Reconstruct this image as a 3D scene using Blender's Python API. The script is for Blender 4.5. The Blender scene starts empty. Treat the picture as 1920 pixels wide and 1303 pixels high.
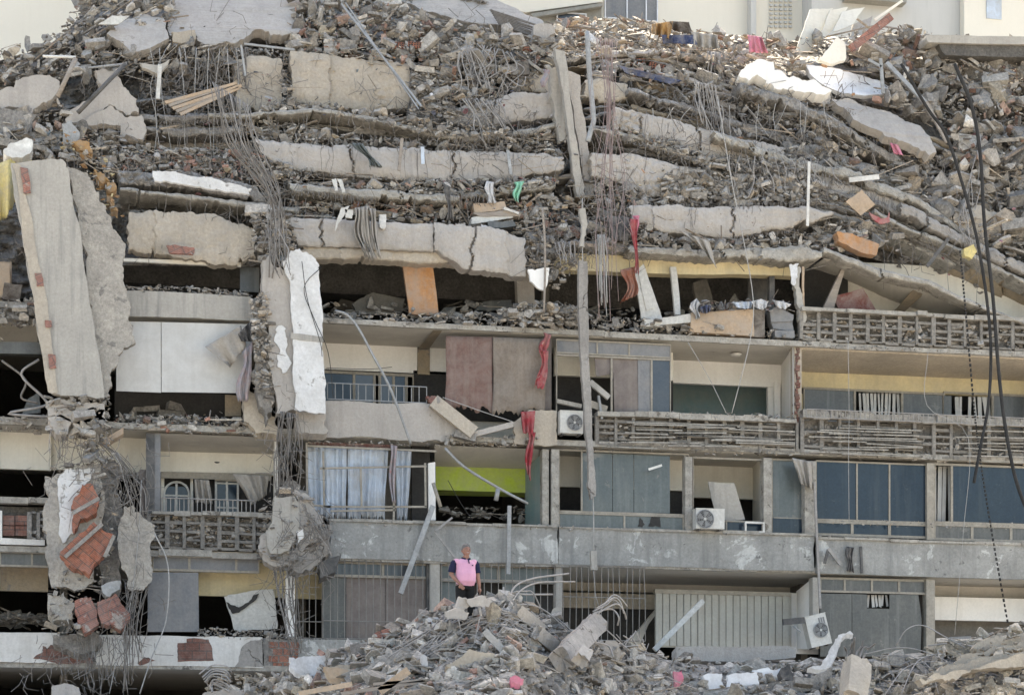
import bpy, bmesh, math, random
import numpy as np
from mathutils import Vector, Matrix, noise, Euler
from mathutils.geometry import tessellate_polygon

# ------------------------------------------------------------------ camera, sky, sun, exposure
S = bpy.context.scene
YAW = math.radians(12.0)
FPX = 4320.0            # focal length in pixels of the 1920 wide photograph
HOR = 1600.0            # row of the horizon
DIST = 60.0
CAMZ = 1.6
FX, FY = math.sin(YAW), math.cos(YAW)
CX, CY = -DIST * FX, -DIST * FY
cam = bpy.data.cameras.new('camera'); camo = bpy.data.objects.new('camera', cam)
S.collection.objects.link(camo); S.camera = camo
camo.location = (CX, CY, CAMZ)
camo.rotation_euler = (math.radians(90), 0, -YAW)
cam.sensor_width = 36; cam.lens = FPX / 1920 * 36
cam.shift_y = (HOR - 651.5) / 1920
cam.clip_start = 1; cam.clip_end = 3000

SUN_EL, SUN_AZ = math.radians(50), math.radians(10)     # sun stands behind the building
w = bpy.data.worlds.new("World"); S.world = w; w.use_nodes = True
nt = w.node_tree; bg = nt.nodes['Background']
sky = nt.nodes.new('ShaderNodeTexSky'); sky.sky_type = 'NISHITA'; sky.sun_disc = False
sky.sun_elevation = SUN_EL; sky.sun_rotation = SUN_AZ
sky.dust_density = 4.0; sky.air_density = 1.0
nt.links.new(sky.outputs[0], bg.inputs[0]); bg.inputs[1].default_value = 0.13
sl = bpy.data.lights.new('sun', 'SUN'); sl.energy = 4.6; sl.angle = math.radians(0.5); sl.color = (1, .94, .84)
so = bpy.data.objects.new('sun', sl); S.collection.objects.link(so)
sd = Vector((math.sin(SUN_AZ) * math.cos(SUN_EL), math.cos(SUN_AZ) * math.cos(SUN_EL), math.sin(SUN_EL)))
so.rotation_euler = sd.to_track_quat('Z', 'Y').to_euler()
so.location = (0, 0, 60)
vs = S.view_settings
vs.view_transform = 'Standard'; vs.look = 'None'; vs.gamma = 1; vs.use_curve_mapping = False
vs.exposure = 2.24
vs.use_white_balance = True; vs.white_balance_temperature = 7350; vs.white_balance_tint = 8

# ------------------------------------------------------------------ pixel -> world on a plane of depth y
def P(u, v, y=0.0):
    a = (u - 960) / FPX; b = (HOR - v) / FPX
    dx = FX + a * FY; dy = FY - a * FX
    t = (y - CY) / dy
    return Vector((CX + t * dx, y, CAMZ + t * b))
def Q(p, y=0.0):
    return P(p[0], p[1], p[2] if len(p) > 2 else y)
def lerp(a, b, t): return a + (b - a) * t
def curve(pts, u):
    if u <= pts[0][0]: return pts[0][1]
    for (a, va), (b, vb) in zip(pts, pts[1:]):
        if u <= b: return lerp(va, vb, (u - a) / (b - a) if b != a else 0)
    return pts[-1][1]
rnd = random.Random(7)

# ------------------------------------------------------------------ materials
MATS = {}
def mat(name, c1, c2=None, scale=1.5, rough=.9, bump=.3, streak=.0, streak_col=None, crack=0., spots=None,
        metal=0., fine=.5, spec=.25, attr=False, bscale=None, stretch=(1, 1, 1), trans=0., dust=None, brick=None):
    """c1/c2: the two tones; streak: vertical stains; crack: crack lines; spots: colour of peeled patches (col, threshold, scale)"""
    m = bpy.data.materials.new(name); m.use_nodes = True; MATS[name] = m
    n = m.node_tree; N = n.nodes; L = n.links
    bs = N['Principled BSDF']; bs.inputs['Roughness'].default_value = rough
    bs.inputs['Metallic'].default_value = metal; bs.inputs['Specular IOR Level'].default_value = spec
    if trans: bs.inputs['Transmission Weight'].default_value = trans
    tc = N.new('ShaderNodeNewGeometry')
    def mapping(s):
        mp = N.new('ShaderNodeMapping'); mp.inputs['Scale'].default_value = s
        L.new(tc.outputs['Position'], mp.inputs[0]); return mp.outputs[0]
    def nz(sc, det=6, ro=.6, vec=None, dist=0.):
        t = N.new('ShaderNodeTexNoise'); t.inputs['Scale'].default_value = sc
        t.inputs['Detail'].default_value = det; t.inputs['Roughness'].default_value = ro
        t.inputs['Distortion'].default_value = dist
        L.new(vec or mapping(stretch), t.inputs['Vector']); return t.outputs['Fac']
    def ramp(fac, a, b, ca=(0, 0, 0, 1), cb=(1, 1, 1, 1)):
        r = N.new('ShaderNodeValToRGB'); e = r.color_ramp.elements
        e[0].position = a; e[1].position = b; e[0].color = ca; e[1].color = cb
        L.new(fac, r.inputs[0]); return r.outputs[0]
    def mix(fac, a, b, mode='MIX'):
        x = N.new('ShaderNodeMix'); x.data_type = 'RGBA'; x.blend_type = mode
        for s, val in ((0, fac), (6, a), (7, b)):
            if hasattr(val, 'is_linked') or hasattr(val, 'links'): L.new(val, x.inputs[s])
            else: x.inputs[s].default_value = val if s else val
        return x.outputs[2]
    c4 = lambda c: (c[0], c[1], c[2], 1)
    if attr:
        at = N.new('ShaderNodeAttribute'); at.attribute_name = 'Col'
        base = at.outputs[0]
        base = mix(1., base, ramp(nz(6, 8, .75), .25, .75, (.55, .54, .53, 1), (1.3, 1.27, 1.22, 1)), 'MULTIPLY')
        base = mix(ramp(nz(scale * 5, 4, .6), .35, .7), base, mix(1., base, c4(c2 or (1.4, 1.35, 1.3)), 'MULTIPLY'))
    else:
        c2 = c2 or tuple(x * .7 for x in c1)
        base = mix(ramp(nz(scale, 8, .65), .32, .68), c4(c1), c4(c2))
    if brick is not None:      # courses of bricks, turned by `brick` degrees in the facade plane
        mp = N.new('ShaderNodeMapping'); mp.inputs['Rotation'].default_value = (math.radians(90), 0, math.radians(brick)); mp.vector_type = 'POINT'
        rt = N.new('ShaderNodeVectorRotate'); rt.rotation_type = 'Y_AXIS'; rt.inputs['Angle'].default_value = math.radians(brick); L.new(tc.outputs['Position'], rt.inputs['Vector'])
        sx = N.new('ShaderNodeSeparateXYZ'); cx_ = N.new('ShaderNodeCombineXYZ'); L.new(rt.outputs[0], sx.inputs[0]); L.new(sx.outputs['X'], cx_.inputs['X']); L.new(sx.outputs['Z'], cx_.inputs['Y'])
        bt = N.new('ShaderNodeTexBrick'); L.new(cx_.outputs[0], bt.inputs['Vector']); bt.inputs['Scale'].default_value = 1
        bt.inputs['Brick Width'].default_value = .36; bt.inputs['Row Height'].default_value = .21; bt.inputs['Mortar Size'].default_value = .014
        bt.inputs['Color1'].default_value = (.9, .9, .9, 1); bt.inputs['Color2'].default_value = (1.2, 1.15, 1.1, 1); bt.inputs['Mortar'].default_value = (.55, .75, .85, 1)
        base = mix(1., base, bt.outputs['Color'], 'MULTIPLY')
        wv = N.new('ShaderNodeTexWave'); wv.bands_direction = 'Y'; wv.inputs['Scale'].default_value = 7.5; wv.inputs['Distortion'].default_value = 1.; L.new(cx_.outputs[0], wv.inputs['Vector'])
        base = mix(1., base, ramp(wv.outputs['Fac'], .1, .5, (.72, .72, .72, 1), (1, 1, 1, 1)), 'MULTIPLY')
    if spots:
        for (sc_, th, col) in spots:
            base = mix(ramp(nz(sc_, 9, .68, dist=.4), th, th + .03), base, c4(col))
    if fine:
        g = ramp(nz(14, 6, .75), .3, .72, (1 - fine * .55,) * 3 + (1,), (1 + fine * .25,) * 3 + (1,))
        base = mix(1., base, g, 'MULTIPLY')
    if streak:
        f = ramp(nz(3.2, 5, .6, mapping((1.6, 1.6, .12))), .5, .72)
        mm = N.new('ShaderNodeMath'); mm.operation = 'MULTIPLY'; L.new(f, mm.inputs[0]); mm.inputs[1].default_value = streak
        base = mix(mm.outputs[0], base, c4(streak_col or tuple(x * .4 for x in c1)))
    if dust is None: dust = 0 if (attr or name.startswith(('far', 'skin', 'hair', 'shirt', 'trouser', 'concrete', 'ledge', 'glass', 'interior'))) else .18 if name.startswith('brick') else .4 if name.startswith(('cloth', 'wood', 'plastic')) else .2
    if dust:
        dm = N.new('ShaderNodeMath'); dm.operation = 'MULTIPLY'; dm.inputs[1].default_value = dust * 1.6; dm.use_clamp = True
        L.new(ramp(nz(2.3, 8, .75, dist=.5), .38, .68), dm.inputs[0]); base = mix(dm.outputs[0], base, (.33, .30, .265, 1))
    ck = None
    if crack:
        vo = N.new('ShaderNodeTexVoronoi'); vo.feature = 'DISTANCE_TO_EDGE'; vo.inputs['Scale'].default_value = .8
        dn = N.new('ShaderNodeTexNoise'); dn.inputs['Scale'].default_value = 2.5; dn.inputs['Detail'].default_value = 6
        L.new(tc.outputs['Position'], dn.inputs['Vector'])
        vm = N.new('ShaderNodeVectorMath'); vm.operation = 'MULTIPLY_ADD'
        L.new(dn.outputs['Color'], vm.inputs[0]); vm.inputs[1].default_value = (.9,) * 3; L.new(tc.outputs['Position'], vm.inputs[2])
        L.new(vm.outputs[0], vo.inputs['Vector'])
        ck = ramp(vo.outputs['Distance'], .0, .018, (0, 0, 0, 1), (1, 1, 1, 1))
        msk = ramp(nz(.7, 3, .5), .62 - .3 * crack, .66 - .3 * crack)
        inv = mix(msk, (1, 1, 1, 1), ck)
        ck = inv
        base = mix(1., base, mix(inv, (.25, .23, .21, 1), (1, 1, 1, 1)), 'MULTIPLY')
    L.new(base, bs.inputs['Base Color'])
    if bump:
        bn = N.new('ShaderNodeBump'); bn.inputs['Strength'].default_value = min(1, bump); bn.inputs['Distance'].default_value = .05
        h = nz(bscale or 7, 10, .72)
        if ck:
            ad = N.new('ShaderNodeMath'); ad.operation = 'ADD'; L.new(h, ad.inputs[0]); L.new(ck, ad.inputs[1]); h = ad.outputs[0]
        L.new(h, bn.inputs['Height']); L.new(bn.outputs[0], bs.inputs['Normal'])
    return m

mat('concrete', (.36, .335, .305), (.25, .232, .212), 1.1, bump=.6, streak=.4, crack=.5)
mat('concrete_smooth', (.43, .395, .355), (.35, .322, .29), .7, bump=.55, streak=.3, spots=[(1.9, .64, (.25, .228, .2))], crack=.0, fine=.3)
mat('concrete_rough', (.36, .338, .31), (.19, .177, .16), 3, bump=1, fine=1, crack=.0)
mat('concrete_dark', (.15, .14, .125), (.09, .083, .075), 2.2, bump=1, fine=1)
mat('concrete_parapet', (.37, .362, .335), (.23, .226, .21), 1.2, bump=.5, streak=.85, streak_col=(.19, .188, .178),
    spots=[(1.3, .57, (.50, .495, .465)), (3.1, .63, (.16, .156, .145))])
mat('concrete_panel', (.42, .392, .345), (.34, .318, .282), 1.1, bump=.3, streak=.6, streak_col=(.17, .165, .155), fine=.35)
mat('ledge', (.47, .44, .385), (.26, .24, .21), 3.5, bump=.6, fine=1, spots=[(2.4, .60, (.16, .145, .125))])
mat('beige', (.50, .43, .34), (.36, .315, .255), .8, bump=.35, streak=.35, streak_col=(.25, .225, .195), crack=.0,
    spots=[(1.1, .64, (.24, .22, .20))])
mat('plaster_grey', (.47, .43, .37), (.31, .285, .25), 1.6, bump=.9, fine=.8, spots=[(2., .6, (.22, .205, .185)), (5, .67, (.52, .5, .46))])
mat('beige_deep', (.38, .30, .20), (.24, .2, .15), 1.1, bump=.4, spots=[(1.6, .6, (.2, .185, .165))])
mat('yellow_wall', (.64, .54, .33), (.54, .45, .27), .9, bump=.15, fine=.25, streak=.3, streak_col=(.3, .25, .17))
mat('cream_wall', (.74, .71, .63), (.67, .64, .56), .8, bump=.06, fine=.15, streak=.3, streak_col=(.5, .45, .37), dust=.08)
mat('white_wall', (.82, .80, .76), (.76, .74, .70), .9, bump=.08, fine=.15, streak=.3, streak_col=(.55, .52, .47), dust=.06)
mat('ceiling', (.58, .545, .48), (.5, .465, .41), .8, bump=.1, fine=.15, spots=[(1.3, .66, (.3, .27, .22))])
mat('peeling_white', (.72, .715, .70), (.62, .61, .59), 2.5, bump=.8, fine=.3, spots=[(2.2, .61, (.34, .325, .30)), (6, .66, (.4, .385, .36))])
mat('white_parapet', (.70, .68, .64), (.6, .575, .53), 1.2, bump=.3, streak=.5, streak_col=(.45, .42, .38), fine=.3,
    spots=[(1.2, .66, (.28, .265, .245))])
mat('lime', (.42, .53, .06), (.35, .44, .065), 1.5, bump=.1, fine=.3, streak=.3, streak_col=(.3, .34, .12), dust=.3)
mat('teal', (.16, .27, .28), (.24, .30, .28), 1., bump=.1, fine=.25, streak=.4, streak_col=(.3, .33, .3))
mat('interior', (.06, .057, .053), (.035, .033, .031), 1.2, bump=.1)  # near black: the darkness of unlit rooms is put into the colour
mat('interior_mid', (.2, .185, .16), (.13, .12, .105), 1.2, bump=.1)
mat('brick', (.40, .145, .085), (.28, .105, .07), 3, brick=-40,  bump=.5, fine=.8, spots=[(3, .66, (.34, .29, .25))])
mat('brick_flat', (.22, .10, .075), (.17, .08, .062), 3, bump=.5, fine=.8, brick=0, spots=[(3, .66, (.34, .29, .25))])
mat('brick_pale', (.36, .17, .13), (.27, .125, .1), 3, brick=28,  bump=.5, fine=.8, spots=[(2.4, .58, (.36, .31, .27))])
mat('mortar', (.33, .30, .27), (.25, .23, .2), 4, bump=.6, fine=1)
mat('rebar', (.22, .205, .19), (.13, .11, .09), 2.5, rough=.7, bump=.2, metal=.15, fine=.5)
mat('rebar_pale', (.36, .34, .32), (.24, .225, .21), 2.5, rough=.7, bump=.2, fine=.5)
mat('metal_grey', (.36, .37, .37), (.25, .25, .245), 3, rough=.55, bump=.1, metal=.2, fine=.6)
mat('metal_dark', (.08, .08, .08), (.05, .05, .05), 3, rough=.6, bump=.1)
mat('frame_metal', (.36, .325, .265), (.24, .215, .175), 2.5, rough=.6, bump=.15, fine=.6)
mat('grille_metal', (.24, .23, .21), (.15, .135, .12), 3, rough=.65, bump=.1)
mat('glass_blue', (.009, .021, .038), (.02, .034, .048), .8, rough=.14, bump=.05, fine=.6, spec=.38, streak=.5, streak_col=(.045, .055, .062), spots=[(1.7, .62, (.04, .052, .06)), (7, .66, (.09, .095, .095))])
mat('glass_grey', (.07, .072, .07), (.115, .112, .1), .9, rough=.3, spots=[(2.1, .62, (.16, .152, .135))], bump=.04, fine=.6, spec=.5, streak=.5, streak_col=(.2, .195, .18))
mat('glass_teal', (.068, .086, .088), (.115, .128, .12), .8, rough=.3, spots=[(2.1, .62, (.17, .165, .15))], bump=.04, fine=.5, spec=.5, streak=.4, streak_col=(.2, .21, .2))
mat('glass_dark', (.03, .04, .055), (.05, .055, .06), 1, rough=.2, bump=.03, spec=.6)
mat('panel_brown', (.185, .155, .14), (.15, .125, .115), .8, bump=.12, fine=.3, streak=.5, streak_col=(.25, .215, .18))
mat('panel_blue', (.15, .158, .17), (.20, .2, .2), .7, bump=.1, fine=.5, streak=.5, streak_col=(.24, .235, .22), rough=.5)
mat('shutter', (.58, .575, .55), (.50, .49, .46), .6, bump=.05, fine=.12, streak=.35, streak_col=(.40, .385, .35))
mat('shutter_pale', (.43, .42, .37), (.36, .345, .30), 1, bump=.1, fine=.3, streak=.5, streak_col=(.26, .24, .2))
mat('blind_red', (.19, .105, .085), (.15, .1, .085), .7, bump=.15, fine=.5, streak=.5, streak_col=(.25, .2, .165))
mat('blind_tan', (.225, .18, .14), (.17, .14, .115), .8, bump=.15, fine=.6, streak=.4, streak_col=(.28, .235, .19))
mat('wood_orange', (.48, .22, .075), (.33, .2, .12), 1.1, bump=.2, streak=.4, streak_col=(.3, .26, .22), fine=.5)
mat('wood_tan', (.50, .36, .24), (.38, .28, .19), 1.3, bump=.2, fine=.5)
mat('wood_red', (.17, .045, .035), (.13, .05, .04), 1, bump=.1, fine=.3)
mat('wood_grey', (.34, .29, .24), (.22, .185, .155), 4, bump=.3, stretch=(.3, .3, 2))
mat('wood_dark', (.09, .07, .055), (.06, .045, .035), 2, bump=.2)
mat('door_white', (.62, .62, .58), (.50, .485, .45), 1.5, bump=.1, streak=.3)
mat('plastic_white', (.74, .73, .69), (.62, .6, .55), 2, rough=.5, bump=.08, fine=.4)
mat('ac_white', (.62, .61, .57), (.52, .5, .45), 2, rough=.5, bump=.05, fine=.4)
mat('cloth_red', (.40, .025, .04), (.26, .03, .04), 2.5, bump=.2, fine=.4, spots=[(3, .62, (.5, .25, .22))])
mat('cloth_blue', (.54, .61, .69), (.44, .51, .59), 1.3, bump=.1, fine=.15)
mat('cloth_rust', (.32, .085, .035), (.24, .07, .035), 2, bump=.2)
mat('cloth_white', (.72, .72, .72), (.55, .55, .56), 2, bump=.2)
mat('cloth_green', (.26, .62, .42), (.2, .5, .36), 2, bump=.2)
mat('cloth_navy', (.035, .06, .14), (.03, .04, .09), 2, bump=.2)
mat('cloth_yellow', (.72, .60, .24), (.6, .48, .18), 1.5, bump=.3)
mat('cloth_gold', (.42, .21, .045), (.24, .15, .07), 2, bump=.3)
mat('cloth_pattern', (.40, .27, .26), (.30, .33, .38), 5, bump=.3, spots=[(6, .6, (.5, .2, .2))])
mat('cloth_dust', (.42, .385, .34), (.30, .275, .24), 2.2, bump=.4)
mat('lattice', (.27, .25, .22), (.15, .14, .125), 2.5, bump=.6, fine=1, streak=.3)
mat('cloth_pink', (.65, .2, .3), (.5, .15, .22), 2.5, bump=.3)
mat('cloth_dark', (.04, .042, .05), (.06, .06, .06), 2.5, bump=.3)
mat('cable_black', (.03, .03, .03), (.05, .048, .046), 3, rough=.8, bump=.1, dust=0, spec=.1)
mat('wire_pale', (.42, .41, .39), (.3, .29, .27), 3, rough=.6, bump=0)
mat('wire_red', (.24, .155, .15), (.22, .19, .18), 3, rough=.6, bump=0)
mat('debris', (1.15, 1.12, 1.08), (1.3, 1.28, 1.25), 2.5, attr=True, bump=.7, fine=.9)
mat('ground_dust', (.38, .37, .35), (.31, .3, .285), .3, bump=.3)
mat('asphalt', (.05, .05, .05), (.07, .068, .065), .5, bump=.3)
mat('skin', (.28, .15, .11), (.22, .115, .085), 6, rough=.6, bump=.05, fine=.1)
mat('hair_grey', (.17, .16, .15), (.09, .08, .075), 40, bump=.3)
mat('shirt_pink', (.64, .34, .46), (.52, .27, .37), 7, bump=.4, bscale=9, fine=.1)
mat('shirt_navy', (.012, .014, .04), (.018, .02, .05), 4, bump=.1)
mat('trouser_black', (.009, .0095, .01), (.013, .013, .013), 4, bump=.1)
mat('far_wall', (.70, .655, .56), (.66, .61, .515), .25, bump=.03, fine=.05, streak=.12, streak_col=(.55, .5, .42))
mat('far_grey', (.50, .49, .46), (.46, .45, .42), .3, bump=.03, fine=.05, streak=.15)
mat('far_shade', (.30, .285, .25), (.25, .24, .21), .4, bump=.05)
mat('tile_white', (.74, .75, .77), (.66, .67, .69), 1, rough=.4, bump=.1, fine=.3)
M = lambda k: MATS[k]

# ------------------------------------------------------------------ mesh builder
class MB:
    def __init__(s): s.v = []; s.f = []; s.c = []; s.col = None
    def add(s, vs_, fs, col=None):
        b = len(s.v); s.v += [tuple(p) for p in vs_]; s.f += [tuple(i + b for i in f) for f in fs]
        if col is not None: s.c += [(col[0], col[1], col[2], 1.)] * len(vs_)
        return s
    def box(s, a, b, col=None):
        x0, y0, z0 = a; x1, y1, z1 = b
        V = [(x0, y0, z0), (x1, y0, z0), (x1, y1, z0), (x0, y1, z0), (x0, y0, z1), (x1, y0, z1), (x1, y1, z1), (x0, y1, z1)]
        return s.add(V, [(0, 3, 2, 1), (4, 5, 6, 7), (0, 1, 5, 4), (1, 2, 6, 5), (2, 3, 7, 6), (3, 0, 4, 7)], col)
    def R(s, u0, u1, v0, v1, y=0., th=.1, vr=None):
        """upright box whose front shows at these pixels (v measured at column vr, else the middle)"""
        um = (u0 + u1) / 2 if vr is None else vr
        return s.box((P(u0, v0, y).x, y, P(um, v1, y).z), (P(u1, v0, y).x, y + th, P(um, v0, y).z))
    def prism(s, pts, off, col=None):
        """polygon of world points extruded by the vector off"""
        n = len(pts); pts = [Vector(p) for p in pts]; off = Vector(off)
        tri = tessellate_polygon([pts])
        V = pts + [p + off for p in pts]; F = []
        for t in tri:
            a, b, c = t
            nrm = (pts[b] - pts[a]).cross(pts[c] - pts[a])
            if nrm.dot(off) > 0: a, c = c, a
            F.append((a, b, c)); F.append((c + n, b + n, a + n))
        F += [(i, (i + 1) % n, (i + 1) % n + n, i + n) for i in range(n)]
        return s.add(V, F, col)
    def poly(s, pts, y=0., th=.1, jag=0., seed=1, col=None, off=None):
        if jag: pts = jagged(pts, jag, seed)
        return s.prism([Q(p, y) for p in pts], off or (0, th, 0), col)
    def tube(s, pts, r, n=6, r2=None, col=None):
        pts = [Vector(p) for p in pts]; V = []; F = []; m = len(pts)
        up = Vector((.31, .77, .55))
        for i, p in enumerate(pts):
            d = (pts[min(i + 1, m - 1)] - pts[max(i - 1, 0)]); d = d.normalized() if d.length else Vector((0, 0, 1))
            a = d.cross(up); a = a.normalized() if a.length > .05 else d.cross(Vector((1, 0, 0))).normalized(); b = d.cross(a)
            rr = r if r2 is None else lerp(r, r2, i / max(1, m - 1))
            for k in range(n):
                t = 2 * math.pi * k / n; V.append(p + (a * math.cos(t) + b * math.sin(t)) * rr)
        for i in range(m - 1):
            for k in range(n):
                F.append((i * n + k, i * n + (k + 1) % n, (i + 1) * n + (k + 1) % n, (i + 1) * n + k))
        F.append(tuple(range(n - 1, -1, -1))); F.append(tuple((m - 1) * n + k for k in range(n)))
        return s.add(V, F, col)
    def bar(s, a, b, w, h, col=None, tw=0.):
        a, b = Vector(a), Vector(b); d = (b - a).normalized()
        r = d.cross(Vector((0, 1, 0))); r = r.normalized() if r.length > .05 else Vector((1, 0, 0)); q = d.cross(r)
        if tw: r, q = r * math.cos(tw) + q * math.sin(tw), q * math.cos(tw) - r * math.sin(tw)
        V = [p + r * (w / 2) * i + q * (h / 2) * j for p in (a, b) for i, j in ((-1, -1), (1, -1), (1, 1), (-1, 1))]
        return s.add(V, [(3, 2, 1, 0), (4, 5, 6, 7), (0, 1, 5, 4), (1, 2, 6, 5), (2, 3, 7, 6), (3, 0, 4, 7)], col)
    def grid(s, G, close=False):
        """G[i][j] world points"""
        n, m = len(G), len(G[0]); V = [p for r in G for p in r]
        return s.add(V, [(i * m + j, i * m + j + 1, (i + 1) * m + j + 1, (i + 1) * m + j) for i in range(n - 1) for j in range(m - 1)])
    def build(s, name, m=None, parent=None, smooth=False, label=None, cat=None, group=None, kind=None, solid=0.):
        me = bpy.data.meshes.new(name)
        V = np.array(s.v, dtype=float)
        if parent is None:
            o0 = np.array([(V[:, 0].min() + V[:, 0].max()) / 2, (V[:, 1].min() + V[:, 1].max()) / 2, V[:, 2].min()])
        else:
            o0 = np.array(tuple(parent_world(parent)))
        me.from_pydata((V - o0).tolist(), [], s.f)
        if s.c:
            at = me.color_attributes.new('Col', 'FLOAT_COLOR', 'POINT')
            at.data.foreach_set('color', np.array(s.c, dtype=np.float32).ravel())
        if m: me.materials.append(M(m))
        if smooth: me.shade_smooth()
        o = bpy.data.objects.new(name, me); S.collection.objects.link(o)
        if parent is None: o.location = o0
        else: o.parent = parent
        if solid:
            md = o.modifiers.new('thickness', 'SOLIDIFY'); md.thickness = solid; md.offset = 0
        tag(o, label, cat, group, kind)
        return o
def parent_world(p):
    l = Vector((0, 0, 0))
    while p is not None: l += p.location; p = p.parent
    return l
def tag(o, label=None, cat=None, group=None, kind=None):
    if label: o['label'] = label
    if cat: o['category'] = cat
    if group: o['group'] = group
    if kind: o['kind'] = kind
    return o
def thing(name, loc, label, cat, group=None):
    o = bpy.data.objects.new(name, None); S.collection.objects.link(o); o.location = loc
    o.empty_display_size = .2
    return tag(o, label, cat, group)
def jagged(pts, amp, seed=1, minlen=7):
    """break up the outline of a pixel polygon; amp in pixels"""
    r = random.Random(seed); out = []
    def rec(a, b, am, out):
        d = math.hypot(b[0] - a[0], b[1] - a[1])
        if d < minlen: out.append(a); return
        k = r.uniform(.35, .65); o = r.gauss(0, am)
        nx, ny = -(b[1] - a[1]) / d, (b[0] - a[0]) / d
        m = tuple(lerp(p, q, k) for p, q in zip(a, b)); m = (m[0] + nx * o, m[1] + ny * o) + m[2:]
        rec(a, m, am * .58, out); rec(m, b, am * .58, out)
    n = len(pts)
    for i in range(n): rec(pts[i], pts[(i + 1) % n], min(amp, .12 * math.hypot(pts[(i+1)%n][0]-pts[i][0], pts[(i+1)%n][1]-pts[i][1]) + .5), out)
    return out
def slab_poly(name, pts, y, th, m, jag=2., seed=1, label=None, cat='concrete slab', group=None, parent=None, off=None, kind=None, cuts=True):
    """a broken plate; its front is subdivided and roughened a little"""
    mb = MB(); mb.poly(pts, y, th, jag, seed, off=off)
    return mb.build(name, m, parent, label=label, cat=cat if parent is None else None, group=group, kind=kind)
def smooth_path(pts, k=5):
    """Catmull-Rom through points"""
    pts = [Vector(p) for p in pts]
    if len(pts) < 3: return pts
    q = [pts[0] * 2 - pts[1]] + pts + [pts[-1] * 2 - pts[-2]]; out = []
    for i in range(1, len(q) - 2):
        a, b, c, d = q[i - 1:i + 3]
        for j in range(k):
            t = j / k
            out.append(.5 * ((2 * b) + (c - a) * t + (2 * a - 5 * b + 4 * c - d) * t * t + (3 * b - a - 3 * c + d) * t ** 3))
    out.append(pts[-1]); return out
def wire(name, uv, r, m, label, cat='wire', group=None, y=-.3, n=5, parent=None):
    mb = MB(); mb.tube(smooth_path([Q(p, y) for p in uv]), r, n)
    return mb.build(name, m, parent, smooth=True, label=label, cat=cat, group=group)
def hang_cloth(name, uvt, uvb, y, m, label, cat='cloth', folds=5, amp=.06, group=None, nj=24, seed=0, wob=.02, ny=12, parent=None, waist=None):
    """cloth between a top edge (pixel polyline) and a bottom edge, with vertical folds; a sheet of thin cloth"""
    r = random.Random(seed); ph = r.random() * 6; G = []
    def at(pl, t):
        x = t * (len(pl) - 1); i = min(int(x), len(pl) - 2); return [lerp(a, b, x - i) for a, b in zip(pl[i], pl[i + 1])]
    W_ = abs(uvt[-1][0] - uvt[0][0]); H_ = abs(uvb[0][1] - uvt[0][1])
    if waist is None: waist = .45 if H_ > 1.5 * W_ else .04
    rag = [r.uniform(-1, 1) for _ in range(nj + 1)]
    for i in range(ny + 1):
        row = []; sway = W_ * .18 * math.sin(i / ny * 5 + ph) * (waist > .3)
        for j in range(nj + 1):
            t = j / nj; k = i / ny; a, b = at(uvt, t), at(uvb, t); sq = waist * (.5 + .5 * math.sin(k * 6.5 + ph)) * min(1, k * 4)
            ca, cb = at(uvt, .5)[0], at(uvb, .5)[0]
            a = (ca + (a[0] - ca) * (1 - sq) + sway, a[1]); b = (cb + (b[0] - cb) * (1 - sq) + sway, b[1] + rag[j] * min(8, H_ * .06) * (k > .7))
            yy = y + amp * (.4 + .6 * k) * math.sin(t * folds * 2 * math.pi + ph + .8 * math.sin(k * 2 + ph)) + amp * .6 * math.sin(t * folds * 4.7 + ph * 2 + k) + wob * r.uniform(-1, 1)
            row.append(P(lerp(a[0], b[0], k), lerp(a[1], b[1], k), yy))
        G.append(row)
    mb = MB(); mb.grid(G)
    return mb.build(name, m, parent, smooth=True, label=label, cat=cat, group=group, solid=.006)

# ------------------------------------------------------------------ rubble pieces
def make_templates():
    r = random.Random(3); T = {'rock': [], 'chip': [], 'block': [], 'stick': [], 'brick': []}
    def hull(pts):
        bm = bmesh.new()
        for p in pts: bm.verts.new(p)
        res = bmesh.ops.convex_hull(bm, input=bm.verts)
        for x in set(g for g in res['geom_interior'] + res['geom_unused'] if isinstance(g, bmesh.types.BMVert)): bm.verts.remove(x)
        bm.verts.index_update()
        V = np.array([v.co[:] for v in bm.verts]); F = [tuple(v.index for v in f.verts) for f in bm.faces]; bm.free(); return V, F
    for k in range(18):
        pts = []
        for i in range(13):
            p = Vector([r.uniform(-1, 1) for _ in range(3)]); mx = max(abs(c) for c in p); p = p / mx * r.uniform(.75, 1)
            pts.append((p.x, p.y * .8, p.z * .75))
        T['rock'].append(hull(pts))
        n = r.randint(5, 7); pts = []
        for i in range(n):
            a = 2 * math.pi * (i + r.uniform(-.3, .3)) / n; q = r.uniform(.7, 1.05)
            for z in (-1, 1): pts.append((math.cos(a) * q, math.sin(a) * q * .75, z * .13 + r.uniform(-.03, .03)))
        T['chip'].append(hull(pts))
        pts = [(x + r.uniform(-.12, .12), y * .6 + r.uniform(-.1, .1), z * .45 + r.uniform(-.1, .1)) for x in (-1, 1) for y in (-1, 1) for z in (-1, 1)]
        T['block'].append(hull(pts))
        e = r.uniform(.03, .07)
        pts = [(x + r.uniform(-.05, .05), y * e, z * e * .6) for x in (-1, 1) for y in (-1, 1) for z in (-1, 1)]
        T['stick'].append(hull(pts))
        pts = [(x + r.uniform(-.15, .0), y * .55, z * .38) for x in (-1, 1) for y in (-1, 1) for z in (-1, 1)]
        T['brick'].append(hull(pts))
    return T
TPL = make_templates()
G0 = [(.33, .312, .288), (.26, .246, .228), (.40, .38, .35), (.21, .2, .185), (.46, .435, .40), (.30, .29, .275), (.37, .352, .33)]
PAL_CONC = G0 + [(.40, .33, .25), (.17, .155, .14)]
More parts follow.
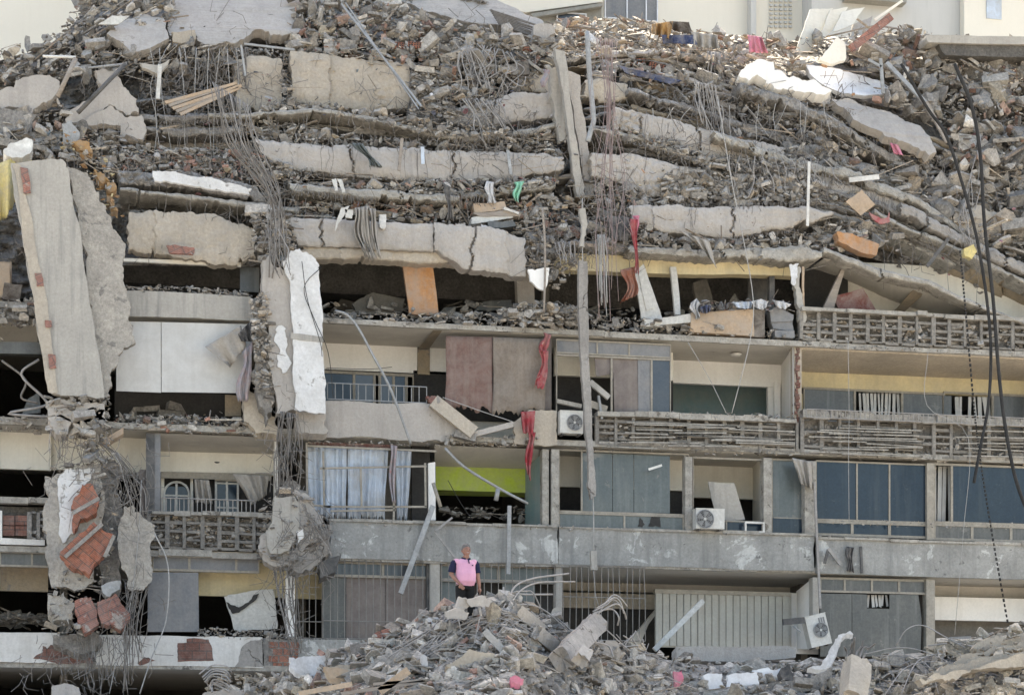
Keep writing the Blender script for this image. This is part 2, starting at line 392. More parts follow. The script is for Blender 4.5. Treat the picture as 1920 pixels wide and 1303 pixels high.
PAL_MIX = G0 * 5 + [(.30, .19, .15), (.62, .60, .56), (.40, .34, .25), (.10, .09, .085), (.12, .11, .1), (.46, .41, .33), (.28, .23, .18), (.5, .47, .42), (.18, .16, .14)]
PAL_TOP = G0 + [(.50, .42, .33), (.55, .42, .30), (.36, .19, .13), (.7, .68, .64), (.60, .52, .42), (.3, .2, .15), (.12, .11, .1)]
def inside(p, poly):
    x, y = p; c = False; n = len(poly)
    for i in range(n):
        x1, y1 = poly[i][:2]; x2, y2 = poly[i - 1][:2]
        if (y1 > y) != (y2 > y) and x < (x2 - x1) * (y - y1) / (y2 - y1) + x1: c = not c
    return c
KINDN = {'rock': 'concrete_chunk', 'chip': 'slab_fragment', 'block': 'concrete_block', 'stick': 'wooden_lath', 'brick': 'hollow_brick'}
KINDC = {'rock': 'concrete chunk', 'chip': 'slab fragment', 'block': 'concrete block', 'stick': 'lath', 'brick': 'brick'}
def tone(c):
    if c[0] > 1.6 * c[2] and c[0] > .2: return 'reddish' if c[1] < .2 else 'tan'
    l = sum(c) / 3
    return 'pale' if l > .42 else 'light grey' if l > .3 else 'grey' if l > .2 else 'dark grey'
NBIG = {}
ORD = 'second third fourth fifth sixth seventh eighth ninth tenth eleventh twelfth thirteenth fourteenth fifteenth sixteenth seventeenth eighteenth nineteenth twentieth'.split()
def ordinals(lst):
    """things that would share a label are told apart by their order from left to right"""
    d = {}
    for u, o in sorted(lst, key=lambda t: t[0]): d.setdefault(o['label'], []).append(o)
    for l, os_ in d.items():
        n = len(os_)
        if n < 2 or n > 20: continue
        for i, o in enumerate(os_):
            w_ = 'leftmost' if i == 0 else 'rightmost' if i == n - 1 else ORD[i - 1] + ' from left'
            o['label'] = w_ + ' ' + l if len((w_ + ' ' + l).split()) <= 16 else l
def scatter(region, n, smin, smax, yf, where, pal=PAL_CONC, kinds=('rock',) * 4 + ('chip',) * 5 + ('block',) * 3 + ('stick',), seed=1,
            yj=.25, big=0, flat=.0, density=None, name='rubble', align=0., tall=1., power=2.6, biglab=None):
    """n pieces spread over a pixel region; the `big` largest become objects of their own, the others one rubble mass"""
    r = random.Random(seed); us = [p[0] for p in region]; vs2 = [p[1] for p in region]; L = []
    tries = 0
    while len(L) < n and tries < n * 40:
        tries += 1
        u, v = r.uniform(min(us), max(us)), r.uniform(min(vs2), max(vs2))
        if not inside((u, v), region): continue
        if density and r.random() > density(u, v): continue
        s_ = smin * (smax / smin) ** (r.random() ** power)
        L.append((s_, u, v))
    L.sort(reverse=True); mb = MB(); bigs = []
    for i, (s_, u, v) in enumerate(L):
        k = r.choice(kinds)
        if k == 'stick': s_ = s_ * 2.6 if s_ * 2.6 < smax * 3 else smax * 2
        if k == 'brick': s_ = min(s_, .16)
        V, F = r.choice(TPL[k])
        e = Euler((r.gauss(0, .5 if k in ('chip', 'block') else 1.2) + (r.uniform(-.3, 1.2) if k == 'chip' else 0), r.gauss(0, .35 if k in ('stick', 'block') else .8), r.uniform(0, 6.28)))
        if r.random() < .7 and k in ('stick', 'chip', 'block'): e = Euler((r.gauss(0, .5), align + r.gauss(0, .25), r.gauss(0, .3)))
        R3 = np.array(e.to_matrix())
        sc = np.array([s_ * r.uniform(.6, 1.5), s_ * r.uniform(.5, 1.2), s_ * r.uniform(.4, 1.1) * tall])
        W = (V * sc) @ R3.T
        y = yf(u, v) + r.uniform(-yj, yj * .5)
        p = np.array(P(u, v, y)); c = r.choice(pal)
        if k == 'brick': c = r.choice([(.32, .17, .125), (.26, .125, .09), (.33, .21, .165)])
        if k == 'stick': c = r.choice([(.38, .32, .26), (.3, .25, .2), (.5, .45, .38), (.24, .2, .17)])
        g = r.uniform(.7, 1.3); c = tuple(min(.8, lerp(x, q_, .3) * g * .93) for x, q_ in zip(c, (.32, .30, .275)))
        if i < big and NBIG.get(k, 0) < 290:
            NBIG[k] = NBIG.get(k, 0) + 1
            o = MB(); o.add(W + p, F, c)
            o = o.build(KINDN[k], 'debris', label='%s %s %s' % (tone(c), KINDC[k] if k != 'brick' else 'clay brick', where), cat=KINDC[k], group=KINDC[k] + 's ' + where); bigs.append((u, o))
        else: mb.add(W + p, F, c)
    ordinals(bigs)
    if mb.v:
        return mb.build(name, 'debris', label='small loose rubble ' + where, cat='rubble', kind='stuff')
# ------------------------------------------------------------------ ground and buildings behind
g = MB(); g.box((-400, -300, -.3), (400, 400, 0)); g.build('ground', 'ground_dust', kind='structure')
def zl(v): return P(960, v, 0).z            # height of the level line that crosses the middle column at row v
ZB, ZC, ZD, ZE = zl(624), zl(832), zl(1060), zl(1265)
XL, XR = P(-60, 600, 0).x, P(2010, 600, 0).x
YB = 7.5
bld = thing('apartment_building', (0, 3, 0), 'wrecked concrete apartment block with crushed upper floors and open balconies', 'building')
def part(mb, name, m, label=None, parent=None, **k): return mb.build(name, m, parent or bld, label=label, **k)
for z, nm in ((ZB, 'B'), (ZC, 'C'), (ZD, 'D'), (ZE, 'E')):
    m = MB(); m.box((XL, .02, z), (XR, YB, z + .16)); sl_ = part(m, 'floor_slab', 'ceiling')
    # the weathered front edge, built of slightly uneven lengths
    m = MB(); x = XL; r = random.Random(int(z * 10))
    while x < XR:
        L_ = r.uniform(.5, 2.2); a = r.uniform(-.015, .02)
        m.box((x, -.10 + r.uniform(-.03, .03), z - .01 + a), (min(XR, x + L_), .018, z + r.uniform(.10, .17) + a)); x += L_ + .004
    part(m, 'slab_edge', 'ledge', parent=sl_)
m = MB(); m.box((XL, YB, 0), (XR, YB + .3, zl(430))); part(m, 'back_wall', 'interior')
for xa in (XL - .3, XR): m = MB(); m.box((xa, .0, 0), (xa + .3, YB + .3, zl(430))); part(m, 'side_wall', 'concrete')
m = MB(); m.box((XL, .3, 0), (XR, .6, ZE - 1.3)); part(m, 'lower_wall', 'concrete_parapet')
# partitions between flats
for u in (112, 562, 1020, 1508):
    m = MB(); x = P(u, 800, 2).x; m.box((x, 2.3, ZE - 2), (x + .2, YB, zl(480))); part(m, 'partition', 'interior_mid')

def back(u0, u1, v0, v1, m, y=2.2, th=.15, name='rear_wall'):
    mb = MB(); um = (u0 + u1) / 2; zt, zb = P(um, v0, y).z, P(um, v1, y).z
    for z in (ZB, ZC, ZD, ZE):
        if zb < z - .3 < zt: zt = z - .003
    mb.box((P(u0, v0, y).x, y, zb), (P(u1, v0, y).x, y + th, zt)); return part(mb, name, m)
def strip(name, pts, y, th, m, jag=0, seed=1, label=None, parent=None):
    mb = MB(); mb.poly(pts, y, th, jag, seed); return part(mb, name, m, label, parent)
def column(u0, u1, v0, v1, m='ledge', y=-.02, th=.3, name='column'):
    mb = MB(); mb.R(u0, u1, v0, v1, y, th); return part(mb, name, m)
def window(u0, u1, v0, v1, cols, pane, y=.12, fw=3.2, m='frame_metal', rows=(), name='window', skip=(), label=None):
    """frame with mullions at pixel columns `cols`; one pane per bay"""
    mb = MB(); t = .07
    mb.R(u0, u1, v0, v0 + fw, y, t); mb.R(u0, u1, v1 - fw, v1, y, t)
    xs = [u0] + list(cols) + [u1]
    for u in xs: mb.R(max(u0, u - fw / 2), min(u1, u + fw / 2), v0 + fw + .2, v1 - fw - .2, y + .002, t - .004, vr=(u0 + u1) / 2)
    for v in rows: mb.R(u0 + fw, u1 - fw, v - fw / 2, v + fw / 2, y + .004, t - .008)
    w_ = part(mb, name, m, label)
    for i in range(len(xs) - 1):
        if i in skip: continue
        pm = pane[i] if isinstance(pane, (list, tuple)) else pane
        if not pm: continue
        q = MB(); q.R(xs[i] + fw / 2, xs[i + 1] - fw / 2, v0 + fw, v1 - fw, y + .03, .008, vr=(u0 + u1) / 2); q.build('pane', pm, w_)
    return w_
def lattice(u0, u1, v0, v1, m, y=-.12, dv=30, nh=5, seed=1, miss=.12, solidp=.06):
    """parapet of concrete ribs and slats with pieces broken out"""
    r = random.Random(seed); mb = MB(); um = (u0 + u1) / 2
    zt, zb = P(um, v0, y).z, P(um, v1, y).z; n = max(2, round((u1 - u0) / dv)); X0, X1 = P(u0, v0, y).x, P(u1, v0, y).x
    for i in range(n + 1):
        x = lerp(X0, X1, i / n) + r.uniform(-.02, .02); w_ = r.uniform(.035, .06)
        mb.box((x - w_, y, zb), (x + w_, y + .14, zt))
    for j in range(nh + 1):
        z = lerp(zb, zt, j / nh)
        for i in range(n):
            if 0 < j < nh and r.random() < miss: continue
            xa, xb = lerp(X0, X1, i / n), lerp(X0, X1, (i + 1) / n); h = r.uniform(.022, .042); dz = r.uniform(-.012, .012); dz2 = dz + r.uniform(-.015, .015)
            V = [(xa + .045, y + .015 + r.uniform(-.01, .02), z - h + dz), (xb - .045, y + .015, z - h + dz2), (xb - .045, y + .13, z - h + dz2), (xa + .045, y + .13, z - h + dz),
                 (xa + .045, y + .015, z + h + dz), (xb - .045, y + .015, z + h + dz2), (xb - .045, y + .13, z + h + dz2), (xa + .045, y + .13, z + h + dz)]
            mb.add(V, [(0, 3, 2, 1), (4, 5, 6, 7), (0, 1, 5, 4), (1, 2, 6, 5), (2, 3, 7, 6), (3, 0, 4, 7)])
    o = part(mb, 'lattice_parapet', m)
    q = MB(); q.box((X0, y + .27, zb), (X1, y + .35, zt - .03)); q.build('infill', 'concrete_rough', o)
    return o
def bars(u0, u1, v0, v1, dv, y, m='grille_metal', rows=(), r=.012, top=True, name='window_grille', label=None, jit=.0, seed=1):
    mb = MB(); um = (u0 + u1) / 2; zt, zb = P(um, v0, y).z, P(um, v1, y).z; X0, X1 = P(u0, v0, y).x, P(u1, v0, y).x
    n = round((u1 - u0) / dv); rr = random.Random(seed)
    for i in range(n + 1):
        x = lerp(X0, X1, i / n); k = rr.uniform(-jit, jit)
        mb.tube([(x, y, zb), (x + k * .3, y - abs(k), (zb + zt) / 2), (x + k, y, zt)], r, 5)
    for v in list(rows) + ([v0, v1] if top else []):
        z = P(um, v, y).z; mb.tube([(X0, y - r * 1.5, z), (X1, y - r * 1.5, z)], r * 1.15, 5)
    return part(mb, name, m, label)

# ---- storey between slabs B and C ----
back(560, 838, 560, 696, 'white_wall'); back(775, 840, 696, 780, 'interior')
strip('ceiling_beam', [(783, 655, 2.1), (804, 655, 2.1), (829, 620, .1), (812, 620, .1)], 1, .05, 'beige_deep')
back(783, 806, 652, 702, 'beige_deep', y=2.14, th=.05, name='beam_stub')
window(560, 776, 697, 776, (664, 702, 712, 738, 762), ['glass_blue', 'glass_dark', None, 'glass_dark', 'glass_blue', None], y=2.05, fw=5)
back(838, 1040, 560, 790, 'interior', y=2.2)
back(1040, 1262, 600, 708, 'cream_wall', y=1.4); back(1040, 1262, 708, 800, 'interior', y=1.6)
window(1043, 1258, 640, 667, (1120, 1180), 'panel_blue', y=.08, fw=3)
window(1043, 1258, 668, 784, (1147, 1222), [None, None, 'glass_dark'], y=.082, fw=3.5)
strip('wall_panel', [(1115, 670), (1222, 672), (1221, 782), (1152, 780), (1150, 700), (1118, 706)], .14, .03, 'panel_brown')
strip('wall_panel', [(1196, 672), (1220, 672), (1220, 778), (1197, 778)], .12, .015, 'panel_blue')
back(1224, 1258, 672, 722, 'white_wall', y=.5)
# white room
back(1255, 1466, 600, 722, 'white_wall', y=2.3)
back(1440, 1500, 600, 800, 'white_wall', y=2.35); back(1262, 1452, 722, 800, 'teal', y=3.6)
strip('door_frame', [(1452, 716), (1463, 717), (1463, 790), (1452, 790)], 2.2, .06, 'white_wall')
strip('side_wall', [(1466, 640, 2.3), (1488, 640, .05), (1489, 790, .05), (1466, 790, 2.3)], 1, .08, 'white_wall')
# broken brick edge of the cross wall
mb = MB(); r = random.Random(5)
for k in range(26):
    v = 652 + k * 5.4; mb.R(1491 + r.uniform(0, 4), 1499 + r.uniform(-4, 2), v, v + 4.6, -.05 + r.uniform(0, .08), .25)
part(mb, 'brick_wall_end', 'brick_flat')
column(1489, 1503, 645, 795, 'beige', y=.06)
# yellow room to the right
back(1498, 1990, 580, 738, 'yellow_wall', y=1.9)
back(1498, 1512, 738, 815, 'yellow_wall', y=1.88)
mb = MB(); mb.poly([(1498, 655, .12), (1960, 676, .12), (1960, 716, 1.9), (1498, 697, 1.9)], 1, .06, off=(0, 0, .05)); part(mb, 'soffit', 'beige')
wy = window(1507, 1770, 731, 808, (1603, 1692,), ['glass_grey', None, 'glass_grey'], y=1.82, fw=4)
window(1770, 1990, 738, 815, (1862,), [None, 'glass_grey'], y=1.82, fw=4)
strip('window_pane', [(1770, 742), (1784, 742), (1784, 815), (1770, 815)], 1.8, .01, 'glass_grey')
# ---- storey between slabs C and D ----
back(0, 96, 780, 880, 'cream_wall', y=1.0); back(96, 290, 780, 883, 'cream_wall', y=1.2)
back(300, 520, 780, 888, 'cream_wall', y=1.6)
strip('soffit', [(300, 812, .1), (520, 820, .1), (520, 852, 1.6), (300, 846, 1.6)], 1, .04, 'ceiling')
column(274, 290, 812, 968, 'metal_dark', y=.05, th=.12); column(289, 301, 812, 968, 'panel_blue', y=.1, th=.6)
back(262, 276, 880, 975, 'panel_brown', y=.3); back(300, 515, 886, 990, 'interior', y=1.9)
# arched window and square window of the left balcony
def wood_window(u0, u1, v0, v1, arch, y, m='door_white'):
    mb = MB(); um = (u0 + u1) / 2; w_ = (u1 - u0); pts = []
    if arch:
        r_ = w_ / 2
        outer = [(um + r_ * math.cos(a), v0 + r_ - r_ * math.sin(a) * .95) for a in [math.pi * i / 12 for i in range(13)]]
        inner = [(um + (r_ - 4) * math.cos(a), v0 + r_ - (r_ - 4) * math.sin(a) * .95) for a in [math.pi * i / 12 for i in range(13)]]
        for i in range(12): mb.poly([outer[i], outer[i + 1], inner[i + 1], inner[i]], y, .06)
        vt = v0 + r_
    else: mb.R(u0, u1, v0, v0 + 4, y, .06); vt = v0 + 4
    mb.R(u0, u0 + 4, vt, v1, y, .06); mb.R(u1 - 4, u1, vt, v1, y, .06); mb.R(u0 + 4, u1 - 4, v1 - 4, v1, y, .06)
    mb.R(um - 2, um + 2, v0 + 3, v1 - 4, y + .004, .05)
    for v in (vt + 4, (vt + v1) / 2 + 8, ): mb.R(u0 + 4, u1 - 4, v - 1.6, v + 1.6, y + .008, .04)
    o = part(mb, 'window', m)
    q = MB(); q.R(u0 + 3, u1 - 3, v0 + (4 if not arch else 12), v1 - 3, y + .035, .008); q.build('pane', 'glass_blue', o)
    return o
wood_window(306, 356, 900, 985, True, 1.7); wood_window(403, 448, 898, 985, False, 1.7)
back(302, 308, 886, 990, 'cream_wall', y=1.75, th=.1); back(357, 362, 886, 990, 'cream_wall', y=1.75, th=.1)
strip('transom_panel', [(302, 884), (508, 888), (508, 901), (302, 896)], 1.5, .03, 'frame_metal')
bars(303, 478, 936, 964, 8.2, -.02, rows=(), r=.014, name='balcony_railing', m='rebar_pale')
column(515, 521, 822, 960, 'ceiling', y=.05)
# lime room
back(815, 1000, 780, 876, 'cream_wall', y=2.3, name='rear_wall'); back(817, 997, 875, 921, 'lime', y=1.7)
strip('soffit', [(815, 834, .1), (1010, 842, .1), (1010, 880, 1.7), (815, 874, 1.7)], 1, .04, 'ceiling')
strip('lime_soffit', [(817, 921, 1.72), (997, 921, 1.72), (997, 932, 2.5), (817, 928, 2.5)], 1, .03, 'lime')
strip('side_wall', [(985, 868, 1.7), (1024, 848, .1), (1024, 990, .1), (985, 990, 1.7)], 1, .05, 'teal')
strip('door_casing', [(803, 868), (816, 866), (817, 975), (804, 975)], .2, .1, 'white_wall')
column(1017, 1029, 842, 990, 'ledge', y=-.02); column(1034, 1048, 842, 992, 'ledge', y=-.06)
column(1031, 1034, 842, 990, 'concrete_dark', y=.1)
# office glazing
back(1046, 1292, 820, 916, 'cream_wall', y=1.5); back(1046, 1292, 914, 1000, 'interior', y=1.6)
strip('wall_panel', [(1092, 848), (1148, 850), (1148, 960), (1092, 958)], .2, .02, 'glass_teal')
strip('wall_panel', [(1149, 850), (1188, 851), (1188, 961), (1149, 960)], .205, .02, 'glass_teal')
strip('wall_panel', [(1189, 851), (1256, 854), (1256, 962), (1189, 961)], .2, .02, 'glass_teal')
window(1048, 1292, 846, 963, (1091, 1284), [None, None, None], y=.1, fw=3)
wl = window(1048, 1292, 963, 994, (1171, 1282), 'glass_teal', y=.1, fw=3.5)
for pts in ([(1196, 987), (1200, 970), (1209, 983), (1204, 988)], [(1216, 986), (1222, 968), (1238, 966), (1239, 988)]):
    strip('hole_shade', pts, .112, .015, 'interior', jag=1)  # flat dark plates painting the shade seen through holes in the glass
column(1285, 1298, 856, 1000, 'ledge', y=-.04)
back(1296, 1414, 800, 934, 'cream_wall', y=2.2); back(1296, 1415, 932, 1010, 'interior', y=3.0)
strip('side_wall', [(1412, 868, 2.2), (1432, 855, .1), (1432, 1005, .1), (1412, 1005, 2.2)], 1, .05, 'cream_wall')
window(1299, 1432, 858, 1002, (), [None], y=.08, fw=3.5)
column(1432, 1447, 858, 1002, 'ledge', y=-.08)
back(1447, 1482, 800, 1010, 'cream_wall', y=1.9)
strip('side_wall', [(1480, 888, 1.9), (1506, 862, .1), (1506, 1006, .1), (1480, 1006, 1.9)], 1, .05, 'teal')
window(1447, 1510, 860, 1004, (), ['glass_teal'], y=.15, rows=(972,), fw=4)
back(1449, 1508, 972, 1002, 'glass_blue', y=.14, th=.02, name='wall_panel')
window(1300, 1432, 975, 1002, (1362,), 'glass_blue', y=.1, fw=3)
column(1509, 1530, 864, 1008, 'ledge', y=-.10)
# blue glazing
window(1530, 1740, 866, 978, (1607, 1668), 'glass_blue', y=.06, fw=3)
window(1530, 1740, 978, 1007, (1598, 1668), 'glass_blue', y=.062, fw=5)
column(1738, 1752, 868, 1012, 'frame_metal', y=-.03)
back(1750, 1790, 868, 990, 'interior', y=1.2)
window(1752, 1990, 872, 984, (1785,), [None, 'glass_blue'], y=.06, fw=4)
window(1752, 1990, 984, 1016, (1823, 1896,), 'glass_grey', y=.062, fw=5)
# ---- storey between slabs D and E ----
back(0, 90, 1050, 1108, 'beige_deep', y=1.0)
window(0, 112, 1030, 1063, (60,), 'glass_grey', y=.1, fw=4)
window(286, 486, 1040, 1072, (355, 443), 'panel_blue', y=.08, fw=4.5)
back(280, 540, 1066, 1117, 'yellow_wall', y=.7)
strip('wall_panel', [(277, 1072), (372, 1073), (373, 1184), (277, 1184)], .06, .03, 'panel_blue')
column(537, 553, 1078, 1196, 'white_wall', y=-.05, th=.25)
back(553, 607, 1060, 1122, 'yellow_wall', y=1.0)
strip('wall_panel', [(605, 1048), (648, 1050), (648, 1200), (605, 1200)], .2, .02, 'glass_grey')
strip('wall_panel', [(649, 1050), (722, 1051), (722, 1200), (649, 1200)], .205, .02, 'panel_brown')
strip('wall_panel', [(723, 1051), (806, 1053), (806, 1200), (723, 1200)], .2, .02, 'panel_brown')
window(606, 808, 1053, 1083, (718,), 'glass_dark', y=.12, fw=5)
column(806, 825, 1052, 1165, 'concrete_panel', y=-.06); column(800, 807, 1052, 1165, 'metal_dark', y=.03)
strip('wall_panel', [(826, 1056), (880, 1057), (880, 1180), (826, 1180)], .2, .02, 'glass_teal')
strip('wall_panel', [(942, 1058), (1003, 1059), (1003, 1180), (942, 1180)], .2, .02, 'glass_teal')
window(826, 1042, 1057, 1092, (935,), 'glass_teal', y=.12, fw=6)
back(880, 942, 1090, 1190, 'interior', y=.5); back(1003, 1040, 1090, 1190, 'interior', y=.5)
column(1042, 1054, 1060, 1152, 'concrete_panel', y=-.06)
back(1054, 1545, 1060, 1112, 'ceiling', y=3.2); back(1054, 1236, 1112, 1140, 'beige', y=2.6)
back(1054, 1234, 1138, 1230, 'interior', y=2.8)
strip('stair_underside', [(1166, 1218), (1230, 1142), (1234, 1146), (1216, 1170), (1196, 1218)], 2.0, .2, 'ceiling')
mb = MB()
for k in range(19): u = 1230 + k * 13.2; mb.R(u, u + 11.6, 1114, 1212, 1.0 + (.02 if k % 2 else 0), .03, vr=1350)
part(mb, 'folding_shutter', 'shutter_pale'); back(1228, 1484, 1107, 1115, 'frame_metal', y=.98, name='shutter_rail'); back(1228, 1484, 1115, 1215, 'shutter_pale', y=1.06, th=.02, name='shutter_backing')
back(1476, 1545, 1112, 1225, 'white_wall', y=1.3)
strip('side_wall', [(1494, 1108, 1.3), (1524, 1084, .0), (1530, 1216, .0), (1494, 1216, 1.3)], 1, .06, 'white_wall')
column(1524, 1536, 1082, 1216, 'concrete_panel', y=-.08)
window(1538, 1740, 1084, 1112, (1584, 1635, 1686), 'glass_grey', y=.08, fw=4)
strip('wall_panel', [(1538, 1112), (1597, 1113), (1597, 1230), (1538, 1230)], .1, .02, 'glass_grey')
strip('wall_panel', [(1598, 1113), (1626, 1114), (1626, 1140), (1668, 1141), (1668, 1230), (1598, 1230)], .105, .02, 'glass_grey')
strip('wall_panel', [(1668, 1114), (1722, 1115), (1728, 1160), (1726, 1230), (1668, 1230)], .1, .02, 'glass_grey')
back(1538, 1745, 1110, 1240, 'interior', y=.5)
column(1737, 1753, 1086, 1240, 'frame_metal', y=-.03)
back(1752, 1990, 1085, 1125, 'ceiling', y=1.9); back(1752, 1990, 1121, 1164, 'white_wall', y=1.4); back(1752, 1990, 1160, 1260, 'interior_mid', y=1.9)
# ---- parapets ----
def parapet(u0, u1, v0, v1, m, jag=1.2, y=-.14, th=.14, seed=1, pts=None):
    mb = MB()
    if pts is None:
        def L(v, u): um = (u0 + u1) / 2; z = P(um, v, y).z; t = P(u, v, y); return HOR - (z - CAMZ) * FPX / ((t.x - CX) * FX + (y - CY) * FY)
        pts = [(u0, L(v0, u0)), (u1, L(v0, u1)), (u1, L(v1, u1)), (u0, L(v1, u0))]
    mb.poly(pts, y, th, jag, seed); return part(mb, 'parapet', m)
parapet(618, 1046, 981, 1052, 'concrete_parapet'); parapet(1048, 1527, 996, 1064, 'concrete_parapet', seed=3)
parapet(1531, 1990, 1016, 1080, 'concrete_parapet', seed=4)
parapet(0, 0, 0, 0, 'concrete_smooth', jag=3, seed=6, pts=[(606, 752), (820, 757), (838, 768), (853, 790), (858, 808), (838, 826), (790, 828), (606, 820)])
parapet(0, 0, 0, 0, 'beige', jag=2, seed=7, pts=[(960, 792), (992, 768), (1044, 770), (1044, 834), (965, 832), (966, 818)])
# ledge caps on the big parapets
for (a, b, v, s_) in ((618, 1046, 980, 1), (1048, 1527, 995, 2), (1531, 1990, 1015, 3)):
    mb = MB(); r = random.Random(s_); u = a
    while u < b:
        l = r.uniform(30, 120); e = min(b, u + l)
        p0 = P(u, v, -.18); um = (a + b) / 2; z = P(um, v, -.18).z
        mb.box((P(u, v, -.18).x, -.19 + r.uniform(-.02, .02), z - r.uniform(.02, .05)), (P(e, v, -.18).x, .05, z + r.uniform(.015, .05))); u = e + .3
    part(mb, 'parapet_coping', 'ledge')
lattice(1503, 1990, 592, 647, 'lattice', nh=4, dv=31, seed=11, miss=.2)
lattice(1120, 1494, 784, 840, 'lattice', nh=5, dv=33, seed=12, miss=.3)
lattice(1505, 1990, 792, 858, 'lattice', nh=5, dv=34, seed=13, miss=.28)
lattice(280, 510, 966, 1029, 'lattice', nh=4, dv=33, seed=14, miss=.1)
for (u0, u1, v0, v1) in ((1120, 1494, 776, 786), (1505, 1990, 777, 793), (1503, 1990, 585, 594), (285, 510, 958, 967), (0, 110, 930, 944)):
    mb = MB(); r = random.Random(u0); u = u0
    while u < u1:
        e = min(u1, u + r.uniform(15, 60)); um = (u0 + u1) / 2; zt = P(um, v0, -.2).z; zb = P(um, v1, -.2).z
        mb.box((P(u, v0, -.2).x, -.2 + r.uniform(-.06, .05), zb + r.uniform(-.02, .03)), (P(e, v0, -.2).x, .12, zt + r.uniform(-.05, .03))); u = e + .5
    part(mb, 'parapet_rail', 'ledge')
# loose long slats lying over the lattices
r = random.Random(21)
for (u0, u1, v0, v1, n) in ((1130, 1490, 790, 838, 16), (1508, 1730, 800, 855, 14), (1760, 1920, 800, 860, 5)):
    for k in range(n):
        a = r.uniform(u0, u1 - 90); b = min(u1, a + r.uniform(80, 230)); v = lerp(v0, v1, (k + .5) / n); sl2 = (b - a) * .03
        mb = MB(); mb.bar(P(a, v + r.uniform(-2, 2), -.2), P(b, v + sl2 + r.uniform(-2, 2), -.2), .03, .05)
        part(mb, 'loose_slat', 'ledge')
bars(1512, 1990, 777, 792, 9, -.3, r=.012, m='rebar_pale', name='balcony_railing')
bars(614, 800, 722, 752, 14, -.03, r=.013, m='metal_grey', name='balcony_railing')
bars(556, 604, 1070, 1196, 12.5, -.08, rows=(1165,), name='window_grille'); bars(606, 806, 1048, 1198, 13.2, -.1, rows=(1165,), name='window_grille')
bars(828, 1040, 1056, 1170, 13.5, -.1, rows=(1090,), name='window_grille'); bars(1056, 1210, 1062, 1200, 11.5, -.35, rows=(1120,), name='window_grille', jit=.04)
# the small stone slabs at the foot
parapet(0, 0, 0, 0, 'white_parapet', seed=8, jag=1, pts=[(-40, 1184), (112, 1186), (112, 1243), (-40, 1240)])
wp = parapet(0, 0, 0, 0, 'white_parapet', seed=9, jag=1.2, pts=[(180, 1190), (492, 1194), (494, 1252), (180, 1246)])
strip('brick_patch', [(333, 1205), (350, 1204), (350, 1197), (391, 1198), (398, 1215), (401, 1238), (333, 1240)], -.148, .02, 'brick_flat', jag=1, seed=2)
strip('brick_patch', [(62, 1234), (80, 1222), (80, 1210), (95, 1208), (172, 1215), (173, 1244), (110, 1245)], -.15, .02, 'brick_flat', jag=2, seed=3)
strip('brick_patch', [(258, 1242), (270, 1231), (291, 1238), (262, 1247)], -.15, .02, 'brick_flat', jag=1, seed=4)
strip('render_patch', [(447, 1240), (452, 1215), (470, 1200), (492, 1198), (493, 1250), (440, 1250)], -.148, .02, 'concrete', jag=1, seed=5)
strip('parapet_infill', [(494, 1196), (560, 1200), (560, 1262), (494, 1256)], -.08, .1, 'concrete_rough', jag=1)
mb = MB(); r = random.Random(3)
for j in range(4):
    for i in range(3): mb.R(504 + i * 20 + (j % 2) * 8, 521 + i * 20 + (j % 2) * 8, 1203 + j * 13, 1214 + j * 13, -.1, .05)
part(mb, 'brick_patch', 'brick')
parapet(0, 0, 0, 0, 'concrete_parapet', seed=10, pts=[(560, 1197), (760, 1203), (760, 1262), (560, 1258)])
# brick balcony front at far left
strip('parapet', [(-40, 956), (4, 957), (4, 1020), (-40, 1018)], -.14, .1, 'white_parapet')
strip('parapet', [(4, 1008), (84, 1012), (84, 1022), (4, 1020)], -.14, .1, 'white_parapet')
mb = MB()
for j in range(2):
    for i in range(2): mb.R(5 + i * 24, 27 + i * 24, 966 + j * 20, 984 + j * 20, -.05, .1)
part(mb, 'brick_infill', 'brick_flat'); lattice(56, 86, 960, 1010, 'concrete_rough', nh=4, dv=14)
back(-40, 112, 950, 1024, 'concrete_dark', y=.2)
# wall upper left, B storey
parapet(0, 0, 0, 0, 'concrete_panel', seed=12, jag=1.5, pts=[(236, 545), (470, 556), (474, 602), (236, 592)])
mb = MB(); mb.poly([(218, 602), (302, 604), (302, 736), (218, 733)], -.02, .02); mb.build('panel', 'shutter', bld)
mb = MB(); mb.poly([(303, 604), (476, 608), (462, 737), (303, 735)], -.05, .02); mb.build('panel', 'shutter', bld, label='white sliding shutter panel below the concrete band')
back(215, 450, 735, 800, 'interior', y=1.5); 
strip('beige_panel', [(422, 740), (452, 742), (452, 780), (422, 780)], .8, .02, 'beige_deep')
strip('ceiling', [(232, 484), (452, 492), (452, 500), (232, 490)], .4, .1, 'cream_wall')
strip('side_wall', [(450, 500), (486, 502), (486, 548), (450, 546)], .8, .05, 'glass_grey')
# far left rooms
back(-40, 70, 600, 664, 'ceiling', y=1.6); strip('lintel', [(-40, 640), (90, 642), (92, 664), (-40, 662)], .4, .3, 'glass_grey')
back(-40, 22, 490, 584, 'wood_tan', y=.8, th=.3, name='cupboard_side')
# room between slab A and B (open dark rooms)
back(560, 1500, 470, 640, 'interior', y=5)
strip('partition', [(570, 640, 4), (640, 560, 4), (680, 570, 4), (690, 640, 4)], 4, .1, 'interior_mid')
strip('inner_wall', [(968, 500), (1000, 500), (1004, 600), (972, 598)], 1.6, .3, 'concrete_smooth')
strip('lintel_band', [(1040, 476), (1490, 486), (1490, 518), (1040, 506)], .5, .4, 'yellow_wall', jag=1.5)
# triangular room right under the diagonal slab
back(1530, 1990, 500, 640, 'cream_wall', y=1.8)
back(1503, 1590, 480, 640, 'interior', y=1.7)

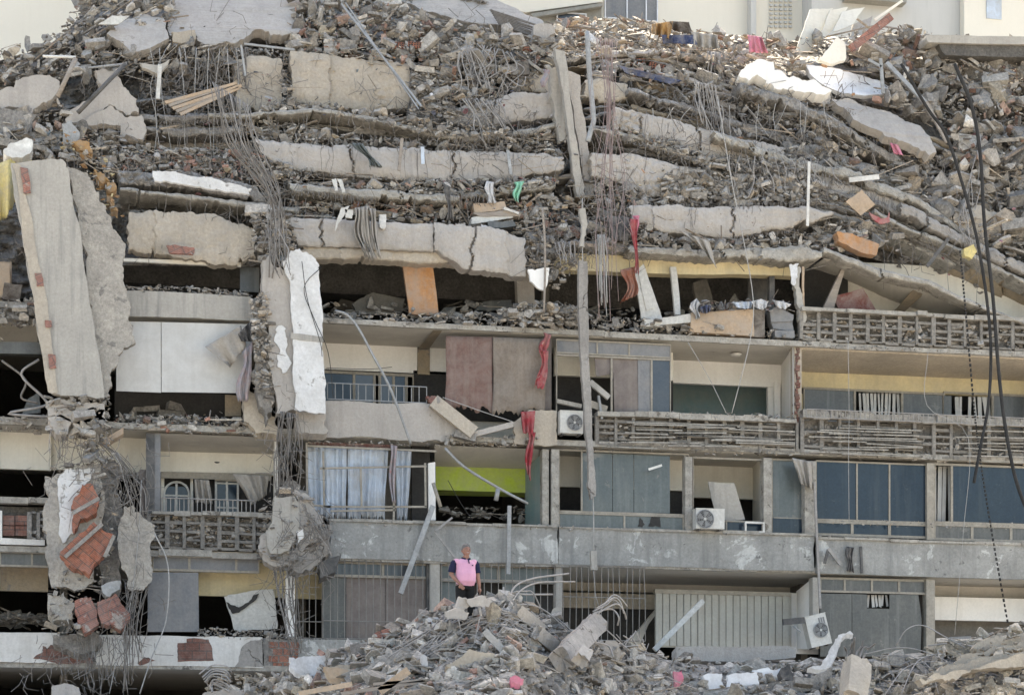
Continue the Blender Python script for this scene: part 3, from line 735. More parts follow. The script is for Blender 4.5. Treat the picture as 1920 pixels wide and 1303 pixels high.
for k, (u0, u1, v0, v1, a, b) in enumerate(((1503, 1990, 596, 646, 594, 616), (1505, 1990, 794, 856, 790, 816), (1120, 1494, 788, 838, 782, 806), (280, 510, 968, 1027, 960, 972))):
    scatter([(u0, a + 4), (u1, b + 4), (u1, b + v1 - v0 - 2), (u0, a + v1 - v0 - 2)], 600 if k != 2 else 350, .045 if k == 0 else .035, .15 if k == 0 else .12, lambda u, v: .03, ['caught in the upper right lattice', 'caught in the lower right lattice', 'caught in the middle lattice', 'caught in the left lattice'][k], seed=80 + k, yj=.06)

# collapsed parapet below the brown blinds and the junk by the hanging post
for k, (a, b, w_, h_, m_, l) in enumerate((((812, 752), (888, 812), .34, .2, 'beige', 'broken beam sliding out of the parapet below the brown blinds'), ((884, 816), (962, 796), .14, .2, 'concrete_smooth', 'bent coping length below the brown blinds'),
        ((852, 812), (892, 822), .2, .25, 'concrete_rough', 'crumbled lump under the sliding beam'), ((1106, 716), (1142, 746), .14, .1, 'concrete_panel', 'pale slab bit leaning right of the hanging post'),
        ((1044, 752), (1090, 762), .1, .12, 'ledge', 'loose coping length above the dusty air conditioner'), ((1122, 742), (1128, 786), .06, .1, 'metal_grey', 'bent sheet metal right of the hanging post'), ((1104, 756), (1138, 768), .18, .05, 'frame_metal', 'crushed window frame right of the hanging post'))):
    mb = MB(); mb.bar(P(*a, -.3 + .04 * k), P(*b, -.35 + .04 * k), w_, h_); mb.build(['fallen_beam', 'coping_piece', 'concrete_lump', 'slab_fragment', 'coping_piece', 'metal_sheet', 'crushed_frame'][k], m_, label=l, cat=['beam', 'coping', 'lump', 'slab fragment', 'coping', 'metal sheet', 'frame'][k])
strip('broken_brick_edge', [(800, 742), (816, 742), (838, 758), (846, 770), (830, 768), (806, 754)], -.2, .2, 'brick_pale', jag=2)
# pendant strips of torn plaster and dirt under the ledges, small chips on every sill
for k, (u0, u1, va, vb, w_) in enumerate(((575, 830, 824, 832, 'on the ledge over the pale blue curtains'), (1050, 1500, 838, 846, 'on the slab edge over the teal glass'), (1530, 1900, 972, 984, 'on the sill of the blue window'), (560, 900, 1196, 1204, 'on the low parapet behind the heap'))):
    scatter([(u0, va), (u1, va + (u1 - u0) * .022), (u1, vb + (u1 - u0) * .022), (u0, vb)], 120, .012, .05, lambda u, v: -.12, w_, seed=90 + k, yj=.04)

# dim debris inside the dark rooms
for k, (reg, wh) in enumerate((([(600, 566), (980, 566), (980, 590), (600, 590)], 'on the floor of the dark open storey'), ([(1110, 580), (1480, 575), (1480, 600), (1110, 596)], 'on the floor of the room with the leaning door'),
        ([(230, 762), (420, 764), (420, 782), (230, 780)], 'in the dark room under the white shutter panels'), ([(0, 1150), (85, 1150), (85, 1172), (0, 1170)], 'in the lowest room at the far left'), ([(830, 950), (985, 950), (985, 972), (830, 970)], 'in the dark room with the lime wall'))):
    scatter(reg, 90, .05, .3 if k < 4 else .14, lambda u, v: 1.6 + rnd.random(), wh, seed=120 + k, yj=.3, big=5, kinds=('chip',) * 3 + ('block', 'rock', 'stick'))
for k, (pts, m_, l) in enumerate((([(660, 570), (700, 548), (760, 560), (752, 588), (668, 588)], 'interior_mid', 'toppled cabinet left of the orange wooden panel'), ([(890, 582), (905, 566), (960, 562), (962, 586)], 'glass_grey', 'grey panel lying in the dark storey right of the orange panel'),
        ([(320, 774), (380, 758), (440, 772), (430, 784), (330, 784)], 'interior_mid', 'sagging mattress in the room under the white shutter panels'), ([(1300, 530), (1325, 520), (1340, 580), (1310, 584)], 'interior_mid', 'dim board leaning deep in the room with the clothes'))):
    mb = MB(); mb.poly(pts, 1.9, .15, 1.5, k + 5); mb.build(['cabinet', 'grey_sheet', 'mattress', 'leaning_board'][k], m_, label=l, cat=['cabinet', 'panel', 'mattress', 'board'][k])
# ------------------------------------------------------------------ collapsed upper floors
def YU(u, v):
    return (2.6 * max(0, (135 - v) / 90) * max(0, min(1, (u - 1030) / 60, (1640 - u) / 80)) if v < 135 else 0) + .15 + 3.4 * max(0, (490 - v) / 490) ** 1.15 + (.6 if u > 1500 else 0) * min(1, max(0, (u - 1500)) / 200)
BOT = [(-60, 560), (60, 560), (61, 500), (235, 498), (460, 500), (570, 470), (870, 480), (990, 505), (1040, 492), (1500, 492), (1530, 470), (1620, 480), (1740, 520), (1990, 610)]
CREST = [(-60, 120), (0, 108), (60, 92), (100, 74), (135, 42), (160, 12), (185, -60), (760, -60), (900, -10), (960, 22), (1010, 40), (1100, 44), (1200, 42), (1290, 55), (1400, 62), (1480, 72),
         (1530, 60), (1600, 66), (1690, 52), (1760, 68), (1840, 96), (1990, 96)]
def mass(name, u0, u1, ftop, fbot, yf, m, amp=.5, step=5, label=None, kind='stuff', sx=1., back=2.):
    G = []; nv = 0
    nu = int((u1 - u0) / step)
    mx = max(fbot(u0 + i * step) - ftop(u0 + i * step) for i in range(nu + 1)); nv = max(2, int(mx / step))
    for j in range(nv + 1):
        row = []
        for i in range(nu + 1):
            u = u0 + i * step; v = lerp(ftop(u), fbot(u), j / nv)
            p = P(u, v, yf(u, v)); q = Vector((p.x * sx, 0, p.z)); 
            n1 = noise.fractal(q * .9, .9, 2, 6); d, _ = noise.voronoi(Vector((p.x * 2.1 * sx, 3.1, p.z * 3.2))); n2 = d[0]
            d2, _ = noise.voronoi(Vector((p.x * 5 * sx, 7.1, p.z * 7)))
            row.append(P(u, v, yf(u, v) + amp * (n1 * .9 + n2 * .8 + d2[0] * .35 - .5)))
        G.append(row)
    G.insert(0, [Vector((p.x, p.y + back, p.z - .15)) for p in G[0]])
    mb = MB(); mb.grid(G); return mb.build(name, m, label=label, kind=kind, cat=None if kind == 'structure' else 'rubble')
mass('rubble_mass', -60, 1990, lambda u: curve(CREST, u) + 6, lambda u: curve(BOT, u), lambda u, v: YU(u, v) + 1.15, 'concrete_rough', amp=.75,
     label='compacted grey rubble packed between the crushed floors', step=4)
mb = MB(); mb.box((XL, 3.5, zl(505)), (XR, YB, zl(260))); part(mb, 'crushed_core', 'concrete_dark')

def bslab(name, top, bot, dy, th, m, label, cat='concrete slab', group=None, rough=.05, edge=3.2, seed=1, step=3, y2=0., yabs=None, crum=.0):
    """plate with a roughened front between two pixel polylines; th = depth in metres, dy = offset from the general slope of the ruin"""
    u0 = max(top[0][0], bot[0][0]) if False else min(top[0][0], bot[0][0]); u1 = max(top[-1][0], bot[-1][0])
    nu = max(2, int((u1 - u0) / step)); G = []; so_ = seed * 13.7
    hmax = max(curve(bot, lerp(u0, u1, i / 20)) - curve(top, lerp(u0, u1, i / 20)) for i in range(21)); nv = max(2, int(hmax / step))
    vm = sum(p[1] for p in top) / len(top); um = (u0 + u1) / 2
    yb = (YU(um, vm) + dy) if yabs is None else yabs
    def pl(u, cell, k):
        x = u / cell + k * 7.3; i = math.floor(x); h = lambda n_: (math.sin(n_ * 127.1 + seed * 311.7 + k * 74.7) * 43758.5453) % 1 * 2 - 1
        return lerp(h(i), h(i + 1), x - i)
    def e1(u, k): return edge * (pl(u, 31, k) * .8 + pl(u, 11, k + 5) * .6 + .45 * pl(u, 4.3, k + 9)) + (edge * 2.2 if k and pl(u, 23, k + 2) > .8 else 0) * -1
    rq = random.Random(seed * 7 + 1); brk = []; ub = u0 + rq.uniform(30, 110)
    while ub < u1 - 25: brk.append(ub); ub += rq.uniform(60, 260)
    gap = [rq.random() < .55 for _ in brk]; gw = [rq.uniform(.5, 1.4) for _ in brk]
    sdv = [rq.gauss(0, edge * .55) for _ in range(len(brk) + 1)]; sdy = [rq.gauss(0, .045) for _ in range(len(brk) + 1)]
    lu0 = lambda t: lerp(top[0][0], bot[0][0], t); lu1 = lambda t: lerp(top[-1][0], bot[-1][0], t)
    for j in range(nv + 1):
        t = j / nv; row = []
        a = lu0(t) + edge * noise.noise(Vector((t * 6, so_, 1.))) * 1.6; b = lu1(t) + edge * noise.noise(Vector((t * 6, so_, 8.))) * 1.6
        for i in range(nu + 1):
            u = lerp(a, b, i / nu)
            vt, vb = curve(top, u) + e1(u, 0), curve(bot, u) + e1(u, 3)
            sg = sum(1 for b_ in brk if u > b_ + 4 * pl(t * 60, 9, 3))
            v = lerp(vt, vb, t) + sdv[sg]; yy = yb + y2 * t + sdy[sg]
            for b_, g_, w_ in zip(brk, gap, gw):
                if g_ and abs(u - b_ - 5 * pl(t * 60 + b_, 9, 3) - 7 * pl(b_, 7, 1) * (t - .5)) < max(step * .5, w_): yy += .13; break
            p = P(u, v, yy); f = noise.fractal(p * 1.3 + Vector((so_, 0, 0)), .8, 2, 5)
            ed = min(t, 1 - t) * 2
            d = 0
            if crum:
                dd, _ = noise.voronoi(Vector((p.x * 4.5, so_, p.z * 4.5))); msk = max(0, min(1, (noise.noise(p * .6 + Vector((so_, 4, 0))) + crum) * 3)); d = (dd[1] - dd[0]) * -.22 * msk + .1 * msk
            row.append(P(u, v, yy + rough * f + d + (.05 * (1 - ed) ** 6)))
        G.append(row)
    off = Vector((0, th, 0)); n, mm = len(G), nu + 1
    mb = MB(); mb.grid(G)
    # returns: underside, top, two ends (subdivided once, with a ragged back)
    V = []
    rim = [G[0], G[-1], [r_[0] for r_ in G], [r_[-1] for r_ in G]]
    for k, L_ in enumerate(rim):
        G2 = []
        for q in range(4):
            G2.append([p + Vector((0, th * q / 3 + (0 if q == 0 else .02 * noise.noise(p * 3)), (0 if q == 0 else (-.02 if k == 1 else .02) * noise.noise(p * 2 + Vector((0, q * 3, 0)))))) for p in L_])
        mb.grid(G2)
    mb.grid([[p + off for p in r_] for r_ in (G[0], G[-1])])
    return mb.build(name, m, label=label, cat=cat, group=group)

FS, WP = 'fallen_slab', 'wall_fragment'
# --- thin crushed layers that follow the sag of the floors
GUIDE = [[(-60, 60), (200, 40), (440, 60), (760, 60), (1040, 80), (1200, 70), (1300, 90), (1500, 130), (1750, 210), (1990, 330)],
         [(-60, 160), (200, 130), (440, 110), (560, 98), (760, 122), (1040, 136), (1200, 106), (1300, 128), (1500, 195), (1750, 300), (1990, 440)],
         [(-60, 262), (260, 226), (470, 214), (620, 206), (760, 240), (880, 262), (1040, 230), (1160, 205), (1330, 250), (1500, 300), (1700, 380), (1990, 520)],
         [(-60, 300), (220, 300), (480, 268), (700, 275), (950, 290), (1050, 298), (1150, 250), (1330, 314), (1530, 345), (1700, 425), (1990, 560)],
         [(-60, 420), (200, 355), (500, 388), (600, 350), (860, 370), (1050, 350), (1180, 360), (1300, 390), (1560, 400), (1700, 450), (1990, 590)],
         [(-60, 560), (235, 480), (460, 495), (700, 480), (990, 500), (1200, 468), (1500, 484), (1700, 510), (1990, 600)]]
def flow(u, k): 
    i = min(int(k), len(GUIDE) - 2); return lerp(curve(GUIDE[i], u), curve(GUIDE[i + 1], u), k - i)
q = random.Random(404); LL = {}
ROW = ['along the crest', 'below the beige walls', 'over the smooth grey band', 'in the middle of the ruin', 'over the dark open storey']
for n_ in range(125):
    k = q.uniform(.25, 4.85); u0 = q.uniform(-40, 1800); l = q.choice((80, 150, 260, 420, 560)) * q.uniform(.6, 1.2); u1 = min(1960, u0 + l)
    if (u0 < 240 and k > 3) or (k < 2 and k > .9 and u0 < 780 and u1 > 430) or (k > 3.8 and u1 > 1520) or (2.75 < k < 3.3 and u0 < 1050 and u1 > 480): continue
    tilt = q.gauss(0, 7); us = [lerp(u0, u1, t / 5) for t in range(6)]; th_ = q.uniform(4, 10)
    top = [(u, flow(u, k) + tilt * (u - u0) / l) for u in us]; bot = [(u, v + th_ * q.uniform(.7, 1.25)) for u, v in top]
    if top[0][1] < 30: continue
    o = bslab('slab_layer', top, bot, q.uniform(-.02, .3), q.uniform(.5, 1.3), q.choice(('concrete_rough', 'ledge', 'concrete_smooth', 'concrete_rough', 'beige_deep')),
          'thin crushed slab layer ' + ROW[int(k)], cat='slab layer', group='crushed slab layers ' + ROW[int(k)], seed=100 + n_, edge=2.4, step=4, rough=.06)
    LL.setdefault(int(k), []).append((u0, o))
for v_ in LL.values(): ordinals(v_)
# --- plates at the very top left
def plate(name, pts, y, th, m, label, jag=4, seed=1, cat='concrete slab', off=None, group=None, rough=0):
    mb = MB(); mb.poly(pts, y, th, jag, seed, off=off or (0, th, -th * .35)); return mb.build(name, m, label=label, cat=cat, group=group)
plate(FS, [(330, -30, 4.6), (650, -40, 4.8), (600, 18, 3.6), (548, 30, 3.2), (566, 62, 2.7), (520, 66, 2.7), (478, 56, 2.8), (440, 82, 2.5), (385, 84, 2.5), (366, 60, 2.8), (318, 66, 2.8)], 3, .34, 'concrete_smooth', 'largest pale slab lying on the top left of the ruin', seed=3, jag=5)
plate(FS, [(200, 64, 2.5), (238, 36, 2.9), (268, 24, 3.1), (306, 34, 2.9), (317, 72, 2.4), (282, 90, 2.2), (245, 100, 2.1), (232, 82, 2.3)], 2.5, .3, 'concrete_smooth', 'six sided pale slab jutting out left of the largest top slab', seed=5, jag=3)
plate(WP, [(322, 60), (366, 56), (368, 74), (340, 82), (324, 78)], 2.5, .2, 'beige', 'small tan block wedged between the two pale top slabs', seed=7, jag=2)
plate(FS, [(0, 170), (30, 150), (60, 142), (108, 150), (112, 168), (90, 190), (60, 212), (20, 200), (-30, 190)], 1.5, .3, 'concrete_smooth', 'cracked pale plate at the far left edge of the ruin', seed=8, jag=4)
plate(FS, [(-40, 215), (20, 205), (70, 215), (60, 250), (10, 268), (-40, 260)], 1.3, .3, 'concrete_rough', 'rough crumbling plate under the pale plate at the far left edge', seed=9, jag=4)
plate(FS, [(178, 132), (215, 134), (236, 165), (256, 186), (261, 212), (236, 216), (226, 208), (205, 196), (150, 236), (122, 224), (135, 205), (182, 180)], 1.35, .22, 'concrete_smooth', 'upper half of the shattered plate behind the leaning iron bar', seed=10, jag=3)
plate(FS, [(150, 240), (206, 198), (228, 212), (234, 220), (266, 216), (268, 262), (232, 262), (226, 236), (190, 232)], 1.25, .2, 'concrete_smooth', 'lower half of the shattered plate behind the leaning iron bar', seed=11, jag=3)
bslab(WP, [(438, 114), (480, 104), (528, 112)], [(444, 214), (500, 208), (530, 202)], -0.32, .5, 'beige', 'narrow beige wall piece left of the wide beige wall near the top', crum=.0, seed=3)
bslab(WP, [(545, 97), (610, 103), (700, 116), (768, 124)], [(548, 192), (600, 203), (690, 209), (770, 202)], -0.37, .5, 'beige', 'wide beige wall piece under the rubble crest', seed=4, crum=-.25)
bslab(WP, [(768, 132), (850, 150)], [(768, 215), (852, 236)], -0.22, .5, 'concrete_rough', 'crumbling grey wall piece right of the wide beige wall', seed=14, crum=.9, step=4, rough=.08)
bslab(WP, [(840, 205), (900, 190), (970, 176), (1045, 172)], [(838, 232), (925, 240), (970, 228), (1045, 222)], -0.32, .6, 'concrete_smooth', 'dark stained wall piece left of the leaning beams', seed=15)
bslab(WP, [(962, 132), (1035, 136)], [(962, 172), (1035, 178)], -0.12, .4, 'beige', 'small beige wall piece behind the hanging red rag near the crest', seed=16)
bslab(FS, [(390, 215), (470, 212), (575, 204), (620, 206), (700, 220), (760, 236), (830, 250), (880, 256), (1000, 240), (1050, 226)],
      [(392, 224), (470, 222), (575, 212), (620, 213), (700, 229), (760, 246), (830, 262), (880, 268), (1000, 252), (1050, 236)], -.45, 2.3, 'ledge', 'long sagging floor slab with a yellowed underside below the beige wall', seed=5, edge=2)
bslab('ceiling_fragment', [(568, 216), (620, 222), (700, 236), (765, 250), (832, 266)], [(600, 248), (640, 252), (700, 262), (765, 272), (812, 276)], .25, .1, 'beige', 'tan ceiling piece sagging below the long bent slab', seed=6, y2=1.2)
bslab('wall_band', [(478, 262), (560, 270), (700, 274), (800, 280), (950, 288), (1055, 296)], [(500, 300), (530, 314), (600, 323), (750, 335), (870, 341), (960, 336), (1058, 320)], -0.52, .7, 'concrete_smooth', 'long smooth grey parapet band sagging across the middle of the ruin', seed=7, crum=-.35)
bslab(FS, [(540, 344), (640, 356), (700, 358), (830, 366), (862, 370)], [(548, 358), (640, 370), (700, 374), (830, 380), (862, 378)], -.5, 1.6, 'ledge', 'thick broken floor slab over the room stacked with wooden boards', seed=8, edge=3)
bslab(FS, [(860, 356), (930, 360), (1040, 342)], [(862, 368), (930, 368), (1042, 354)], -.3, 1.6, 'ledge', 'thin slab edge with dangling rods above the pile of boards', seed=18, edge=3)
bslab('wall_band', [(535, 405), (620, 410), (700, 416), (812, 420)], [(560, 458), (700, 466), (812, 472)], -0.57, .4, 'concrete_smooth', 'grey parapet band hung with grey drapes above the orange panel', seed=9, edge=1.5)
bslab('lower_beam', [(568, 461), (700, 468), (868, 476)], [(572, 484), (700, 489), (868, 497)], -.22, .5, 'beige', 'weathered beam below the grey parapet band with the drapes', seed=19, edge=2.5)
bslab('wall_band', [(814, 420), (868, 424), (940, 432), (984, 444)], [(816, 470), (872, 505), (940, 512), (986, 516)], -0.64, .5, 'concrete_smooth', 'grey parapet block stuck with white torn paper', seed=20, edge=3.5)
bslab(WP, [(984, 440), (1040, 448)], [(984, 490), (1040, 500)], -0.12, .4, 'concrete_rough', 'crumbled concrete end beside the grey parapet block', seed=21, edge=5, crum=.9, rough=.08)
bslab('wall_band', [(222, 318), (330, 322), (480, 348)], [(226, 345), (330, 352), (500, 385)], -0.62, .7, 'concrete_rough', 'dark crumbling band with the strip of white tiles', seed=22, edge=3, crum=.2)
plate('tile_strip', [(286, 321), (316, 322), (356, 330), (405, 336), (440, 345), (472, 354), (468, 365), (430, 360), (380, 352), (330, 343), (290, 339)], YU(380, 340) - .85, .06, 'peeling_white', 'narrow strip of broken white plaster on the dark band', seed=2, jag=2, cat='plaster strip')
bslab(FS, [(225, 352), (330, 362), (500, 382), (560, 392)], [(225, 358), (330, 370), (500, 392), (560, 400)], -.5, 1.2, 'ledge', 'thin slab edge under the dark band with the white plaster', seed=23, edge=2)
bslab(WP, [(240, 398), (330, 398), (420, 410), (478, 432)], [(240, 466), (300, 480), (385, 492), (440, 500), (478, 484)], -0.42, .4, 'beige', 'beige wall piece with a red brick patch over the left dark room', seed=24, edge=4)
plate('brick_patch', [(312, 460), (330, 459), (364, 464), (362, 477), (318, 474)], YU(340, 465) - .52, .05, 'brick_pale', 'flat patch of bare red bricks on the left beige wall piece', jag=1, cat='brick patch')
bslab(FS, [(262, 214), (330, 218), (450, 212)], [(262, 226), (330, 230), (450, 224)], -.3, 1.6, 'concrete_rough', 'upper of the thin dark slabs right of the shattered plate', seed=25)
bslab(FS, [(262, 234), (330, 240), (455, 236)], [(262, 244), (330, 252), (455, 248)], -.3, 1.8, 'concrete_rough', 'lower of the thin dark slabs right of the shattered plate', seed=26)
bslab(FS, [(225, 262), (330, 266), (470, 262)], [(225, 276), (330, 284), (470, 280)], .5, .6, 'concrete_smooth', 'smooth slab face deep under the thin dark slabs', seed=27)
# --- right half
bslab(WP, [(1098, 152), (1140, 150), (1176, 160)], [(1096, 192), (1140, 196), (1180, 186)], -0.32, .5, 'beige', 'round edged beige wall piece behind the hanging pipe', seed=30, edge=3)
bslab(WP, [(1190, 150), (1240, 156), (1300, 178)], [(1190, 178), (1240, 190), (1310, 205)], 0.08, .5, 'beige_deep', 'brown curved underside piece below the blue bundle', seed=31, edge=2, y2=.4)
bslab(FS, [(1118, 96), (1170, 94), (1210, 98), (1260, 112), (1290, 122)], [(1118, 104), (1170, 102), (1210, 107), (1260, 122), (1290, 133)], -.5, 1.3, 'ledge', 'curved pale slab edge over the dark hollow bricks', seed=32, edge=1.2)
bslab('wall_band', [(1152, 203), (1210, 212), (1270, 226), (1335, 245), (1400, 262), (1470, 276)], [(1150, 240), (1200, 250), (1260, 272), (1330, 296), (1400, 302), (1470, 300)], -0.52, .7, 'concrete_smooth', 'smooth grey parapet band curving down right of the leaning beams', seed=33, crum=-.2)
bslab(FS, [(1112, 236), (1150, 242), (1200, 252), (1260, 274), (1330, 306), (1420, 312), (1530, 330)], [(1112, 246), (1150, 252), (1200, 264), (1260, 288), (1330, 316), (1420, 324), (1530, 342)], -.35, 2.0, 'ledge', 'tilted floor slab with a tan underside below the curving band', seed=34, edge=3)
bslab('ceiling_fragment', [(1145, 262), (1200, 272), (1250, 290), (1290, 306)], [(1140, 282), (1200, 290), (1250, 306), (1290, 316)], .4, .1, 'beige_deep', 'tan ceiling piece under the tilted slab right of the leaning beams', seed=35, y2=.9)
bslab('wall_band', [(1108, 286), (1180, 290), (1240, 302), (1300, 322)], [(1110, 328), (1180, 350), (1230, 374), (1300, 388)], -0.52, .7, 'concrete_smooth', 'pale parapet piece shattering into blocks on its right side', seed=36, edge=3, crum=.05)
bslab(WP, [(1235, 310), (1330, 330), (1400, 335), (1520, 340)], [(1235, 378), (1330, 388), (1400, 382), (1520, 385)], -0.17, .7, 'concrete_rough', 'shattered band of grey blocks with thin rods below', seed=37, edge=4, crum=1., rough=.1, step=4)
bslab('wall_band', [(1180, 388), (1240, 384), (1330, 390), (1440, 384), (1500, 388), (1562, 398)], [(1190, 418), (1240, 432), (1340, 447), (1400, 440), (1450, 428), (1520, 422), (1562, 404)], -0.67, .9, 'concrete_smooth', 'long blue grey parapet band fraying along its lower edge', seed=38, edge=3, crum=-.3)
bslab(FS, [(1180, 462), (1280, 468), (1390, 466), (1500, 462), (1540, 470)], [(1180, 474), (1280, 482), (1390, 486), (1500, 490), (1540, 484)], -.4, 1.4, 'ledge', 'grey slab edge above the room with the clothes counter', seed=39, edge=3)
bslab(FS, [(1040, 452), (1100, 455), (1185, 462)], [(1040, 466), (1100, 470), (1185, 476)], -.2, 1., 'concrete_rough', 'ragged slab edge behind the thin dangling wires', seed=40, edge=3)
plate(FS, [(1560, 186, 2.0), (1600, 188, 2.0), (1660, 208, 1.9), (1725, 236, 1.6), (1756, 286, 1.2), (1742, 292, 1.1), (1700, 268, 1.2), (1648, 245, 1.3), (1600, 224, 1.5)], 2, .3, 'concrete_smooth', 'wide pale slab tilted down at the upper right', seed=41, jag=4)
plate(WP, [(1385, 140), (1400, 122), (1430, 112), (1450, 116), (1452, 132), (1500, 148), (1560, 170), (1548, 178), (1500, 172), (1440, 158), (1420, 140), (1392, 146)], 1.7, .35, 'white_wall', 'bright sunlit strip of white plaster on a broken slab edge', seed=45, jag=5)
plate('tiled_wall', [(1512, 122, 3.0), (1560, 128, 3.0), (1640, 150, 2.9), (1680, 166, 2.8), (1704, 182, 2.7), (1640, 178, 2.4), (1580, 176, 2.3), (1545, 160, 2.5), (1518, 138, 2.8)], 2, .15, 'tile_white', 'white tiled bathroom wall lying open behind the sunlit plaster strip', seed=43, jag=1.5, cat='tiled wall')
bslab(FS, [(1500, 342), (1560, 352), (1650, 378), (1760, 430), (1880, 480), (1990, 520)], [(1500, 350), (1560, 362), (1650, 390), (1760, 444), (1880, 494), (1990, 534)], -.3, 1.3, 'concrete_rough', 'upper of the parallel diagonal slab edges at the right', seed=44, edge=3)
bslab('ceiling_fragment', [(1535, 402), (1600, 404), (1700, 428), (1800, 470), (1920, 530), (1990, 560)], [(1560, 428), (1610, 446), (1690, 478), (1800, 526), (1920, 582), (1990, 610)], .1, .12, 'beige_deep', 'long yellowed ceiling plate sloping down to the right', seed=45, edge=1.5, y2=.9, rough=.01)
bslab(FS, [(1640, 392), (1700, 424), (1800, 464), (1920, 524), (1990, 552)], [(1640, 400), (1700, 432), (1800, 474), (1920, 534), (1990, 562)], -.25, .8, 'ledge', 'pale slab edge along the top of the yellowed ceiling plate', seed=46, edge=2)
bslab(FS, [(1545, 462), (1600, 484), (1660, 508), (1740, 526), (1800, 556), (1905, 594), (1990, 622)], [(1545, 474), (1600, 496), (1660, 522), (1740, 538), (1800, 566), (1905, 603), (1990, 632)], -.45, .5, 'ledge', 'lowest diagonal slab edge above the white triangular wall', seed=47, edge=1.5, yabs=-.25)
bslab('ceiling_fragment', [(1545, 484), (1600, 496), (1660, 518), (1740, 536), (1800, 566), (1905, 600)], [(1522, 500), (1580, 520), (1640, 546), (1700, 572), (1760, 592), (1905, 604)], .1, .08, 'ceiling', 'sloping tan ceiling over the white triangular wall', seed=48, edge=1, yabs=.1, y2=1.5, rough=.005)
bslab('ceiling_beam', [(1722, 532), (1748, 538)], [(1668, 594), (1686, 594)], 0, .1, 'beige_deep', 'narrow tan beam across the sloping ceiling', seed=49, edge=.5, yabs=.3, y2=1.2, rough=.005, cat='ceiling beam')
bslab(WP, [(1780, 330), (1850, 300), (1990, 330)], [(1790, 430), (1870, 440), (1990, 470)], 0.08, .8, 'concrete_rough', 'broken grey mass behind the black cables', seed=50, edge=7, crum=.6, rough=.12)
bslab(WP, [(1470, 265), (1560, 280), (1640, 320), (1750, 370)], [(1470, 292), (1560, 318), (1640, 360), (1750, 410)], -0.12, .8, 'concrete_rough', 'dark frayed slab band below the hollow bricks at the right', seed=51, edge=5, crum=.5, rough=.1)
bslab(WP, [(1790, 395), (1840, 385), (1875, 400)], [(1790, 440), (1840, 452), (1880, 436)], -0.32, .3, 'beige', 'split tan slab end beside the black cables', seed=52, edge=4)
for k, (top, th_, dy, m_, l) in enumerate((
    ([(1388, 152), (1470, 176), (1560, 222), (1640, 268), (1760, 336), (1850, 420)], 20, -.35, 'concrete_rough', 'topmost of the thick sagging floor slabs sloping down at the upper right'),
    ([(1340, 250), (1480, 296), (1600, 322), (1720, 368), (1810, 432)], 15, -.45, 'ledge', 'second thick sagging floor slab from the top at the upper right'),
    ([(1460, 312), (1560, 332), (1660, 362), (1740, 402)], 24, -.25, 'concrete_smooth', 'third thick sagging floor slab from the top at the upper right'),
    ([(1690, 380), (1800, 432), (1930, 500)], 22, -.45, 'concrete', 'lowest thick sagging floor slab at the upper right'),
    ([(1180, 168), (1260, 186), (1330, 210), (1400, 232), (1500, 262)], 11, -.3, 'concrete_rough', 'bent floor slab below the blue fabric bundle'),
    ([(1560, 236), (1640, 282), (1720, 330)], 12, -.1, 'ledge', 'short slab edge left of the wide tilted slab'),
    ([(1760, 140), (1850, 165), (1990, 200)], 14, -.2, 'concrete_rough', 'slab edge sticking out below the straight beam at the right'),
    ([(1800, 230), (1880, 240), (1990, 280)], 20, -.2, 'concrete', 'broken slab between the black cables and the right edge'),
    ([(-60, 275), (40, 262), (130, 245)], 10, -.35, 'concrete_rough', 'thin slab above the dirty canister at the left'),
    ([(560, 60), (640, 70), (740, 86), (900, 108), (1040, 112)], 9, .0, 'concrete_rough', 'slab edge buried in the rubble above the wide beige wall'))):
    bslab(FS, top, [(u, v + th_) for u, v in top], dy, 1.4, m_, l, seed=200 + k, edge=4, rough=.09, crum=.1 if m_ == 'concrete_rough' else -.3)
# top beam and its torn end
plate('fallen_beam', [(725, -30, 5.0), (900, -12, 5.0), (962, 14, 4.6), (1016, 38, 4.2), (1020, 62, 3.9), (985, 58, 3.9), (930, 46, 4.0), (870, 42, 4.0), (800, 22, 4.2), (740, 4, 4.5)], 4, .5, 'concrete_smooth', 'long pale beam lying along the top of the rubble crest', seed=60, jag=2)
plate('concrete_block', [(1000, 48), (1035, 46), (1042, 62), (1020, 74), (1000, 66)], 2.9, .4, 'concrete_smooth', 'squarish block at the torn right end of the top beam', seed=61, jag=1.5)
r = random.Random(62)
for k in range(9):
    v = 22 + k * 3.2; wire('rebar_rod', [(918 + k * 2, v - 3, 3.7), (960 + k, v + 10, 3.6), (1006, v + 24 + r.uniform(-2, 2), 3.5)], .022, 'rebar', 'bare steel rod in the torn end of the top beam', 'steel rod', 'steel rods in the torn end of the top beam')
# leaning beams and post of the centre
def beam(name, pts, y, th, m, label, cat='concrete beam', jag=1.5, seed=1): return plate(name, pts, y, th, m, label, jag, seed, cat, off=(0, th, 0))
beam('leaning_beam', [(1040, 92), (1058, 96), (1070, 190), (1086, 290), (1096, 350), (1098, 372), (1084, 372), (1072, 300), (1058, 190)], .9, .25, 'concrete_panel', 'front one of the three leaning beams near the crest', seed=2)
beam('leaning_beam', [(1060, 132), (1088, 142), (1098, 230), (1112, 330), (1114, 374), (1098, 374), (1086, 280), (1072, 190)], 1.15, .35, 'concrete_smooth', 'widest of the three leaning beams near the crest', seed=3)
beam('leaning_beam', [(1028, 128), (1046, 126), (1056, 190), (1066, 262), (1050, 266), (1040, 220), (1032, 180)], 1.3, .3, 'concrete_panel', 'shortest and leftmost of the three leaning beams near the crest', seed=4)
beam('hanging_post', [(1086, 392), (1097, 390), (1099, 440), (1096, 464), (1087, 462)], -.9, .16, 'concrete_panel', 'short upper piece of the thin concrete post hanging on its wires', jag=2, seed=5, cat='concrete post')
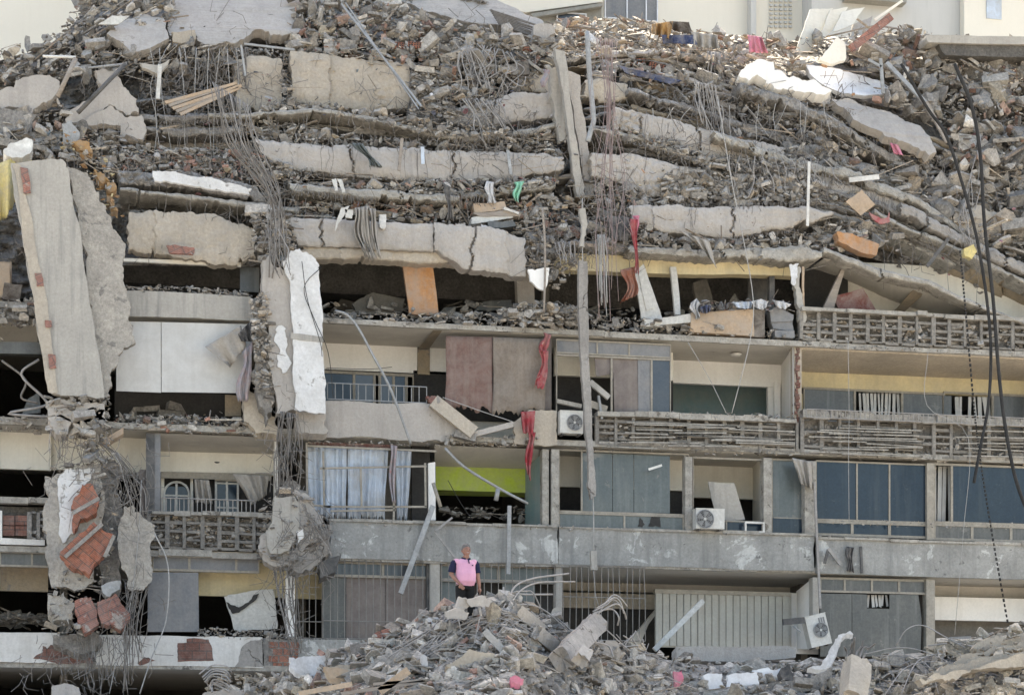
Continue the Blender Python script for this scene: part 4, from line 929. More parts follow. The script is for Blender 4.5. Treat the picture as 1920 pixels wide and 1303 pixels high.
beam('hanging_post', [(1086, 488), (1101, 490), (1102, 560), (1104, 640), (1107, 720), (1110, 800), (1114, 870), (1117, 930), (1108, 936), (1104, 880), (1097, 800), (1091, 700), (1086, 600)], -.9, .18, 'concrete', 'long thin concrete post hanging in front of the middle balconies', jag=1.3, seed=6, cat='concrete post')
wire('support_wire', [(1092, 372, -.85), (1091, 430, -.85), (1093, 500, -.85), (1100, 700, -.8), (1112, 930, -.8), (1113, 1035, -.8)], .016, 'wire_pale', 'wire running through the hanging concrete post')
beam('hanging_block', [(1108, 1032), (1119, 1032), (1121, 1068), (1109, 1068)], -.9, .14, 'concrete_panel', 'small oblong block dangling from the wire below the concrete post', jag=1, seed=7, cat='concrete block')
# pale posts hanging in the dark storey
beam('hanging_fragment', [(990, 505), (1030, 502), (1027, 530), (1020, 544), (1008, 540), (994, 522)], -.4, .1, 'white_wall', 'pointed white plaster piece hanging over the rubble ledge', jag=2, seed=8, cat='plaster fragment')

# --- the huge fallen wall panel at the left
plate('fallen_wall_panel', [(20, 306), (100, 298), (118, 300), (128, 316), (152, 440), (178, 620), (196, 746), (150, 742), (96, 734), (60, 540), (34, 400)], -1.35, .3, 'concrete_panel', 'tall grey wall panel hanging down at the left front', seed=70, jag=2, off=(0, .3, 0))
plate('fallen_wall_panel', [(126, 312), (165, 326), (186, 360), (200, 400), (222, 440), (234, 470), (238, 560), (250, 610), (255, 642), (228, 660), (214, 690), (206, 742), (192, 742), (170, 600), (150, 440)], -1.1, .3, 'plaster_grey', 'ragged tan wall layer behind the tall grey panel', seed=71, jag=6, off=(0, .3, 0))
plate('plaster_strip', [(24, 312), (40, 312), (62, 420), (88, 560), (108, 735), (90, 734), (66, 590), (42, 440)], -1.39, .035, 'beige', 'narrow strip of cream plaster and bricks down the left edge of the grey panel', seed=72, jag=2, cat='plaster strip', off=(0, .035, 0))
for k, pts in enumerate(([(38, 314), (52, 316), (58, 362), (44, 362)], [(65, 512), (78, 512), (82, 536), (69, 537)], [(84, 600), (96, 601), (98, 612), (86, 614)], [(90, 664), (104, 665), (106, 690), (92, 690)])):
    plate('exposed_brick', pts, -1.43, .035, 'brick_pale', ['topmost and tallest', 'second from the top', 'smallest', 'lowest'][k] + ' red brick showing in the cream strip of the grey panel', jag=.8, seed=k, cat='brick', off=(0, .035, 0))
for k, pts in enumerate(([(86, 752), (196, 756), (198, 790), (150, 796), (90, 780)], [(140, 772), (196, 768), (198, 800), (146, 808)], [(90, 782), (132, 786), (128, 812), (96, 806)])):
    plate('hanging_fragment', pts, -1.2, .3, 'concrete_smooth', ['widest', 'right hand', 'left hand'][k] + ' broken block clinging under the tall grey panel', seed=80 + k, jag=4)

# --- pillar with white plaster (left of centre)
plate('broken_pillar', [(492, 488), (505, 478), (516, 500), (540, 508), (548, 530), (552, 640), (556, 770), (520, 776), (508, 700), (500, 600)], -.9, .5, 'concrete_smooth', 'grey broken pillar carrying the big white plaster sheet', seed=90, jag=3, off=(0, .5, 0))
plate('plaster_sheet', [(530, 490), (545, 470), (562, 466), (584, 478), (598, 506), (606, 600), (608, 700), (610, 776), (585, 774), (553, 768), (549, 640), (545, 530)], -1.05, .12, 'peeling_white', 'tall flaking white plaster sheet with a rounded top', seed=91, jag=2.5, cat='plaster sheet', off=(0, .12, 0))
plate('plaster_seam', [(545, 624), (606, 632), (606, 642), (545, 635)], -1.07, .03, 'concrete_panel', 'grey band across the white plaster sheet', seed=92, jag=.6, cat='plaster band', off=(0, .03, 0))
plate('plaster_patch', [(516, 618), (528, 610), (536, 616), (538, 640), (542, 670), (538, 696), (530, 700), (520, 684), (522, 650), (514, 640)], -.94, .05, 'peeling_white', 'small ragged white patch on the grey pillar', seed=93, jag=3, cat='plaster patch', off=(0, .05, 0))
plate('hanging_fragment', [(470, 560), (492, 552), (504, 640), (516, 752), (500, 790), (470, 700), (478, 640)], -.75, .3, 'concrete_rough', 'crumbled dark edge left of the grey pillar', seed=94, jag=6)
plate('wall_fragment', [(457, 744), (478, 738), (510, 780), (520, 800), (520, 816), (480, 812), (458, 790)], -.3, .3, 'beige', 'tan wall corner at the foot of the grey pillar', seed=95, jag=3)
plate('hanging_fragment', [(553, 770), (612, 776), (612, 812), (556, 808)], -.6, .3, 'concrete_smooth', 'grey block under the flaking white plaster sheet', seed=96, jag=3)
plate('hanging_fragment', [(512, 934), (552, 930), (562, 960), (556, 1012), (540, 1032), (508, 1038), (500, 1010), (510, 980)], -1.35, .3, 'concrete_panel', 'smooth pale slab end in the clump hanging beside the lattice parapet', seed=97, jag=2)
for k, (pts, y_, m_, l) in enumerate((([(552, 918), (580, 930), (606, 968), (600, 1012), (566, 1034), (556, 1000), (560, 960)], -1.3, 'concrete_smooth', 'upper right slab piece of the clump hanging beside the lattice parapet'),
    ([(600, 972), (622, 986), (618, 1036), (596, 1052), (584, 1020)], -1.05, 'concrete', 'rightmost piece of the clump hanging beside the lattice parapet'),
    ([(500, 992), (512, 1036), (552, 1032), (548, 1062), (510, 1060), (484, 1024), (490, 1002)], -1.2, 'concrete_smooth', 'lower left piece of the clump hanging beside the lattice parapet'),
    ([(548, 1036), (590, 1028), (602, 1052), (580, 1070), (552, 1070)], -1.25, 'concrete', 'lowest piece of the clump hanging beside the lattice parapet'),
    ([(520, 915), (550, 900), (580, 928), (560, 944), (516, 940)], -.95, 'concrete_rough', 'topmost piece of the clump hanging beside the lattice parapet'),
    ([(520, 990), (590, 970), (600, 1040), (540, 1050)], -.9, 'concrete_rough', 'dark middle core of the clump hanging beside the lattice parapet'))):
    plate('hanging_fragment', pts, y_, .35, m_, l, seed=98 + k * 3, jag=4, off=(.05 * (k % 3 - 1), .35, -.08))
plate('plaster_flake', [(556, 996), (568, 990), (570, 1006), (558, 1020)], -1.4, .05, 'white_wall', 'white plaster flake on the hanging concrete clump', seed=99, jag=1.5, cat='plaster flake')
plate('metal_box', [(596, 1058), (640, 1040), (628, 1072), (600, 1084)], -1.0, .3, 'metal_dark', 'dark crushed box under the hanging concrete clump', seed=100, jag=2, cat='crushed box')

# --- hanging column of brickwork at the left
plate('broken_pillar', [(190, 860), (222, 870), (230, 960), (226, 1000), (222, 1110), (200, 1120), (180, 1000)], -.6, .4, 'concrete_rough', 'dark rough pillar behind the hanging brickwork', seed=110, jag=5)
plate('hanging_wall', [(84, 892), (120, 880), (190, 872), (196, 960), (180, 1000), (168, 1060), (175, 1090), (140, 1108), (96, 1096), (88, 1000), (82, 950)], -1.1, .35, 'plaster_grey', 'cream wall piece with brickwork hanging at the left', seed=111, jag=5, off=(0, .35, 0))
plate('plaster_sheet', [(108, 900), (130, 878), (178, 880), (150, 930), (140, 1000), (118, 1018), (112, 970)], -1.16, .06, 'peeling_white', 'white plaster sheet on the hanging cream wall piece', seed=112, jag=3, cat='plaster sheet', off=(0, .06, 0))
def brickslab(pts, y, label, seed, th=.22, m='brick'):
    o = plate('brick_slab', pts, y, th, m, label, seed=seed, jag=2.5, cat='brick wall piece')
    return o
brickslab([(136, 940), (154, 908), (168, 906), (186, 936), (180, 962), (150, 972), (140, 996), (138, 968)], -1.4, 'upper orange brick piece on the hanging cream wall', 1)
brickslab([(112, 1036), (148, 1000), (176, 978), (214, 1004), (196, 1040), (168, 1078), (140, 1066), (124, 1052)], -1.6, 'largest slanting orange brick piece on the hanging cream wall', 2)
brickslab([(140, 1126), (170, 1118), (186, 1168), (160, 1186), (146, 1166)], -1.3, 'left red brick piece in the lower hanging clump', 3, m='brick_pale')
brickslab([(182, 1128), (216, 1112), (244, 1150), (226, 1180), (190, 1168)], -1.35, 'right red brick piece in the lower hanging clump', 4, m='brick_pale')
for (a, b) in (((136, 962), (186, 934)), ((122, 1044), (192, 982)), ((196, 1044), (214, 1004))):
    mb = MB(); mb.bar(P(*a, -1.7), P(*b, -1.7), .09, .09); mb.build('mortar_ridge', 'mortar', label='grey mortar ridge running across the orange brick pieces', cat='mortar ridge', group='mortar ridges on the orange brickwork')
plate('hanging_wall', [(232, 950), (250, 946), (262, 962), (290, 984), (292, 1004), (282, 1040), (284, 1090), (270, 1106), (240, 1104), (228, 1060), (222, 1000)], -1.2, .15, 'plaster_grey', 'cream plaster piece hanging alone in front of the lattice parapet', seed=113, jag=3, off=(0, .15, 0))
plate('hanging_wall', [(90, 1114), (120, 1108), (142, 1130), (136, 1160), (100, 1164), (90, 1140)], -1.1, .3, 'plaster_grey', 'cream block left of the red bricks in the lower clump', seed=114, jag=3)
plate('hanging_fragment', [(100, 1190), (180, 1186), (192, 1200), (176, 1220), (140, 1224), (106, 1208)], -.5, .4, 'concrete_rough', 'rough lump resting before the white left parapet', seed=115, jag=4)
plate('hanging_fragment', [(190, 1098), (226, 1088), (226, 1104), (206, 1118), (194, 1112)], -1.4, .2, 'metal_grey', 'silvery crumpled piece over the lower red bricks', seed=116, jag=2)
plate('hanging_fragment', [(188, 826), (232, 800), (232, 812), (214, 822), (200, 832)], -.5, .2, 'wood_tan', 'broken tan slab tip poking over the left ceiling edge', seed=117, jag=1.5)

# ------------------------------------------------------------------ rubble between and on the plates
up = lambda d: (lambda u, v: YU(u, v) + d)
def band(a, b): return a + b[::-1]
scatter(band([(560, -20), (740, 10), (860, 46), (940, 60), (1040, 80)], [(540, 95), (700, 112), (780, 130), (900, 150), (1040, 132)]), 2300, .03, .32, up(.0), 'on the rubble crest above the wide beige wall', PAL_MIX, seed=1, power=3.6, big=60, yj=.4, kinds=('rock',) * 5 + ('chip',) * 3 + ('block',) * 3 + ('stick', 'brick'))
scatter([(1040, 36), (1200, 34), (1300, 60), (1400, 66), (1490, 76), (1500, 130), (1380, 120), (1290, 118), (1200, 100), (1050, 110)], 1300, .04, .24, up(-.2), 'on the sunlit crest', PAL_TOP, seed=2, big=50, yj=.7, kinds=('rock',) * 3 + ('chip',) * 5 + ('block', 'stick', 'stick', 'stick'))
scatter([(1490, 70), (1640, 55), (1700, 48), (1760, 66), (1990, 100), (1990, 330), (1800, 300), (1760, 230), (1640, 190), (1700, 150), (1560, 110)], 2600, .03, .4, up(-.1), 'on the slope at the upper right', PAL_MIX, seed=3, power=3.6, big=60, yj=.6, kinds=('rock',) * 5 + ('chip',) * 4 + ('block', 'stick', 'brick'))
scatter([(1750, 280), (1990, 300), (1990, 520), (1880, 470), (1800, 440), (1700, 380), (1620, 330), (1700, 300)], 1500, .03, .42, up(.2), 'around the black cables at the right', PAL_CONC, seed=4, power=3.6, big=25, yj=.5)
scatter([(1480, 270), (1560, 285), (1700, 330), (1800, 420), (1880, 480), (1700, 410), (1600, 380), (1480, 360)], 600, .04, .24, up(.05), 'on the diagonal ledges at the right', PAL_MIX, seed=5, big=20, align=.4, kinds=('rock',) * 4 + ('chip',) * 4 + ('block', 'stick', 'stick'))
scatter([(1290, 120), (1400, 125), (1560, 180), (1650, 240), (1740, 300), (1600, 290), (1470, 268), (1380, 255), (1300, 230), (1260, 200), (1180, 190), (1200, 150)], 900, .04, .24, up(.25), 'among the bent rods right of the centre', PAL_CONC, seed=6, big=25, yj=.4, align=.35)
scatter([(1100, 104), (1290, 130), (1290, 150), (1100, 150)], 260, .04, .2, up(.1), 'under the hollow bricks near the crest', PAL_MIX, seed=7)
scatter([(-60, 100), (60, 80), (110, 60), (170, -20), (330, -20), (320, 70), (430, 92), (440, 130), (200, 140), (100, 150), (0, 160), (-60, 160)], 1500, .04, .24, up(.0), 'at the top left of the ruin', PAL_MIX, seed=8, big=30, align=-.5, yj=.5, kinds=('rock',) * 3 + ('chip',) * 5 + ('block', 'stick', 'stick'))
scatter([(-60, 195), (110, 190), (180, 240), (250, 262), (225, 320), (120, 296), (20, 300), (-60, 300)], 900, .04, .26, up(-.1), 'beside the yellow sheet at the left edge', PAL_MIX, seed=9, big=25, yj=.4)
scatter([(225, 272), (330, 280), (480, 280), (500, 350), (400, 340), (290, 322), (225, 320)], 1000, .03, .16, up(-.15), 'on the ledge above the white plaster strip', PAL_MIX + [(.30, .15, .11)] * 6, seed=10, big=15, yj=.3)
scatter([(430, 215), (480, 225), (545, 230), (600, 250), (760, 262), (800, 282), (560, 274), (470, 264)], 420, .04, .2, up(-.1), 'on the smooth grey band', PAL_MIX, seed=11, big=12, kinds=('rock',) * 4 + ('chip',) * 4 + ('stick',))
scatter([(800, 262), (1040, 245), (1050, 298), (930, 290), (820, 284)], 350, .04, .18, up(.0), 'beneath the bent rods in the middle', PAL_MIX, seed=12, big=6, kinds=('rock', 'rock', 'chip', 'chip', 'stick'))
scatter([(480, 292), (600, 325), (560, 345), (700, 345), (1050, 330), (1050, 350), (850, 372), (700, 360), (590, 350), (500, 335)], 700, .04, .16, up(-.2), 'in the gap under the smooth grey band', PAL_MIX, seed=13, big=12)
scatter([(540, 372), (640, 378), (820, 382), (1040, 362), (1090, 380), (1090, 450), (985, 440), (820, 420), (700, 414), (545, 406)], 900, .04, .2, up(.1), 'in the crushed storey above the grey drapes', PAL_MIX + [(.42, .33, .22), (.2, .14, .1)] * 3, seed=14, big=20, kinds=('rock',) * 3 + ('chip',) * 4 + ('block', 'stick', 'stick', 'brick'))
scatter([(480, 385), (540, 400), (556, 462), (540, 500), (500, 500), (470, 440)], 420, .04, .2, up(-.5), 'on the pillar top wrapped in rods', PAL_CONC, seed=15, big=14)
scatter([(985, 440), (1060, 450), (1090, 500), (1040, 545), (990, 500)], 260, .04, .16, up(-.1), 'in the crumbled corner beside the grey block', PAL_CONC, seed=16)
scatter([(1110, 330), (1170, 350), (1260, 388), (1210, 425), (1300, 450), (1500, 440), (1540, 420), (1620, 410), (1700, 440), (1600, 470), (1500, 468), (1300, 470), (1110, 462)], 1500, .03, .24, up(-.1), 'in the crushed storey at the right', PAL_MIX, seed=17, power=3.6, big=25, kinds=('rock',) * 4 + ('chip',) * 3 + ('block', 'stick', 'stick'))
scatter([(1240, 312), (1400, 330), (1530, 340), (1540, 380), (1400, 385), (1240, 385)], 700, .06, .2, up(-.15), 'in the shattered block band', PAL_CONC, seed=18, big=28, kinds=('block',) * 5 + ('rock',) * 3)
scatter([(770, 140), (860, 130), (1040, 130), (960, 180), (850, 225), (770, 215)], 700, .04, .2, up(-.05), 'in the tangle of rods under the crest', PAL_CONC, seed=19, big=10)
scatter([(430, 90), (545, 95), (548, 200), (530, 205), (528, 110), (440, 110)], 220, .03, .14, up(.1), 'in the gap beside the narrow beige wall', PAL_CONC, seed=20)
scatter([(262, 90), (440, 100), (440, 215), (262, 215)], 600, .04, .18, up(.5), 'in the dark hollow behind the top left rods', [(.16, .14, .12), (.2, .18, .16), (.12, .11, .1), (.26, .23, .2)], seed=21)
scatter([(500, 196), (560, 190), (700, 208), (830, 230), (960, 240), (960, 256), (830, 256), (700, 228), (575, 206), (480, 215)], 420, .04, .16, up(-.4), 'along the sagging floor slab', PAL_CONC, seed=22, big=8)
scatter([(1150, 240), (1260, 262), (1330, 292), (1470, 300), (1530, 336), (1330, 312), (1250, 284), (1150, 252)], 500, .04, .16, up(-.3), 'along the tilted slab at the right', PAL_MIX, seed=23, big=8)
# rubble on the ledges of the lower storeys
fl = lambda a, b: (lambda u, v: lerp(a, b, rnd.random()))
scatter([(600, 586), (700, 588), (880, 588), (1000, 572), (1060, 566), (1090, 590), (1300, 604), (1490, 620), (1500, 636), (1200, 624), (900, 612), (600, 604)], 1300, .025, .15, fl(-.2, .9), 'on the ledge of the dark open storey', PAL_CONC, seed=30, big=25, yj=.1)
scatter([(975, 572), (1020, 566), (1090, 578), (1090, 610), (960, 606)], 380, .03, .16, fl(-.3, .3), 'heaped on the ledge beside the hanging post', PAL_CONC, seed=31, big=10, yj=.1)
scatter([(236, 538), (300, 536), (472, 546), (474, 558), (236, 548)], 300, .02, .1, fl(-.1, .3), 'on top of the left concrete band', PAL_CONC, seed=32, yj=.1)
scatter([(215, 778), (330, 776), (455, 786), (520, 806), (520, 818), (300, 808), (215, 802)], 560, .025, .14, fl(-.2, .5), 'on the ledge under the white shutter panels', PAL_MIX + [(.35, .15, .1)] * 3, seed=33, big=14, yj=.1)
scatter([(-60, 565), (70, 560), (80, 612), (-60, 610)], 380, .03, .2, fl(-.4, .4), 'on the slab at the far left edge', PAL_MIX, seed=34, big=8, yj=.1)
scatter([(-60, 785), (100, 780), (150, 800), (100, 812), (-60, 806)], 260, .02, .12, fl(-.2, .4), 'on the thin slab at the far left', PAL_CONC, seed=35, yj=.1)
scatter([(370, 1176), (500, 1182), (600, 1200), (480, 1198), (370, 1194)], 260, .02, .09, fl(-.2, .2), 'on top of the white lower parapet', PAL_CONC, seed=36, yj=.05)
scatter([(830, 812), (900, 822), (980, 815), (1040, 830), (960, 838), (840, 836)], 260, .02, .12, fl(-.2, .3), 'in the broken gap of the parapet under the brown blind', PAL_CONC, seed=37, yj=.1)
scatter([(1040, 770), (1490, 776), (1490, 786), (1120, 782), (1040, 782)], 240, .015, .07, fl(-.2, .1), 'on the rail over the middle lattice', PAL_CONC, seed=38, yj=.05)
scatter([(1505, 645), (1990, 660), (1990, 668), (1505, 652)], 200, .015, .06, fl(-.2, 0), 'under the upper right lattice', PAL_CONC, seed=39, yj=.05)
scatter([(620, 974), (1040, 984), (1520, 1002), (1900, 1018), (1500, 1006), (620, 982)], 300, .012, .05, fl(-.25, 0), 'on the coping of the long parapet', PAL_CONC, seed=40, yj=.02)
scatter([(90, 870), (230, 865), (235, 900), (200, 1110), (240, 1190), (90, 1190), (90, 1100), (190, 1000)], 420, .03, .16, lambda u, v: -.9, 'in the hanging clump at the left', PAL_CONC, seed=41, big=8, yj=.3)
scatter([(86, 742), (205, 744), (215, 860), (180, 880), (150, 830), (100, 800)], 300, .04, .2, lambda u, v: -1.0, 'clinging below the tall grey panel', PAL_CONC, seed=42, big=8, yj=.3)
scatter([(470, 560), (500, 540), (515, 760), (480, 720)], 220, .04, .14, lambda u, v: -.9, 'along the crumbled edge of the grey pillar', PAL_CONC, seed=43, big=6, yj=.15)
scatter([(495, 930), (560, 910), (620, 985), (615, 1050), (540, 1072), (490, 1040)], 200, .03, .14, lambda u, v: -1.25, 'stuck in the concrete clump beside the lattice', PAL_CONC, seed=44, yj=.2)

LIT = [(.6, .6, .6), (.55, .55, .58), (.12, .16, .3), (.25, .06, .07), (.04, .04, .05), (.5, .42, .3), (.2, .28, .34), (.4, .22, .12), (.3, .12, .18), (.65, .62, .55), (.06, .07, .1)]
scatter([(-60, 110), (200, 30), (560, 60), (1000, 80), (1300, 70), (1700, 60), (1990, 120), (1990, 560), (1500, 460), (1000, 430), (480, 400), (230, 330), (-60, 300)], 420, .03, .13, up(-.25), 'caught all over the crushed floors', LIT, seed=50, yj=.3, kinds=('chip',) * 5 + ('stick',), name='litter')
scatter([(160, 60), (560, 80), (1000, 90), (1300, 80), (1600, 80), (1800, 150), (1860, 440), (1500, 440), (1000, 430), (480, 400), (230, 300)], 230, .07, .16, up(-.3), 'splintered over the crushed floors', PAL_CONC, seed=51, yj=.3, kinds=('stick',), big=60)
# ------------------------------------------------------------------ buildings behind (pale blocks beyond the ruin)
fb = thing('far_building', (P(-300, 300, 24).x, 26, 0), 'cream coloured building rising behind the left edge of the ruin', 'building')
mb = MB(); mb.box((P(-700, 0, 24).x, 24, 0), (P(985, 0, 24).x, 34, 58)); mb.build('wall', 'far_wall', fb)  # unseen height and hidden right end stretched to shade the left crest
fc = thing('far_building', (P(1250, 300, 18).x, 20, 0), 'cream apartment block with blue framed windows behind the sunlit crest', 'building')
mb = MB(); mb.box((P(860, 0, 18).x, 18, 0), (P(1512, 0, 18).x, 30, P(1200, -90, 18).z)); mb.build('wall', 'far_wall', fc)
def fwin(b, u0, u1, v0, v1, y, cols=(), pane='glass_grey', fm='tile_white', name='window'):
    m = MB(); f = 2.
    m.R(u0, u1, v0, v0 + f, y - .1, .12); m.R(u0, u1, v1 - f, v1, y - .1, .12)
    for u in [u0 + f / 2] + list(cols) + [u1 - f / 2]: m.R(u - f / 2, u + f / 2, v0 + f, v1 - f, y - .09, .1, vr=(u0 + u1) / 2)
    o = m.build(name, fm, b); q = MB(); q.R(u0 + f, u1 - f, v0 + f, v1 - f, y - .04, .03); q.build('pane', pane, o); return o
fwin(fc, 1134, 1234, -40, 38, 18, (1176, 1212), 'panel_blue')
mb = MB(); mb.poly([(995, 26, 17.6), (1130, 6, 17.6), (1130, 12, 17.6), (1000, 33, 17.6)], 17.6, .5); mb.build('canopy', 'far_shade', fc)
mb = MB(); mb.poly([(1006, 30, 17.9), (1128, 12, 17.9), (1128, 60, 17.9), (1006, 60, 17.9)], 17.9, .05); mb.build('recess_shade', 'far_shade', fc)  # flat sheet on the wall, shade of a recess put into its colour
fwin(fc, 1044, 1100, 24, 62, 17.86, (), 'glass_dark')
mb = MB(); mb.poly([(870, -20, 17.7), (1130, -20, 17.7), (1130, 4, 17.7), (985, 24, 17.7), (930, 8, 17.7)], 17.7, .2); mb.build('balcony_front', 'far_wall', fc)
mb = MB()
for i in range(5):
    for j in range(9): mb.R(1444 + i * 9, 1449 + i * 9, -16 + j * 8, -12 + j * 8, 17.9, .06)
o = mb.build('vent_block', 'far_grey', fc)
mb = MB(); mb.R(1408, 1418, -60, 66, 17.6, .4); mb.build('drain_pipe', 'far_grey', fc)
fd = thing('far_building', (P(1740, 300, 17).x, 20, 0), 'greyish white building with a blue strip behind the right end of the ruin', 'building')
mb = MB(); mb.box((P(1522, 0, 17).x, 17, 0), (P(2100, 0, 17).x, 30, P(1200, -110, 17).z)); mb.build('wall', 'far_grey', fd)
mb = MB(); mb.R(1808, 1990, -80, 150, 16.6, .38); mb.build('wall', 'far_wall', fd, label='cream corner of the building beside the blue strip')
mb = MB(); mb.R(1850, 1878, -60, 36, 16.56, .03); mb.build('window_strip', 'cloth_blue', fd)
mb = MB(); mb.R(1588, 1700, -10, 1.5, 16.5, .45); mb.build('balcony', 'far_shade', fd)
# fallen concrete beam in front of it
plate('fallen_beam', [(1738, 66), (1990, 70), (1990, 84), (1740, 80)], 2.3, .6, 'concrete_panel', 'upper half of the straight beam at the right end of the crest', seed=1, jag=1, off=(0, .6, 0))
plate('fallen_beam', [(1760, 81), (1990, 85), (1990, 108), (1772, 104)], 2.4, .6, 'concrete_dark', 'darker lower half of the straight beam at the right end of the crest', seed=2, jag=1.5, off=(0, .6, 0))
# tilted pale panels on the crest
for k, (a, b, c, d) in enumerate((((1492, 100), (1519, 18), (1562, 16), (1520, 96)), ((1530, 84), (1556, 20), (1590, 14), (1556, 62)), ((1562, 60), (1580, 22), (1622, 14), (1600, 46)), ((1590, 88), (1600, 46), (1636, 30), (1628, 62)))):
    plate('tilted_panel', [(a[0], a[1], 4.6 + k * .12), (b[0], b[1], 4.9 + k * .12), (c[0], c[1], 5.1 + k * .12), (d[0], d[1], 4.9 + k * .12)], 2.6, .06, 'concrete_smooth' if k == 3 else 'cream_wall', ['leftmost and largest', 'second', 'third', 'darkest'][k] + ' cream board of the tilted stack on the crest', jag=1, seed=k, cat='board', off=(0, .06, 0))
plate('wall_fragment', [(1536, 112), (1570, 68), (1584, 80), (1586, 112), (1562, 120)], 2.3, .1, 'cream_wall', 'folded cream board below the tilted stack on the crest', seed=8, jag=2, cat='board')
# ------------------------------------------------------------------ rods, wires and cables
def rods(n, tops, bots, label, group, r=.012, m='rebar', mids=None, y=None, jit=8, seed=1, cat='steel rod', name='rebar_rod', loose=.25, dy=.0, yj=.2, curl=0.):
    """n single rods from a pixel polyline of tops to one of ends, each its own object"""
    q = random.Random(seed); RL = []
    def at(pl, t):
        x = t * (len(pl) - 1); i = min(int(x), len(pl) - 2) if len(pl) > 1 else 0
        return pl[0] if len(pl) == 1 else (lerp(pl[i][0], pl[i + 1][0], x - i), lerp(pl[i][1], pl[i + 1][1], x - i))
    for k in range(n):
        t = (k + q.uniform(.1, .9)) / n; a = at(tops, t); b = at(bots, min(1, max(0, t + q.uniform(-.15, .15))))
        L = math.hypot(b[0] - a[0], b[1] - a[1]); cut = q.uniform(1 - loose, 1 + loose * .3)
        b = (a[0] + (b[0] - a[0]) * cut, a[1] + (b[1] - a[1]) * cut)
        ya = (YU(*a) - .5 + dy) if y is None else y + dy
        yy = ya + q.uniform(-yj, yj); pts = [a]
        M_ = [at(c, t) for c in (mids or [])]
        if not M_: M_ = [(lerp(a[0], b[0], s_) , lerp(a[1], b[1], s_)) for s_ in ((.33, .66) if L > 40 else (.5,))]
        for c in M_: pts.append((c[0] + q.gauss(0, jit * min(1, L / 120)), c[1] + q.gauss(0, jit * .6)))
        pts.append(b)
        if curl and q.random() < curl:
            s_ = q.choice((-1, 1)); w_ = q.uniform(6, 16); pts += [(b[0] + s_ * w_, b[1] + 3), (b[0] + s_ * w_ * 1.3, b[1] - w_)]
        P3 = [P(p[0], p[1], yy + q.uniform(-.08, .08) + dyk * i) for i, p in enumerate(pts) for dyk in (-.03,)]
        mb = MB(); mb.tube(smooth_path(P3, 4), r * q.uniform(.8, 1.25), 5)
        ro = mb.build(name, m if q.random() < .7 else ('rebar_pale' if m == 'rebar' else m), smooth=True, label=label, cat=cat, group=group); RL.append((a[0], ro))
    ordinals(RL)
rods(20, [(335, 88), (470, 90)], [(330, 160), (475, 175)], 'bent steel rod hanging under the largest top left slab', 'rods under the top left slab', jit=12, seed=1, curl=.4, dy=.1, r=.014)
rods(9, [(262, 90), (460, 92)], [(262, 330), (455, 400)], 'long thin wire falling from the top left slabs', 'long wires at the upper left', r=.008, m='wire_pale', jit=6, seed=2, dy=-.9, cat='wire', name='hanging_wire')
rods(22, [(392, 150), (470, 200)], [(490, 520), (535, 470)], 'steel rod in the bundle running down to the grey pillar', 'bundle of rods above the grey pillar', mids=[[(420, 260), (480, 270)], [(480, 340), (515, 350)], [(510, 400), (535, 410)]], jit=9, seed=3, y=-.75, yj=.15)
rods(8, [(495, 430), (535, 430)], [(515, 520), (548, 520)], 'steel rod wrapped round the head of the grey pillar', 'rods wrapped round the grey pillar', seed=4, y=-1.25, yj=.05)
rods(16, [(850, 70), (960, 100)], [(855, 200), (970, 170)], 'curled rod in the tangle left of the leaning beams', 'tangle of rods left of the leaning beams', jit=22, seed=5, r=.015, m='rebar_pale', curl=.7, dy=-.2)
rods(10, [(860, 185), (940, 190)], [(905, 290), (980, 240)], 'straight rod slanting from the tangle over the grey band', 'slanting rods over the grey band', jit=5, seed=6, r=.016, m='rebar_pale', dy=-.3)
rods(10, [(860, 100), (885, 90)], [(862, 175), (930, 180)], 'pale rod dropping from the rubble into the tangle', 'pale rods above the tangle', jit=6, seed=7, r=.014, m='rebar_pale', dy=-.3)
rods(16, [(1326, 96), (1352, 100)], [(1352, 265), (1450, 335)], 'thick bent rod of the bundle falling from the sunlit crest', 'bundle of bent rods under the sunlit crest', mids=[[(1332, 150), (1350, 150)], [(1345, 190), (1385, 215)]], jit=7, seed=8, r=.02, m='rebar_pale', dy=-.5)
rods(12, [(1300, 155), (1345, 160)], [(1318, 248), (1362, 262)], 'rod hanging left of the bent bundle', 'rods left of the bent bundle', jit=4, seed=9, r=.014, m='rebar_pale', dy=-.4)
rods(14, [(1210, 205), (1560, 190)], [(1215, 262), (1560, 265)], 'thin wire dangling across the right hand ledges', 'thin wires on the right hand ledges', r=.008, m='wire_pale', jit=4, seed=10, dy=-.4, cat='wire', name='hanging_wire')
rods(12, [(1360, 290), (1560, 300)], [(1372, 375), (1580, 345)], 'rod sticking from the shattered block band', 'rods in the shattered block band', jit=5, seed=11, m='rebar_pale', dy=-.4)
rods(14, [(1116, 70), (1158, 74)], [(1120, 620), (1165, 560)], 'very long thin wire hanging beside the leaning beams', 'long wires beside the leaning beams', mids=[[(1124, 200), (1160, 200)], [(1134, 330), (1162, 330)], [(1122, 450), (1166, 450)]], r=.008, m='wire_red', jit=14, seed=12, y=-1.0, cat='wire', name='hanging_wire', loose=.35)
rods(8, [(1116, 440), (1135, 440)], [(1120, 576), (1142, 590)], 'straight pale wire hanging in front of the dark storey', 'pale wires before the dark storey', r=.013, m='wire_pale', jit=1, seed=13, y=-1.1, yj=.05, cat='wire', name='hanging_wire')
rods(14, [(522, 770), (558, 776)], [(514, 930), (560, 930)], 'steel rod stretched from the pillar foot to the hanging clump', 'rods between the pillar and the hanging clump', jit=5, seed=14, y=-.95, yj=.15, loose=.02, r=.014)
